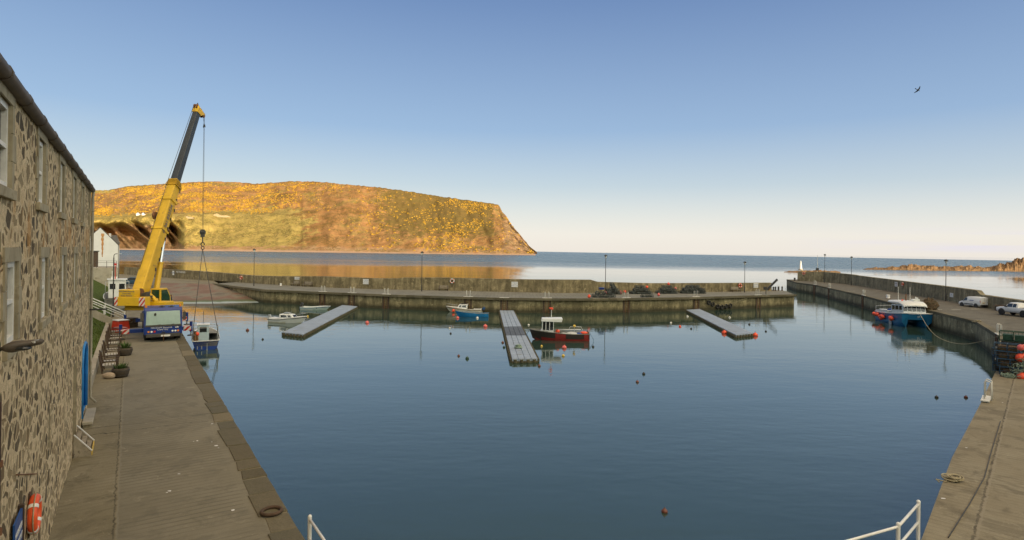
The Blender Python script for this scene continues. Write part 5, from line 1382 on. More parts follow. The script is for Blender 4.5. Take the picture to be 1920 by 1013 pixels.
for s in (-1, 1):
    m = MB(); m.extr([(.1, s * 1.80, 1.25), (4.2, s * 1.80, 1.45), (4.2, s * 1.80, 1.9), (.1, s * 1.80, 1.6)], (0, -s * .05, 0)); m.build('bulwark', 'cabin_white', ct)
lo = [(5.0, -1.55, 1.4), (8.75, -1.42, 1.75), (8.75, 1.42, 1.75), (5.0, 1.55, 1.4)]; hi = [(5.0, -1.5, 2.85), (8.35, -1.36, 2.95), (8.35, 1.36, 2.95), (5.0, 1.5, 2.85)]
m = MB(); m.hexa(lo, hi); cw_ = m.build('wheelhouse', 'cabin_white', ct, bevel=.05)
rows = []
for x, hwid, z in ((3.9, 1.55, 3.32), (5.0, 1.64, 3.34), (7.6, 1.60, 3.42), (8.5, 1.5, 3.22), (8.92, 1.42, 2.93)):
    rows.append([(x, -hwid, z - .16), (x, -hwid * .9, z), (x, 0, z + .06), (x, hwid * .9, z), (x, hwid, z - .16)])
m = MB(); m.rows(rows); m.rows([[(x, y, z - .14) for x, y, z in r] for r in rows]); m.add([rows[-1][k] for k in range(5)] + [(x, y, z - .14) for x, y, z in rows[-1][::-1]], [tuple(range(10))])
for r in (0, 4): m.rows([[rows[i][r] for i in range(5)], [(rows[i][r][0], rows[i][r][1], rows[i][r][2] - .14) for i in range(5)]])
m.build('roof', 'cabin_white', cw_)
for k in range(5):
    a, b = -1.36 + k * .55, -1.36 + k * .55 + .47
    f = lambda y, h: Vector((8.75 - .40 * h, y, 1.75 + 1.2 * h))
    m = MB(); win_panel(m, [f(a, .32), f(b, .32), f(b, .86), f(a, .86)], (1, 0, .3)); m.build('windscreen', 'dark_glass', cw_)
for s in (-1, 1):
    for a, b in ((.08, .3), (.36, .62), (.68, .9)):
        g_ = lambda u, h: Vector(lo[0 if s < 0 else 3]).lerp(Vector(lo[1 if s < 0 else 2]), u).lerp(Vector(hi[0 if s < 0 else 3]).lerp(Vector(hi[1 if s < 0 else 2]), u), h)
        m = MB(); win_panel(m, [g_(a, .45), g_(b, .45), g_(b, .88), g_(a, .88)], (0, s, 0)); m.build('window', 'dark_glass', cw_)
tn = Vector((.42, 0, -.29)).normalized()
text('lettering', 'SERENE', .40, 'sign_ink', cw_, frame((8.73, 0, 3.085), (0, 1, 0), (-.42, 0, .29)))
text('lettering', 'BF 6', .34, 'sign_white', ct, frame((9.34, .35, 1.45), (0, 1, 0), (.28, 0, 1)))
for y, x in ((-.7, 5.2), (.65, 5.6)):
    m = MB(); m.cyl((x, y, 3.3), (x - .1, y, 5.3), .045, .03, n=6); m.build('antenna', 'buoy_white', ct)
m = MB(); m.cyl((6.0, -.05, 3.4), (6.0, -.05, 4.35), .09, .06, n=8); m.build('exhaust', 'rust', ct)
m = MB(); m.lathe([(.02, 0), (.3, .02), (.32, .14), (.28, .22), (.02, .25)], (6.4, .75, 3.45), 14); m.cyl((6.4, 1.05, 3.4), (6.4, 1.05, 4.0), .10, n=8); m.cyl((6.4, 1.25, 3.4), (6.4, 1.25, 3.9), .10, n=8); m.box((6.4, 1.1, 3.55), (.5, .7, .3)); m.build('radar', 'cabin_white', ct, bevel=.02)
m = MB(); m.sph((7.0, -.95, 3.42), .10); m.sph((5.8, -.4, 3.46), .12); m.build('deck_lamp', 'buoy_orange', ct)
m = MB(); m.sph((1.9, -.2, 1.5), .7, sc=(1.3, 1, .7)); m.build('net_heap', 'net_blue', ct)
m = MB(); m.box((.8, -.9, 1.45), (1.2, .9, .5)); m.box((3.4, -1.0, 1.5), (.9, .8, .45)); m.build('fish_box', 'cabin_white', ct, bevel=.03)
m = MB(); m.tube([(.1, -1.75, 1.3), (.1, -1.75, 2.1), (.1, 0, 2.25), (.1, 1.75, 2.1), (.1, 1.75, 1.3)], .05, 6); m.build('stern_gantry', 'galvanised', ct)
for s_, z, x in ((-1, .95, .35), (-1, .92, 1.1), (-1, .95, 1.7), (-1, .72, 2.6), (-1, .85, 3.2), (-1, .52, 3.1), (-1, .78, 3.75), (-1, .95, 6.3), (-1, .88, 6.75), (-1, .80, 6.55)):
    m = MB(); m.sph((x, s_ * (CB / 2 + .26), z), .27); m.cyl((x, s_ * (CB / 2 + .2), z + .2), (x, s_ * (CB / 2 + .03), 1.5), .015, n=4); m.build('fender', 'buoy_orange', ct)
m = MB(); m.box((5.6, -CB / 2 - .012, .55), (.9, .03, 1.2)); m.build('rubbing_panel', 'galvanised', ct)
HM = Matrix.Translation(ct.location) @ Matrix.Rotation(ct.rotation_euler.z, 4, 'Z')
rope_thing('mooring_rope', 'long slack mooring rope from the blue catamaran to the pier corner ladder', smooth([HM @ Vector((9.5, .3, 1.85)), G(1738, 612, -1.0), G(1757, 634, WATER + .4), G(1800, 648, WATER + .25), G(1846, 640, -.9), G(1873, 630, .1)], 3), .03, 'rope', .0)

# --- workboat on land behind the crane
wp = G(228, 572); wb = thing('work_boat', 'white wheelhouse boat with grey hull propped ashore behind the crane', 'boat', Vector((-.672 * 66, 66, .35)), R(124))
ou, inn, gun, half, gz = make_hull(6.5, 2.6, 1.15, 1.7, .1, .9, .5, floor=.5)
hull_mesh(ou, inn, .3).build('hull', ['deck_grey', 'hull_black', 'deck_grey'], wb); gun_tube(gun, .05).build('gunwale', 'hull_white', wb)
m = MB(); m.box((3.3, 0, 2.05), (1.7, 1.7, 2.1)); whh = m.build('wheelhouse', 'cabin_white', wb, bevel=.04)
m = MB(); m.box((3.3, 0, 3.14), (1.95, 1.95, .09)); m.build('roof', 'cabin_white', whh)
for x in (2.9, 3.65):
    m = MB(); m.box((x, -.86, 2.35), (.48, .02, .62)); m.build('window', 'dark_glass', whh)
for y in (-.45, .45):
    m = MB(); m.box((2.44, y, 2.35), (.02, .55, .62)); m.build('window', 'dark_glass', whh)
m = MB(); m.tube([(.3, -1.1, 1.1), (.3, -1.1, 3.0), (.3, 1.1, 3.0), (.3, 1.1, 1.1)], .05, 6); m.tube([(.3, -1.1, 3.0), (2.4, -1.0, 3.0)], .04, 6); m.build('gantry', 'galvanised', wb)
m = MB(); m.cyl((2.6, .2, 3.1), (2.6, .2, 4.7), .05, n=8); m.box((2.6, .2, 4.9), (.8, .25, .25)); m.build('mast', 'lamp_red', wb)
m = MB(); m.cyl((3.6, .5, 3.15), (3.6, .5, 4.1), .03, n=6); m.box((3.6, .3, 3.3), (.6, .6, .25)); m.build('radar', 'cabin_white', wb)
m = MB(); m.sph((-.1, -.9, .95), .22); m.build('fender', 'buoy_orange', wb)
for x in (1.0, 3.0, 5.0):
    m = MB(); m.box((x, 0, -.17), (.3, 1.2, .35)); m.build('keel_block', 'timber_grey', wb)
# ------------------------------------------------------------------ floating pontoons of plastic cubes
paint('pontoon_top', (.27, .325, .41), .7, .12, 1.0, (.22, .235, .25), .56)
paint('pontoon_top_dark', (.085, .10, .125), .7, .2, 1.0, (.17, .18, .19), .58)
paint('pontoon_weed', (.085, .075, .042), .9, .35, 3.0, (.16, .14, .08), .55)
def pontoon(corners, label, dark=None):
    """corners: near-left, near-right, far-right, far-left on the deck."""
    a, b, c, d = [G(x, y, WATER + .38) for x, y in corners]
    o0 = (a + b) / 2; o0.z = WATER
    t = thing('pontoon', label, 'pontoon', o0)
    nW = max(2, round((b - a).length / .52)); nL = max(4, round(((d - a).length) / .52))
    top = MB(); top2 = MB(); drk = MB(); sk = MB()
    def P(u, v, z):
        p = a.lerp(b, u).lerp(d.lerp(c, u), v); return Vector((p.x, p.y, z)) - o0 + Vector((0, 0, WATER)) - Vector((0, 0, WATER)) + Vector((0, 0, 0))
    g = .022
    for i in range(nW):
        for j in range(nL):
            u0, u1 = (i + g) / nW, (i + 1 - g) / nW; v0, v1 = (j + g) / nL, (j + 1 - g) / nL
            dz = .012 * NZ.noise(Vector((i * 1.7, j * 1.3, a.x)))
            vm = (v0 + v1) / 2; m = top if not dark or vm < dark[0] else drk if vm <= dark[1] else top2
            z0, z1 = WATER + .17 - o0.z + WATER - WATER, .38 + dz
            q = [P(u0, v0, 0), P(u1, v0, 0), P(u1, v1, 0), P(u0, v1, 0)]
            lo = [Vector((p.x, p.y, .10)) for p in q]; cx = sum(q, Vector()) / 4
            hi = [Vector((p.x, p.y, z1 - .03)) for p in q]; tp_ = [Vector((p.x + (cx.x - p.x) * .06, p.y + (cx.y - p.y) * .06, z1)) for p in q]
            m.hexa(lo, hi); m.add(hi + tp_, [(4, 5, 6, 7)] + [(k, (k + 1) % 4, 4 + (k + 1) % 4, 4 + k) for k in range(4)])
    # weedy lower halves of the cubes and the joining lugs
    for j in range(nL):
        for u, sgn in ((0, -1), (1, 1)):
            p = P(u, (j + .5) / nL, 0); e = (b - a).normalized() * sgn * .07; dl = (d - a).normalized()
            sk.cyl(Vector((p.x, p.y, .02)) + e, Vector((p.x, p.y, .30)) + e, .13, n=7)
            p = P(u, (j + 1) / nL, 0); sk.box(Vector((p.x, p.y, .20)) + e * 1.4, (.12, .12, .10))
    for i in range(nW):
        for v in (0, 1):
            p = P((i + .5) / nW, v, 0); sk.cyl(Vector((p.x, p.y, .02)), Vector((p.x, p.y, .30)), .15, n=7)
    q = [P(0, 0, 0), P(1, 0, 0), P(1, 1, 0), P(0, 1, 0)]
    sk.hexa([Vector((p.x, p.y, -.15)) for p in q], [Vector((p.x, p.y, .16)) for p in q])
    top.build('deck', 'pontoon_top', t)
    if dark: drk.build('dark_deck_section', 'pontoon_top_dark', t); top2.build('deck', 'pontoon_top', t)
    sk.build('float_base', 'pontoon_weed', t)
    return t
pontoon([(530, 623), (568, 627), (670, 574.5), (642, 572)], 'grey pontoon of floating cubes slanting between the small white cabin boat and the far pier')
pontoon([(960, 673), (1008, 672), (963, 582), (937, 582)], 'long straight grey pontoon pointing at the camera, with a darker middle section', dark=(.34, .52))
pontoon([(1380, 628), (1412, 624.5), (1312, 579.5), (1287, 581)], 'grey pontoon of floating cubes slanting to the right with red buoys at its end')
m = MB(); random.seed(4)
p = G(972, 653, WATER + .39)
for k in range(5): m.torus((random.uniform(-.05, .05), random.uniform(-.05, .05), .06 + k * .06), .34 - .03 * k, .05, (random.uniform(-.1, .1), .1, 1), 18, 6)
o = m.build('rope_coil', 'rope_green'); o.location = p; tag(o, 'dark heap of coiled rope lying on the middle pontoon', 'rope')

# ------------------------------------------------------------------ buoys on the water
def buoy(px, py, d, mat, label, lift=.30):
    p = G(px, py, WATER); r = max(.12, d / 2 / F * p.y)
    t = thing('buoy', label, 'buoy', p, random.random() * 6, 'mooring buoys in the harbour')
    m = MB(); m.lathe([(.02, -r * .6), (r * .7, -r * .45), (r, r * .2), (r * .92, r * .62), (r * .5, r * 1.05), (r * .16, r * 1.2), (r * .14, r * 1.36), (.01, r * 1.38)], n=14); m.build('float', mat, t)
    m = MB(); m.torus((0, 0, r * 1.42), r * .18, r * .06, (1, 0, 0), 10, 5); m.build('eye', 'rust', t)
B_ = [(464, 620, 6, 'buoy_rusty', 'rusty orange buoy on open water in front of the left lamp reflection'), (492.5, 637, 4, 'buoy_black', 'tiny black buoy just right of the rusty orange one'),
 (688.5, 606, 7, 'buoy_pink', 'pink buoy floating right of the slanting left pontoon'), (637, 594, 5, 'buoy_pink', 'pink buoy touching the edge of the slanting left pontoon'), (577, 594, 4, 'buoy_yellow', 'small yellow buoy off the bow of the small white cabin boat'),
 (845, 626, 4, 'buoy_black', 'small black buoy below the blue rowing boat'), (860, 668, 5, 'buoy_rusty', 'dark rusty buoy, the left of a close pair on open water'), (876, 673, 7, 'buoy_green', 'dark green buoy, the right of a close pair on open water'),
 (910, 613, 8, 'buoy_pink', 'bright pink red buoy between the blue rowing boat and the middle pontoon'), (942.5, 643, 5, 'buoy_rusty', 'dark red buoy at the left edge of the middle pontoon'), (945, 652, 5, 'buoy_green', 'green buoy at the left edge of the middle pontoon'),
 (1011, 687, 6, 'buoy_rusty', 'dark red buoy at the near end of the middle pontoon'), (1015.5, 650, 5, 'buoy_yellow', 'yellow buoy under the bow of the red boat'), (1058, 653, 9, 'buoy_pink', 'large pink buoy in front of the red boat'), (1056, 668, 6, 'buoy_yellow', 'dull yellow buoy in front of the large pink one'),
 (1112, 651, 5, 'buoy_black', 'black buoy just off the stern of the red boat'), (1195, 717, 5, 'buoy_rusty', 'dark brown buoy alone in mid harbour, the left of two'), (1207, 702, 6, 'buoy_black', 'black buoy alone in mid harbour, the right of two'),
 (1275, 613, 5, 'buoy_orange', 'orange buoy on the water left of the right hand pontoon'), (1296, 617, 4, 'buoy_black', 'small black buoy left of the right hand pontoon'), (1289, 594, 4, 'buoy_white', 'small white buoy below the far pier by the right hand pontoon'), (1368, 596, 4, 'buoy_white', 'small white buoy below the hanging tyres'),
 (1358, 625.5, 10, 'buoy_orange', 'large orange buoy halfway along the right hand pontoon'), (1416, 630, 10, 'buoy_orange', 'large orange buoy at the tip of the right hand pontoon'), (1405, 609, 4, 'buoy_black', 'small black buoy behind the tip of the right hand pontoon'), (1436, 622, 4, 'buoy_black', 'small black buoy beyond the tip of the right hand pontoon'),
 (1756, 746, 5, 'buoy_black', 'black buoy near the right quay, the left of two'), (1811, 746, 6, 'buoy_rusty', 'dark rusty buoy near the right quay, the right of two'), (1246, 961, 8, 'buoy_rusty', 'rusty red buoy alone in the nearest water'),
 (991, 610, 4, 'buoy_white', 'small white buoy beside the bow of the red boat'), (1258, 606, 4, 'buoy_white', 'pale buoy floating under the shadow of the far pier'), (843, 616, 4, 'buoy_white', 'white buoy in front of the blue rowing boat'),
 (858, 597, 6, 'buoy_pink', 'pink buoy lying against the side of the blue rowing boat'), (895, 597, 5, 'buoy_white', 'white buoy lying against the side of the blue rowing boat')]
random.seed(2)
for b in B_: buoy(*b)

# ------------------------------------------------------------------ pier lamps
paint('lamp_glass', (.62, .64, .62), .25, .05)
def make_lamp(h, label):
    t = thing('pier_lamp', label, 'lamp post', (0, 0, 0), 0, 'lamp posts along the piers')
    m = MB(); m.cyl((0, 0, 0), (0, 0, 1.1), .10, .09, n=10); m.cyl((0, 0, 1.1), (0, 0, 1.2), .12, .07, n=10); m.cyl((0, 0, 1.2), (0, 0, h - .62), .06, .045, n=8); m.build('pole', 'dark_metal', t)
    m = MB(); m.lathe([(.06, h - .62), (.13, h - .55), (.20, h - .22), (.19, h - .18)], n=12); m.build('lantern', 'lamp_glass', t)
    m = MB(); m.lathe([(.02, h - .14), (.33, h - .20), (.28, h - .08), (.10, h + .02), (.04, h + .10), (.01, h + .12)], n=14); m.build('hat', 'dark_metal', t)
    return t
L_ = [(476, 536.5, 467, 'black lamp post on the far pier, left of the double bench'), (790.5, 546.5, 472, 'black lamp post on the far pier, left of the white lifebuoy'), (1135, 551.5, 478.5, 'black lamp post on the far pier beside the tall heap of creels'),
      (1396, 548.5, 491, 'black lamp post at the right end of the far pier wall'), (1546, 530.5, 477, 'thin black lamp post at the seaward end of the right pier'), (1596, 535.5, 481.5, 'black lamp post on the right pier, second from its seaward end'), (1773, 565, 487.5, 'black lamp post on the right pier, nearest the white van')]
for px, yb, yt, lab in L_:
    p = G(px, yb); h = D(px, yt, p.y).z; o = make_lamp(h, lab); o.location = p

# ------------------------------------------------------------------ ladders in the quay walls
paint('ladder_white', (.62, .61, .56), .55, .12, 5.0, (.4, .36, .28), .62)
def make_ladder(label, hand=True, pale='ladder_white'):
    """x along the wall, y into the harbour."""
    t = thing('ladder', label, 'ladder', (0, 0, 0), 0, 'ladders in the pier walls')
    for s in (-1, 1):
        m = MB(); m.box((s * .24, .06, -1.35), (.07, .05, 2.7)); m.build('rail', 'rust', t)
    for k in range(8):
        m = MB(); m.cyl((-.24, .06, -.2 - k * .32), (.24, .06, -.2 - k * .32), .022, n=6); m.build('rung', 'rust', t)
    m = MB(); m.box((-.5, .035, -1.4), (.26, .05, 2.6)); m.box((.5, .035, -1.4), (.26, .05, 2.6)); m.build('timber', 'timber_brown', t)
    m = MB(); m.box((0, -.1, .075), (1.5, .36, .06)); m.build('kerb_plate', pale, t)
    if hand:
        for s in (-1, 1):
            m = MB(); m.tube([(s * .3, -.05, .06), (s * .3, -.05, .98), (s * .3, -.12, 1.04), (s * .3, -.3, .98), (s * .3, -.34, .06)], .035, 6); m.build('hand_post', pale, t)
    return t
lf = ['the left of three by the left pontoon', 'the middle of three by the left pontoon', 'the right of three by the left pontoon', 'above the cream cabin boat', 'behind the far end of the middle pontoon', 'behind the red boat wheelhouse', 'left of the low front row of creels', 'behind the far end of the right hand pontoon', 'at the right end of the far pier']
for px, lab in zip((607, 662, 726, 880, 948, 1028, 1177, 1308, 1424), lf):
    p, d = at_px(f_edge, px); o = make_ladder('iron ladder with white kerb plate, ' + lab, hand=px != 948); o.location = p + Vector((0, -.05, .0)); o.rotation_euler.z = math.atan2(-d.y, -d.x)
for px, lab in ((1529, 'on the right pier, nearest its seaward end'), (1556, 'on the right pier, second from its seaward end'), (1620, 'on the right pier, left of the blue catamaran'), (1872, 'at the corner where the mooring rope is tied')):
    p, d = at_px(e_edge[::-1], px); o = make_ladder('iron ladder with white posts ' + lab); o.location = p; o.rotation_euler.z = math.atan2(-d.y, -d.x)
    w_ = Vector((-d.y, d.x, 0))
    if (o.rotation_euler.to_matrix() @ Vector((0, 1, 0))).x > 0: o.rotation_euler.z += math.pi
# ladder head on the right quay edge
p = G(1849, 751); rdir = (right_edge[2] - right_edge[0]).normalized()
o = make_ladder('white ladder head set in the right quay edge, seen from above'); o.location = p + Vector((-.05, .1, .01)); o.rotation_euler.z = math.atan2(rdir.y, rdir.x)

# ------------------------------------------------------------------ signs, lifebuoys, benches on the pier walls
def wall_pt(path, px, z): p, d = at_px(path, px); return p, d
def wall_sign(path, px, y0, y1, wpx, label, lines, mat='sign_white', ink='sign_ink', nrm=-1):
    p, d = at_px(path, px); 
    if d.x < 0: d = -d
    z0, z1 = D(px, y1, p.y).z, D(px, y0, p.y).z; wd = wpx / F * p.y / max(.35, abs(d.x))
    n = Vector((d.y, -d.x, 0)); n = n if n.dot(p) < 0 else -n
    t = thing('sign', label, 'sign', p + n * .02 + Vector((0, 0, (z0 + z1) / 2)), math.atan2(d.y, d.x))
    M_ = Matrix.Rotation(math.atan2(d.y, d.x), 4, 'Z').inverted(); nl = M_ @ n
    m = MB(); m.box(nl * .02, (wd, .04, z1 - z0)); bo = m.build('board', mat, t)
    x = (1, 0, 0) if nl.y < 0 else (-1, 0, 0); hh = (z1 - z0)
    for k, s_ in enumerate(lines):
        text('lettering', s_, hh / (len(lines) + .6) * .8, ink, bo, frame(nl * .045 + Vector((0, 0, hh / 2 - hh * (k + .8) / (len(lines) + .6))), x, (0, 0, 1)), .003)
    return t
wall_sign(f_wall, 559, 519.5, 524.5, 11, 'small white sign on the far pier wall above the double bench', ['NO SWIMMING'])
wall_sign(f_wall, 688, 523.5, 533, 11, 'white sign with blue lettering on the far pier wall, right of the bench', ['HARBOUR', 'NOTICE', 'KEEP CLEAR'], ink='sign_blue')
wall_sign(f_wall, 967, 528.5, 538.5, 12, 'white sign with blue lettering on the far pier wall above the middle pontoon', ['HARBOUR', 'NOTICE', 'KEEP CLEAR'], ink='sign_blue')
wall_sign(f_wall, 1419, 531.5, 539.5, 10, 'white panel at the right hand end of the far pier wall', ['DANGER', 'DEEP WATER'])
wall_sign(f_wall, 327, 508, 516, 5, 'narrow white sign on the far pier wall next to the painted words', ['NOTICE'])
wall_sign(e_wall, 1682, 529, 537.5, 5, 'narrow white sign on the right pier wall beside the red lifebuoy', ['HARBOUR', 'RULES'])
wall_sign(e_wall, 1787, 549.5, 557.5, 5, 'small sign with a blue middle on the right pier wall by the white van', ['P'], ink='sign_blue')
p, d = at_px(f_wall, 341); d = d if d.x > 0 else -d
n = Vector((d.y, -d.x, 0)); n = n if n.dot(p) < 0 else -n
pt_ = text('painted_words', 'NO PARKING', .62, 'sign_white', None, frame(p + n * .05 + Vector((0, 0, D(341, 510.5, p.y).z)), d, (0, 0, 1)), .004)
tag(pt_, 'white words NO PARKING painted on the far left of the pier wall', 'sign')
def wall_buoy(path, px, py, label, ring='orange_plastic', bandm='white_paint', Rr=.34):
    p, d = at_px(path, px); d = d if d.x > 0 else -d; n = Vector((d.y, -d.x, 0)); n = n if n.dot(p) < 0 else -n
    t = thing('lifebuoy', label, 'lifebuoy', p + n * .14 + Vector((0, 0, D(px, py, p.y).z)), math.atan2(d.y, d.x), 'lifebuoys on the pier walls')
    m = MB(); m.torus((0, 0, 0), Rr, .085, (0, 1, 0), 22, 8); m.build('ring', ring, t)
    for k in range(4):
        a = math.pi / 4 + k * math.pi / 2; q = Vector((math.cos(a) * Rr, 0, math.sin(a) * Rr)); td = Vector((-math.sin(a), 0, math.cos(a))); m = MB(); m.cyl(q - td * .07, q + td * .07, .093, n=10); m.build('band', bandm, t)
    m = MB(); m.box((0, .07 if (Matrix.Rotation(-math.atan2(d.y, d.x), 3, 'Z') @ n).y < 0 else -.07, -.3), (.1, .06, 1.5)); m.build('bracket', 'timber_brown', t)
wall_buoy(f_wall, 455, 521, 'red lifebuoy on the far pier wall near the slipway')
wall_buoy(f_wall, 850, 527, 'white lifebuoy with red bands on the far pier wall above the cream cabin boat', 'white_paint', 'orange_plastic')
wall_buoy(f_wall, 1389, 535.5, 'lifebuoy on the far pier wall beside the right hand lamp post')
wall_buoy(e_wall, 1695, 533, 'red lifebuoy on the right pier wall, midway to its end')
wall_buoy(e_wall, 1509, 512.5, 'red lifebuoy at the seaward end of the right pier')
def bench(path, px, back, label, L=2.0, group=None):
    p, d = at_px(path, px); d = d if d.x > 0 else -d; n = Vector((d.y, -d.x, 0)); n = n if n.dot(p) < 0 else -n
    t = thing('bench', label, 'bench', p + n * back, math.atan2(n.y, n.x) - math.pi / 2, group)
    m = MB()
    for k in range(4): m.box((0, -.18 + k * .13, .46), (L, .10, .04))
    m.build('seat', 'timber_grey', t); m = MB()
    for k in range(3): m.box((0, -.28, .62 + k * .14), (L, .035, .10))
    m.build('backrest', 'timber_grey', t)
    for sx_ in (-1, 1):
        for y, h in ((.18, .44), (-.25, 1.0)): 
            m = MB(); m.box((sx_ * (L / 2 - .12), y, h / 2), (.08, .08, h)); m.build('leg', 'timber_brown', t)
bench(f_wall, 561, .7, 'weathered wooden bench against the far pier wall, the left of a pair', 1.9); bench(f_wall, 583, .7, 'weathered wooden bench against the far pier wall, the right of a pair', 2.3)
bench(f_wall, 835, .6, 'dark low bench against the far pier wall below the lifebuoy', 1.8); bench(f_wall, 1377, .7, 'weathered wooden bench near the right hand end of the far pier wall', 2.2)
def bollard(p, r, h, mat, label):
    t = thing('bollard', label, 'bollard', p)
    m = MB(); m.lathe([(r * 1.15, 0), (r, .05), (r * .9, h * .6), (r * 1.05, h * .8), (r * .95, h * .95), (r * .5, h), (.01, h * 1.02)], n=14); m.build('post', mat, t)
    m = MB(); m.cyl((0, 0, 0), (0, 0, .04), r * 1.6, n=14); m.build('base', 'rust', t)
bollard(G(526.5, 536), .2, .5, 'white_paint', 'small white bollard on the far pier, left of the benches')
bollard(G(1665, 559.5), .30, .62, 'white_paint', 'round white mooring bollard on the right pier behind the catamaran')
bollard(G(1490, 526.8), .25, .9, 'dark_metal', 'dark iron bollard at the tip of the right pier')
for k, (px, py) in enumerate(((1450, 545.6), (1453.8, 545.4), (1459.5, 545.2), (1466.5, 545))): bollard(G(px, py), .16, .85, 'dark_metal', 'thin dark iron post at the far pier end, number %s from the davit' % ['one', 'two', 'three', 'four'][k])
# davit hoist at the end of the far pier
p = G(1437, 551)
dv = thing('davit', 'small dark davit crane at the end of the far pier, arm raised to the right', 'davit', p)
m = MB(); m.cyl((0, 0, 0), (0, 0, .75), .16, .13, n=10); m.box((0, 0, .85), (.5, .4, .3)); m.build('post', 'dark_metal', dv)
a = D(1438, 543.5, p.y) - p; b = D(1457.5, 524, p.y) - p
m = MB(); m.beam(a, b, .26, .34); m.build('arm', 'dark_metal', dv)
m = MB(); m.beam(a + Vector((.3, 0, -.15)), a.lerp(b, .42) + Vector((0, 0, -.1)), .10, .10); m.build('ram', 'rust', dv)
m = MB(); m.box(a + Vector((-.35, 0, .25)), (.4, .5, .6)); m.build('winch', 'dark_metal', dv)
m = MB(); m.cyl(b, b + Vector((0, 0, -.5)), .02, n=5); m.build('cable', 'steel_rope', dv)
p = G(1437.5, 554.5); t = thing('marker_post', 'short pale post on the edge of the far pier below the davit', 'post', p); m = MB(); m.box((0, 0, .5), (.14, .14, 1.0)); m.build('post', 'concrete_pale', t); m = MB(); m.box((0, 0, 1.02), (.18, .18, .05)); m.build('cap', 'concrete_pale', t)
for k, (px, py, lab) in enumerate(((1459, 545.5, 'thin white tubular hand rail loop at the far pier end, the left of two'), (1470, 545.2, 'thin white tubular hand rail loop at the far pier end, the right of two'))):
    p = G(px, py); m = MB(); m.tube([(-.25, 0, 0), (-.25, 0, 1.0), (-.15, 0, 1.1), (.15, 0, 1.1), (.25, 0, 1.0), (.25, 0, 0)], .03, 6); o = m.build('hand_rail', 'ladder_white'); o.location = p; tag(o, lab, 'hand rail')

# ------------------------------------------------------------------ creels (lobster pots)
paint('creel_net', (.085, .098, .085), .9, .4, 6.0, (.16, .165, .13), .52)
paint('creel_frame', (.060, .068, .066), .7, .3, 6.0)
paint('creel_blue', (.02, .07, .13), .6, .25, 6.0)
paint('creel_green', (.015, .06, .035), .7, .3, 4.0)
CRE = {}
def creel(loc, rz, label, group, sc=1.0, tilt=0.0):
    key = 'a'
    if key not in CRE:
        t = thing('creel', label, 'lobster pot', (0, 0, 0), 0, group)
        m = MB(); w2, l2, h = .24, .36, .42
        for x in (-l2, 0, l2): m.tube([(x, -w2, 0), (x, -w2 * 1.02, h * .55), (x, -w2 * .6, h * .93), (x, 0, h), (x, w2 * .6, h * .93), (x, w2 * 1.02, h * .55), (x, w2, 0)], .030, 5)
        for y, z in ((-w2, .02), (w2, .02), (-w2, h * .55), (w2, h * .55), (0, h)): m.cyl((-l2, y, z), (l2, y, z), .026, n=5)
        for k in range(5): m.box((0, -w2 + .06 + k * .09, .0), (.74, .05, .03))
        m.build('frame', 'creel_frame', t)
        m = MB()
        for k in range(9):
            x = -l2 + .08 * k + .04; m.tube([(x, -w2, 0), (x, -w2, h * .55), (x, -w2 * .6, h * .9), (x, 0, h * .97), (x, w2 * .6, h * .9), (x, w2, h * .55), (x, w2, 0)], .010, 3)
        for j in range(7):
            a = math.pi * (j + .5) / 7; m.cyl((-l2, math.cos(a) * w2, math.sin(a) * h * .97), (l2, math.cos(a) * w2, math.sin(a) * h * .97), .010, n=3)
        m.box((0, 0, .14), (.4, .3, .16)); m.build('netting', 'creel_net', t)
        CRE[key] = t; o = t
    else:
        o = copy_tree(CRE[key]); o['label'] = label; o['group'] = group
    o.location = loc; o.rotation_euler = (tilt, random.uniform(-.15, .15), rz); o.scale = (sc, sc, sc); return o
random.seed(21)
def heap(x0, x1, ybase, rows, label, group, sc=1.25, deep=2):
    a, b = G(x0, ybase), G(x1, ybase); L = (b - a).length; d = (b - a).normalized(); n = Vector((-d.y, d.x, 0)) * (1 if deep == 1 else -1); ang = math.atan2(d.y, d.x)
    step = .78 * sc
    for lv in range(rows):
        cnt = max(1, int(L / step) - lv)
        for q in range(deep if lv < rows - 1 else 1):
            for k in range(cnt):
                s = (L - cnt * step) / 2 + (k + .5) * step + random.uniform(-.1, .1)
                creel(a + d * s + n * (q * .6 * sc + lv * .1 + random.uniform(-.08, .08)) + Vector((0, 0, lv * .40 * sc + .02)), ang + random.choice((0, 0, math.pi / 2, .4, -.5)) + random.uniform(-.2, .2), label, group, sc, random.uniform(-.25, .25))
heap(1131, 1163, 551.8, 4, 'dark netted creel in the tall heap beside the third lamp post', 'creels in the tall heap beside the lamp post')
heap(1176, 1222, 551, 3, 'dark netted creel in the low heap behind the front row, right of the tall heap', 'creels in the long low heap')
heap(1229, 1268, 550.4, 3, 'dark netted creel in the heap with an orange float on top', 'creels in the heap under the orange float')
heap(1273, 1320, 550.2, 3, 'dark netted creel in the last heap to the right along the pier wall', 'creels in the last heap on the right')
heap(1110, 1154, 558.2, 2, 'dark netted creel in the front heap at the pier edge below the tall heap', 'creels in the front heap at the edge', deep=1)
heap(1197, 1229, 557.6, 1, 'dark netted creel in the single row along the pier edge', 'creels in the single row at the edge', sc=1.0, deep=1)
def ball(px, py, r, mat, label, z=0.0, up=None):
    p = G(px, py, z) if up is None else D(px, py, up); m = MB(); m.lathe([(.02, -r), (r * .75, -r * .7), (r, 0), (r * .8, r * .65), (r * .25, r * 1.05), (r * .2, r * 1.25), (.01, r * 1.27)], n=14); o = m.build('buoy', mat); o.location = p + Vector((0, 0, r if up is None else 0)); return tag(o, label, 'buoy', 'loose buoys among the creels')
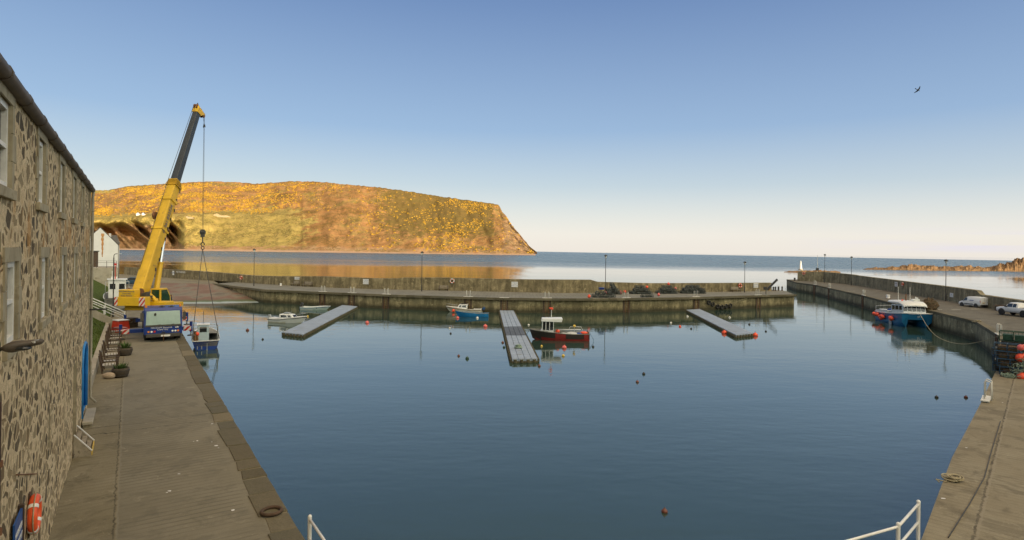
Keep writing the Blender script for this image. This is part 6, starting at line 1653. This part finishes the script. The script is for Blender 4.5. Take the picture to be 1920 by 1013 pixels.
ball(1104.5, 559, .27, 'buoy_orange', 'orange buoy on the pier edge left of the front creel heap'); ball(1163.5, 551.5, .27, 'buoy_pink', 'pink buoy on the pier deck, the left of a pair between creel heaps'); ball(1171.5, 550, .26, 'buoy_orange', 'orange buoy on the pier deck, the right of a pair between creel heaps')
ball(1235, 555.5, .25, 'buoy_pink', 'pink buoy at the end of the single row of creels')
wy = G(1250, 549).y
ball(1253.5, 532.8, .26, 'buoy_orange', 'orange float perched on top of a creel heap against the sky', up=wy); ball(1213, 538.5, .24, 'buoy_orange', 'orange float lying on the long low creel heap', up=wy - .6); ball(1266.5, 541.5, .24, 'buoy_pink', 'pale pink float at the right side of a creel heap', up=wy - .9); ball(1135.5, 548.5, .22, 'buoy_pink', 'pink float on the front creel heap', up=G(1135, 557).y - .5)
p = D(1128, 541, G(1128, 557).y + .3); m = MB(); m.hexa([p + Vector((x, y, -.2)) for x, y in ((-.4, -.25), (.4, -.25), (.4, .25), (-.4, .25))], [p + Vector((x, y, .15)) for x, y in ((-.45, -.3), (.45, -.3), (.45, .3), (-.45, .3))]); o = m.build('fish_box', 'crane_blue', bevel=.02); tag(o, 'blue fish box resting on the front creel heap', 'box')
# tyres slung on a rope along the wall
for k, (px, py) in enumerate(((1330, 567.5), (1337.2, 571), (1346.5, 575), (1354.5, 576), (1362.3, 574.5), (1370, 573.5))):
    p, d = at_px(f_edge, px); z = D(px, py, p.y - .3).z; n = Vector((d.y, -d.x, 0)); n = n if n.dot(p) < 0 else -n
    t = thing('tyre', 'black tyre hanging on the pier wall, %s from the left of the string of six' % ['first', 'second', 'third', 'fourth', 'fifth', 'sixth'][k], 'tyre', p + n * .22 + Vector((0, 0, z)), math.atan2(d.y, d.x), 'tyres slung along the pier wall')
    m = MB(); m.torus((0, 0, 0), .30, .13, (0, 1, 0), 20, 8); m.build('tyre_body', 'tyre_rubber', t)
    m = MB(); m.torus((0, 0, 0), .18, .03, (0, 1, 0), 16, 5); m.build('bead', 'dark_metal', t)
pp = [(1318, 557.5), (1330, 563.5), (1337, 568), (1346, 572), (1354, 573), (1362, 571.5), (1371, 569.5), (1390, 563), (1408, 556.5)]
rope_thing('tyre_rope', 'rope slung along the far pier wall holding six tyres', [D(x, y, at_px(f_edge, x)[0].y - .25) for x, y in pp], .03)

# ------------------------------------------------------------------ vehicles on the right pier
paint('van_white', (.66, .67, .67), .3, .05, 1.0, (.50, .49, .45), .72)
paint('trim_black', (.03, .03, .03), .6, .2, 4)
def car_wheel(t, x, y, r, rim='galvanised'):
    m = MB(); m.lathe([(r * .55, -.10), (r * .95, -.10), (r, -.06), (r, .06), (r * .95, .10), (r * .55, .10)], M=Matrix.Rotation(R(90), 3, 'X'), n=20); w_ = m.build('wheel', 'tyre_rubber', t)
    m = MB(); m.lathe([(.03, -.085), (r * .55, -.09), (r * .60, -.05), (r * .60, .05), (r * .55, .09), (.03, .085)], M=Matrix.Rotation(R(90), 3, 'X'), n=14); m.build('rim', rim, w_); w_.location = (x, y, r)
def body(t, name, sections, mat, bev=.05):
    """sections: (x, [(halfwidth, z), ...]) from rear to front."""
    m = MB(); rows = []
    for x, pr in sections: rows.append([(x + (p[2] if len(p) > 2 else 0), p[0], p[1]) for p in pr] + [(x + (p[2] if len(p) > 2 else 0), -p[0], p[1]) for p in pr[::-1]])
    m.rows(rows, closed=True); n = len(rows[0]); m.add(rows[0], [tuple(range(n))]); m.add(rows[-1], [tuple(range(n))]); 
    return m.build(name, mat, t)
# van: heading left and slightly away
va, vb = G(1848, 579.5), G(1799.5, 573.5)
vd = (vb - va); vd.z = 0; vd.normalize()
van_s = .84; vd = Vector((-.16, .987, 0)).normalized()
van = thing('van', 'small white panel van parked on the right pier by the sea wall', 'van', G(1824, 575.5) , math.atan2(vd.y, vd.x))
S_ = [(-2.15, [(.80, .35), (.84, .60), (.84, 1.05), (.76, 1.75), (.45, 1.80)]), (-2.0, [(.84, .28), (.88, .60), (.88, 1.05), (.79, 1.78), (.45, 1.84)]), (-.3, [(.86, .25), (.90, .60), (.90, 1.05), (.80, 1.80), (.45, 1.87)]), (.35, [(.86, .25), (.90, .60), (.90, 1.05), (.78, 1.76), (.45, 1.83)]), (.75, [(.86, .25), (.90, .60), (.89, 1.02), (.74, 1.52), (.45, 1.57)]), (1.28, [(.85, .25), (.89, .60), (.84, .98), (.78, 1.06), (.45, 1.10)]), (1.85, [(.80, .25), (.82, .55), (.76, .80), (.70, .86), (.40, .90)]), (2.12, [(.66, .30), (.70, .50), (.64, .68), (.60, .70), (.35, .72)])]
van.scale = (van_s,) * 3; vb_ = body(van, 'body', S_, 'van_white')
for x in (-1.35, 1.30):
    for s in (-1, 1):
        car_wheel(van, x, s * .80, .32)
        m = MB(); m.cyl((x, s * .885, .34), (x, s * .906, .34), .385, n=18); m.build('wheel_arch', 'trim_black', vb_)
for s in (-1, 1):
    m = MB(); win_panel(m, [(.30, s * .885, 1.12), (1.10, s * .855, 1.08), (.66, s * .755, 1.58), (.30, s * .785, 1.66)], (0, s, .3)); m.build('side_window', 'dark_glass', vb_)
    m = MB(); m.box((0, s * .90, .56), (1.6, .03, .12)); m.build('rub_strip', 'trim_black', vb_)
    m = MB(); m.box((-2.10, s * .80, 1.02), (.10, .10, .50)); m.build('tail_light', 'lamp_red', vb_)
    m = MB(); m.box((.95, s * .98, 1.12), (.12, .2, .16)); m.build('mirror', 'trim_black', vb_)
    m = MB(); m.sph((1.98, s * .60, .72), .13, sc=(.8, 1, .7)); m.build('headlight', 'lamp_white', vb_)
    m = MB(); m.box((-.55, s * .86, 1.20), (.75, .1, .10)); m.build('side_lettering_panel', 'hull_blue', vb_)
m = MB(); win_panel(m, [(1.22, -.72, 1.12), (1.22, .72, 1.12), (.70, .66, 1.56), (.70, -.66, 1.56)], (1, 0, .7)); m.build('windscreen', 'dark_glass', vb_)
m = MB(); m.box((-2.17, 0, .42), (.14, 1.62, .22)); m.box((2.1, 0, .38), (.16, 1.3, .22)); m.build('bumper', 'trim_black', vb_, bevel=.03)
m = MB(); m.box((-2.165, .15, .85), (.02, .52, .12)); m.build('number_plate', 'buoy_yellow', vb_)
m = MB(); m.box((-2.14, 0, 1.2), (.03, .015, 1.1)); m.build('door_gap', 'trim_black', vb_)
# pickup, partly outside the frame
pk = thing('pickup_truck', 'silver white pickup truck parked at the right edge beyond the creels', 'pickup truck', G(1909, 593), math.atan2(.995, -.08))
S_ = [(-2.5, [(.80, .55), (.86, .80), (.86, 1.12), (.80, 1.15)]), (-.75, [(.84, .48), (.90, .80), (.90, 1.12), (.82, 1.16)]), (-.70, [(.84, .48), (.90, .80), (.90, 1.15), (.70, 1.72), (.4, 1.78)]), (.55, [(.84, .48), (.90, .80), (.90, 1.15), (.70, 1.74), (.4, 1.80)]), (1.15, [(.84, .48), (.90, .80), (.86, 1.15), (.80, 1.20), (.4, 1.24)]), (2.2, [(.80, .48), (.84, .75), (.80, 1.02), (.74, 1.06), (.4, 1.10)]), (2.5, [(.72, .50), (.75, .70), (.72, .92), (.68, .95), (.4, .98)])]
S_ = [(x, (pr + [(.4, pr[-1][1] + .01)]) if len(pr) == 4 else pr) for x, pr in S_]
pk.scale = (.95,) * 3; pb = body(pk, 'body', S_, 'van_white')
for x in (-1.55, 1.55):
    for s in (-1, 1):
        car_wheel(pk, x, s * .82, .40)
        m = MB(); m.cyl((x, s * .88, .46), (x, s * .91, .46), .47, n=18); m.build('wheel_arch', 'trim_black', pb)
for s in (-1, 1):
    for a, b in ((-.55, -.05), (.02, .62)):
        m = MB(); win_panel(m, [(a, s * .885, 1.2), (b + (.25 if b > .5 else 0), s * .875, 1.2), (b, s * .72, 1.66), (a, s * .72, 1.66)], (0, s, .3)); m.build('side_window', 'dark_glass', pb)
    m = MB(); m.box((2.38, s * .62, .90), (.2, .28, .16)); m.build('headlight', 'lamp_white', pb)
    m = MB(); m.box((.85, s * 1.0, 1.25), (.12, .22, .18)); m.build('mirror', 'trim_black', pb)
m = MB(); win_panel(m, [(1.10, -.72, 1.24), (1.10, .72, 1.24), (.60, .64, 1.72), (.60, -.64, 1.72)], (1, 0, .7)); m.build('windscreen', 'dark_glass', pb)
m = MB(); m.box((2.5, 0, .58), (.16, 1.5, .24)); m.build('bumper', 'trim_black', pb, bevel=.03)
m = MB(); m.box((-1.6, 0, 1.13), (1.5, 1.5, .12)); m.build('load_bed', 'trim_black', pb)
# dark car at the head of the slip, seen behind the workboat
dc = thing('car', 'dark car parked at the head of the slipway behind the white wheelhouse boat', 'car', G(247, 535), R(200))
S_ = [(-2.0, [(.72, .35), (.78, .6), (.76, .95), (.6, 1.0)]), (-1.5, [(.80, .28), (.84, .6), (.80, .98), (.62, 1.38)]), (.2, [(.82, .28), (.86, .6), (.82, .98), (.64, 1.46)]), (1.0, [(.82, .28), (.86, .6), (.80, .92), (.70, 1.0)]), (1.9, [(.74, .3), (.76, .55), (.70, .78), (.6, .82)])]
S_ = [(x, pr + [(.3, pr[-1][1] + .03)]) for x, pr in S_]
db = body(dc, 'body', S_, 'creel_blue')
for x in (-1.2, 1.25):
    for s in (-1, 1): car_wheel(dc, x, s * .76, .31)
for s in (-1, 1):
    m = MB(); win_panel(m, [(-1.2, s * .80, 1.02), (.75, s * .80, 1.0), (.2, s * .655, 1.40), (-1.1, s * .655, 1.34)], (0, s, .3)); m.build('side_window', 'dark_glass', db)
    m = MB(); m.box((-1.98, s * .6, .8), (.06, .25, .14)); m.build('tail_light', 'lamp_red', db)
m = MB(); win_panel(m, [(.92, -.66, 1.02), (.92, .66, 1.02), (.28, .58, 1.42), (.28, -.58, 1.42)], (1, 0, .7)); m.build('windscreen', 'dark_glass', db)

# parking marks, net heap, picnic table
m = MB()
for px, py, wpx in ((1597, 546.5, 13), (1622.5, 545.5, 13), (1648, 545.2, 13), (1762, 581, 10), (1793, 580.8, 18), (1829, 580, 16), (1861.5, 578.5, 7)):
    a, b = G(px - wpx / 2, py), G(px + wpx / 2, py - .4); m.quad(a + Vector((0, -.09, .012)), b + Vector((0, -.09, .012)), b + Vector((0, .12, .012)), a + Vector((0, .12, .012)))
tag(m.build('parking_markings', 'line_paint'), kind='structure')
paint('net_brown', (.10, .06, .032), .95, .5, 5.0, (.035, .042, .022), .48, bump=.05)
p = G(1741, 580.5); m = MB(); m.sph((0, 0, .45), 1.1, 60, 36, sc=(1.0, .8, .95)); o = m.build('net_heap', 'net_brown')
for v in o.data.vertices: k = 1 + .30 * NZ.fractal(v.co * 2.8, 1, 2, 5); v.co = Vector((v.co.x * k, v.co.y * k, max(0, v.co.z * k)))
o.location = p; tag(o, 'rounded heap of brown fishing net on the right pier behind the catamaran', 'net heap')
p = G(1880, 583); pt = thing('picnic_table', 'low brown wooden picnic table between the van and the pickup truck', 'picnic table', p, R(-20))
m = MB()
for k in range(5): m.box((0, -.34 + k * .17, .74), (1.8, .15, .04))
m.build('table_top', 'varnish', pt)
for s in (-1, 1):
    m = MB(); m.box((0, s * .75, .44), (1.8, .26, .04)); m.build('seat', 'varnish', pt)
    m = MB(); m.beam((s * .65, -.75, 0), (s * .65, -.25, .72), .09, .04); m.beam((s * .65, .75, 0), (s * .65, .25, .72), .09, .04); m.beam((s * .65, -.78, .42), (s * .65, .78, .42), .04, .09); m.build('leg', 'timber_brown', pt)
# gull droppings on the quay
m = MB(); random.seed(12)
for px, py in ((336, 889), (318, 921), (313, 924), (397, 829), (363, 828), (370, 827), (410, 840), (437, 957), (398, 795), (405, 836), (1768, 935), (1880, 755), (1812, 840)):
    p = G(px, py) + Vector((0, 0, .006)); r = random.uniform(.03, .07); m.add([p + Vector((math.cos(a) * r * random.uniform(.6, 1.3), math.sin(a) * r * random.uniform(.4, 1.0), 0)) for a in [k * .9 for k in range(7)]], [tuple(range(7))])
o = m.build('droppings', 'sign_white', recalc=False); tag(o, kind='stuff')
paint('rust_dark', (.07, .042, .026), .85, .3, 6.0)
# rope ends and coils on the quays
def coil(px, py, r, label, mat='rope', seed=1):
    random.seed(seed); m = MB()
    for k in range(7): m.torus((random.uniform(-.1, .1), random.uniform(-.1, .1), .03 + k * .022), r * random.uniform(.5, 1), .022, (random.uniform(-.15, .15), random.uniform(-.15, .15), 1), 18, 5)
    m.tube([(r, 0, .03), (r * 1.6, .1, .03), (r * 2.2, -.15, .03), (r * 2.6, .05, .02)], .02, 5)
    o = m.build('rope_coil', mat); o.location = G(px, py); o.rotation_euler.z = 3.4; return tag(o, label, 'rope')
coil(1786, 901, .24, 'tangled pale rope lying on the near right quay', 'rope', 3); coil(1834, 604, .35, 'loose rope lying at the bend of the right pier edge', 'rope', 5)
m = MB(); m.torus((0, 0, .04), .26, .05, n=22, m=8); o = m.build('mooring_ring', 'rust_dark'); o.location = G(509, 963) + Vector((0, 0, .03)); tag(o, 'rusty iron mooring ring set in the left quay edge', 'mooring ring')
rope_thing('cable', 'thin dark cable lying along the near right quay', [G(1778, 1008, .02), G(1818, 945, .02), G(1846, 895, .02), G(1858, 850, .02), G(1876, 790, .02)], .014, 'trim_black')

# ------------------------------------------------------------------ square creels, floats and netting on the right quay
def make_box_creel(t, L, Wd, H, fm, nm):
    m = MB()
    for x in (-L / 2, 0, L / 2):
        m.tube([(x, -Wd / 2, 0), (x, -Wd / 2, H), (x, Wd / 2, H), (x, Wd / 2, 0)], .018, 5, closed=True)
    for y in (-Wd / 2, 0, Wd / 2):
        for z in (0, H): m.cyl((-L / 2, y, z), (L / 2, y, z), .018, n=5)
    for s in (-1, 1): m.cyl((-L / 2, s * Wd / 2, H / 2), (L / 2, s * Wd / 2, H / 2), .012, n=5)
    m.build('frame', fm, t)
    m = MB()
    for k in range(8):
        x = -L / 2 + L * (k + .5) / 8; m.tube([(x, -Wd / 2, 0), (x, -Wd / 2, H), (x, Wd / 2, H), (x, Wd / 2, 0)], .006, 3)
    for k in range(4):
        z = H * (k + .5) / 4
        for s in (-1, 1): m.cyl((-L / 2, s * Wd / 2, z), (L / 2, s * Wd / 2, z), .006, n=3); m.cyl((s * L / 2, -Wd / 2, z), (s * L / 2, Wd / 2, z), .006, n=3)
    m.box((-L * .2, 0, H * .38), (L * .35, Wd * .8, H * .6)); m.box((L * .22, 0, H * .36), (L * .34, Wd * .8, H * .6)); m.build('netting', nm, t)
base = G(1897, 703); ra = math.atan2(RA.y, RA.x) - math.pi / 2
lv = ['lowest', 'second from the bottom', 'third from the bottom', 'topmost']
cr0 = None
for k in range(4):
    lab = 'square blue framed creel in the stack on the right quay, ' + lv[k]
    if cr0 is None: cr0 = o = thing('square_creel', lab, 'lobster pot', base, 0, 'square creels stacked on the right quay'); make_box_creel(o, 1.25, .8, .46, 'creel_blue', 'net_brown')
    else: o = copy_tree(cr0); o['label'] = lab
    o.location = base + Vector((random.uniform(-.05, .05), random.uniform(-.05, .05) + .12 * k, .03 + k * .48)); o.rotation_euler = (0, 0, ra + random.uniform(-.06, .06))
for k in range(3):
    o = copy_tree(cr0); o['label'] = 'square creel behind the front stack on the right quay, ' + ['lowest', 'middle', 'topmost'][k]; o.location = base + Vector((.55, 1.15, .03 + k * .48)); o.rotation_euler = (0, 0, ra + .1 * k)
for k in range(3):
    o = copy_tree(cr0); o['label'] = 'square creel in the stack cut by the right edge of the photo, ' + ['lowest', 'middle', 'topmost'][k]; o.location = base + Vector((1.75, .5, .03 + k * .48)); o.rotation_euler = (0, 0, ra - .08 * k)
gb = D(1900, 631, base.y + 1.5)
t = thing('green_creel', 'green netted square creel perched at the back of the stack on the right quay', 'lobster pot', Vector((gb.x, gb.y, gb.z - .3)), ra); make_box_creel(t, 1.4, .85, .62, 'creel_green', 'creel_green')
m = MB(); m.box((0, 0, -t.location.z / 2 + .0), (1.2, .7, t.location.z)); o = m.build('fish_bin', 'barrel_oak'); o.location = t.location; o.rotation_euler.z = ra; tag(o, 'dark bin under the green creel on the right quay', 'bin')
for px, py, r, mat, lab in ((1914, 652, .20, 'buoy_pink', 'pink buoy on the netting at the right edge, uppermost'), (1913, 671, .26, 'buoy_orange', 'orange buoy on the netting at the right edge, middle'), (1916, 707, .27, 'buoy_orange', 'orange buoy lying on the right quay in front of the netting')):
    p = D(px, py, base.y - (.5 if py < 700 else 1.1)); m = MB(); m.lathe([(.02, -r), (r * .75, -r * .7), (r, 0), (r * .8, r * .65), (r * .25, r * 1.05), (r * .2, r * 1.25), (.01, r * 1.27)], n=16); o = m.build('buoy', mat); o.location = p; o.rotation_euler = (.5, .4, 0); tag(o, lab, 'buoy', 'buoys with the square creels')
m = MB(); random.seed(6)
for k in range(70):
    p = Vector((random.uniform(-.7, .9), random.uniform(-.35, .35), 0)); hgt = max(.05, 1.7 * (.5 + .5 * (p.x + .2)) * random.uniform(.2, 1) if p.x > -.1 else .18 * random.random()); pts = []
    a = random.random() * 6
    for j in range(7): pts.append(p + Vector((math.cos(a + j * .9) * .16, math.sin(a + j * .9) * .16, hgt + .08 * math.sin(j * 1.7 + a))))
    m.tube(pts, .016, 4)
o = m.build('netting_heap', 'rope_green'); o.location = G(1906, 708); tag(o, 'pale green tangle of rope and netting beside the square creels', 'net heap')
p = G(1876, 676); t = thing('tide_gauge', 'white tide gauge board with black marks at the pier corner', 'sign', p + Vector((-.1, .2, 0)), ra)
z1 = D(1876, 652, p.y).z
m = MB(); m.box((0, 0, z1 / 2), (.22, .05, z1)); bo = m.build('board', 'ladder_white', t)
for k in range(5):
    m = MB(); m.box((.04, -.03, .12 + k * z1 / 5.5), (.10, .012, .05)); m.build('mark', 'trim_black', bo)

# ------------------------------------------------------------------ white railings on the near quay edge
def railing(label, pts, posts, h=1.05, low=.52):
    pts = [Vector(p) for p in pts]; o0 = pts[0].copy(); t = thing('railing', label, 'railing', o0, 0)
    for i in posts:
        m = MB(); q = pts[i] - o0; m.cyl(q, q + Vector((0, 0, h)), .047, n=12); m.sph(q + Vector((0, 0, h)), .05, 10, 6); m.build('post', 'white_paint', t)
    for z in (h - .06, low):
        m = MB(); m.tube([p - o0 + Vector((0, 0, z)) for p in pts], .032, 8); m.build('rail', 'white_paint', t)
def at_h(px, py, z): g = G(px, py, z); return Vector((g.x, g.y, 0))
rp = [at_h(1722, 941, 1.05), at_h(1684, 987, 1.0), at_h(1592, 1013, 1.0)]
ext = rp[2] + (rp[2] - rp[1]).normalized() * 2.2
railing('white tubular railing stepping down at the bottom right of the harbour', rp + [ext], (0, 1, 3))
lp_ = [at_h(581, 969, 1.05), at_h(608, 1013, 1.0)]; ext = lp_[1] + (lp_[1] - lp_[0]).normalized() * 1.2
railing('white tubular railing sloping down at the bottom left of the harbour', [lp_[0], lp_[1], ext, ext + Vector((2, -.2, 0))], (0, 2, 3))

# ------------------------------------------------------------------ beyond the piers: skerries, reef, beacon, bird, person, far hill details
def rocks(name, label, outline, Yd, base_y, seed, mat='skerry_rock', depth=26):
    """outline: (px, py) top edge; a rugged rock mass standing in the sea."""
    random.seed(seed); m = MB(); rows = []; n = 180; x0, x1 = outline[0][0], outline[-1][0]
    for j in range(15):
        row = []; v = j / 14
        for i in range(n + 1):
            px = x0 + (x1 - x0) * i / n; p = D(px, interp(outline, px), Yd); h = p.z - WATER
            prof = math.sin(math.pi * min(1, max(0, v))) ** .7
            f = .72 + .36 * NZ.fractal(Vector((px * .09, v * 3.0, seed)), 1, 2, 5) + .22 * abs(NZ.noise(Vector((px * .30, v * 7, seed + 4))))
            row.append(Vector((p.x * (Yd + (v - .5) * depth) / Yd, Yd + (v - .5) * depth, WATER - .5 + max(0, h + .5) * prof * f * 1.12)))
        rows.append(row)
    m.rows(rows, sm=False); return tag(m.build(name, mat), label, 'rocks')
rocks('skerry', 'low sunlit skerry of broken rock on the sea beyond the right pier', [(1612, 506.5), (1625, 503), (1640, 501.5), (1652, 503), (1662, 500), (1680, 499), (1695, 497.5), (1710, 494.5), (1722, 496), (1735, 498), (1745, 496), (1760, 499), (1785, 500), (1812, 498), (1840, 500), (1856, 503)], 420, 508, 3)
rocks('skerry', 'taller sunlit skerry of piled boulders at the right edge of the sea', [(1836, 506), (1850, 502), (1868, 496), (1880, 493), (1892, 487), (1905, 485), (1914, 482.5), (1925, 481), (1950, 478), (1990, 484), (2020, 500)], 432, 508, 9, depth=36)
rocks('skerry', 'flat sunlit ledge of rock in the sea under the white beacon', [(1470, 509.5), (1490, 507.5), (1515, 507), (1540, 507), (1560, 507.5), (1576, 509)], 330, 510, 5, depth=12)
rocks('reef', 'dark low reef lying off the beach behind the crane', [(222, 486), (235, 480), (262, 478.5), (300, 478), (330, 479), (352, 481), (372, 484)], 640, 488, 7, 'reef_rock', 40)
rocks('reef', 'thin dark reef just below the far beach behind the crane', [(222, 473.5), (245, 472.2), (300, 472), (345, 472.6), (372, 475)], 1150, 476, 8, 'reef_rock', 50)
p = D(1501, 507, 330); zt = D(1501, 492, 330).z
bc = thing('beacon', 'slim white sunlit beacon standing on a sea rock beyond the right pier', 'beacon', Vector((p.x, 330, WATER + 1.0)))
m = MB(); m.cyl((0, 0, 0), (0, 0, zt - WATER - 1.0), .95, .42, n=12); m.build('tower', 'render_white', bc); m = MB(); m.cyl((0, 0, 0), (0, 0, .8), 1.3, 1.1, n=12); m.build('base', 'concrete_pale', bc)
m = MB(); m.sph((0, 0, zt - WATER - .6), .4, sc=(1, 1, 1.2)); m.build('cap', 'render_white', bc)
p = D(1532.5, 511, 172); fl = thing('mast', 'thin pale mast at the seaward end of the right pier', 'mast', Vector((p.x, 172, 0)))
m = MB(); m.cyl((0, 0, 0), (0, 0, D(1532.5, 479, 172).z), .07, .05, n=6); m.build('pole', 'buoy_white', fl); m = MB(); m.box((0, 0, D(1532, 505, 172).z), (.7, .4, .7)); m.build('equipment_box', 'trim_black', fl)
# gull in the sky
p = D(1721, 169, 60)
bm_ = MB()
Mb = Matrix.Rotation(R(28), 3, 'Y') @ Matrix.Rotation(R(-55), 3, 'X')
def bt(q): return Mb @ (Vector(q) * .62)
rows = []
for x, r in ((-.36, .01), (-.22, .045), (-.05, .075), (.1, .07), (.2, .045), (.28, .05), (.34, .02), (.40, .004)):
    rows.append([bt((x, math.cos(a) * r, math.sin(a) * r)) for a in [2 * math.pi * k / 10 for k in range(10)]])
bm_.rows(rows, closed=True)
for s in (-1, 1):
    W_ = [((.14, .03), (-.10, .03), .0, .03), ((.20, .22), (-.04, .24), .10, .022), ((.10, .42), (-.08, .40), .13, .014), ((-.10, .66), (-.16, .62), .06, .006)]
    top = [[bt((a[0], s * a[1], z + h)), bt(((a[0] + b[0]) / 2, s * (a[1] + b[1]) / 2, z + h * 1.5)), bt((b[0], s * b[1], z + h * .5)), bt(((a[0] + b[0]) / 2, s * (a[1] + b[1]) / 2, z - h * .3))] for a, b, z, h in W_]
    bm_.rows(top, closed=True)
bm_.add([bt((-.30, -.03, 0)), bt((-.30, .03, 0)), bt((-.52, .10, .0)), bt((-.52, -.10, .0)), bt((-.30, 0, .02)), bt((-.52, 0, .012))], [(0, 4, 5, 3), (4, 1, 2, 5), (0, 3, 2, 1)])
paint('gull_dark', (.035, .035, .04), .8, .3, 6); o = bm_.build('gull', 'gull_dark'); o.location = p; tag(o, 'dark gull flying alone high in the sky on the right', 'bird')

# person in dark clothes at the end of the quay, seen over the crane's engine deck
p = D(321, 557, 68.5); px_ = Vector((p.x, 68.5, 0))
paint('jacket_dark', (.03, .032, .038), .9, .2, 8); paint('skin', (.42, .24, .16), .6, .08, 8); paint('hair_dark', (.05, .03, .02), .8, .2, 12)
def skinned(name, verts, edges, radii, mat, parent, root=0, sub=2):
    me = bpy.data.meshes.new(name); me.from_pydata(verts, edges, []); o = bpy.data.objects.new(name, me); C.objects.link(o); o.parent = parent
    sk = o.modifiers.new('skin', 'SKIN'); ss = o.modifiers.new('sub', 'SUBSURF'); ss.levels = ss.render_levels = sub
    for v, r in zip(me.skin_vertices[0].data, radii): v.radius = r if isinstance(r, tuple) else (r, r)
    me.skin_vertices[0].data[root].use_root = True
    dg = bpy.context.evaluated_depsgraph_get(); dg.update(); me2 = bpy.data.meshes.new_from_object(o.evaluated_get(dg)); o.modifiers.clear(); o.data = me2
    me2.materials.clear(); me2.materials.append(MATS[mat])
    for f in me2.polygons: f.use_smooth = True
    return o
pe = thing('person', 'person in dark clothes standing on the quay end behind the crane, watching the lift', 'person', px_, R(-60))
V_ = [(0, 0, .95), (0, 0, 1.2), (0, 0, 1.42), (0, .01, 1.52), (0, .02, 1.60), (.09, 0, .88), (.10, .02, .48), (.11, 0, .06), (.12, .14, .04), (-.09, 0, .88), (-.10, .02, .48), (-.11, 0, .06), (-.12, .14, .04), (.19, 0, 1.40), (.25, .02, 1.12), (.22, .14, .90), (.21, .18, .82), (-.19, 0, 1.40), (-.25, .02, 1.12), (-.22, .14, .90), (-.21, .18, .82), (0, .02, 1.72)]
E_ = [(0, 1), (1, 2), (2, 3), (3, 4), (0, 5), (5, 6), (6, 7), (7, 8), (0, 9), (9, 10), (10, 11), (11, 12), (2, 13), (13, 14), (14, 15), (15, 16), (2, 17), (17, 18), (18, 19), (19, 20), (4, 21)]
Rd = [(.17, .12), (.16, .11), (.17, .11), .06, .085, .095, .07, .05, .045, .095, .07, .05, .045, .075, .055, .042, .035, .075, .055, .042, .035, .075]
skinned('body', V_, E_, Rd, 'jacket_dark', pe)
m = MB(); m.sph((0, .03, 1.645), .105, 14, 10, sc=(.82, .95, 1.15)); m.sph((0, .135, 1.63), .022, 8, 6); m.build('face', 'skin', pe)
m = MB(); m.sph((0, .0, 1.69), .112, 14, 10, sc=(.86, .98, .95)); m.build('hair', 'hair_dark', pe)
# cottages and the ruined church on the headland shelf
def far_house(px, py, w_, h_, name, label, wallm='render_white', Yd=1500, depth=8, roofm='slate'):
    # sits on the hill: find the hill surface along this sight line
    best = min((p for r in HROWS[:NV] for p in r), key=lambda p: (960 + F * p.x / p.y - px) ** 2 + (471 + F * (EYE - p.z) / p.y + ROLL * F * p.x / p.y - py) ** 2)
    t = thing(name, label, 'house', best + Vector((0, -3, -1.5)), R(8)); k = best.y / F; W2 = w_ * k / 2; H = h_ * k
    m = MB(); m.extr([(-W2, 0, 0), (W2, 0, 0), (W2, 0, H * .6), (0, 0, H), (-W2, 0, H * .6)] if roofm else [(-W2, 0, 0), (W2, 0, 0), (W2 * .6, 0, H * .55), (W2 * .1, 0, H * .5), (-W2 * .2, 0, H), (-W2 * .5, 0, H * .6), (-W2, 0, H * .9)], (0, depth, 0)); m.build('wall', wallm, t)
    if roofm:
        m = MB()
        for sg in (-1, 1): m.hexa([(sg * W2 * 1.08, -.3, H * .56), (0, -.3, H * 1.02), (0, depth, H * 1.02), (sg * W2 * 1.08, depth, H * .56)], [(sg * W2 * 1.08, -.3, H * .62), (0, -.3, H * 1.08), (0, depth, H * 1.08), (sg * W2 * 1.08, depth, H * .62)])
        m.build('roof', roofm, t)
far_house(259, 403.5, 6, 6, 'cottage', 'tiny white gabled cottage on the headland slope, the left of two'); far_house(268, 403.5, 5, 6, 'cottage', 'tiny white gabled cottage on the headland slope, the right of two')
paint('ruin_stone', (.36, .29, .18), .9, .15, .5)
far_house(412, 407, 44, 7, 'ruin', 'pale stone ruin on the green shelf of the headland, right of the boom', 'ruin_stone', roofm=None); far_house(350, 409.5, 20, 4.5, 'low_building', 'long low pale building on the headland shelf beside the boom', 'ruin_stone')
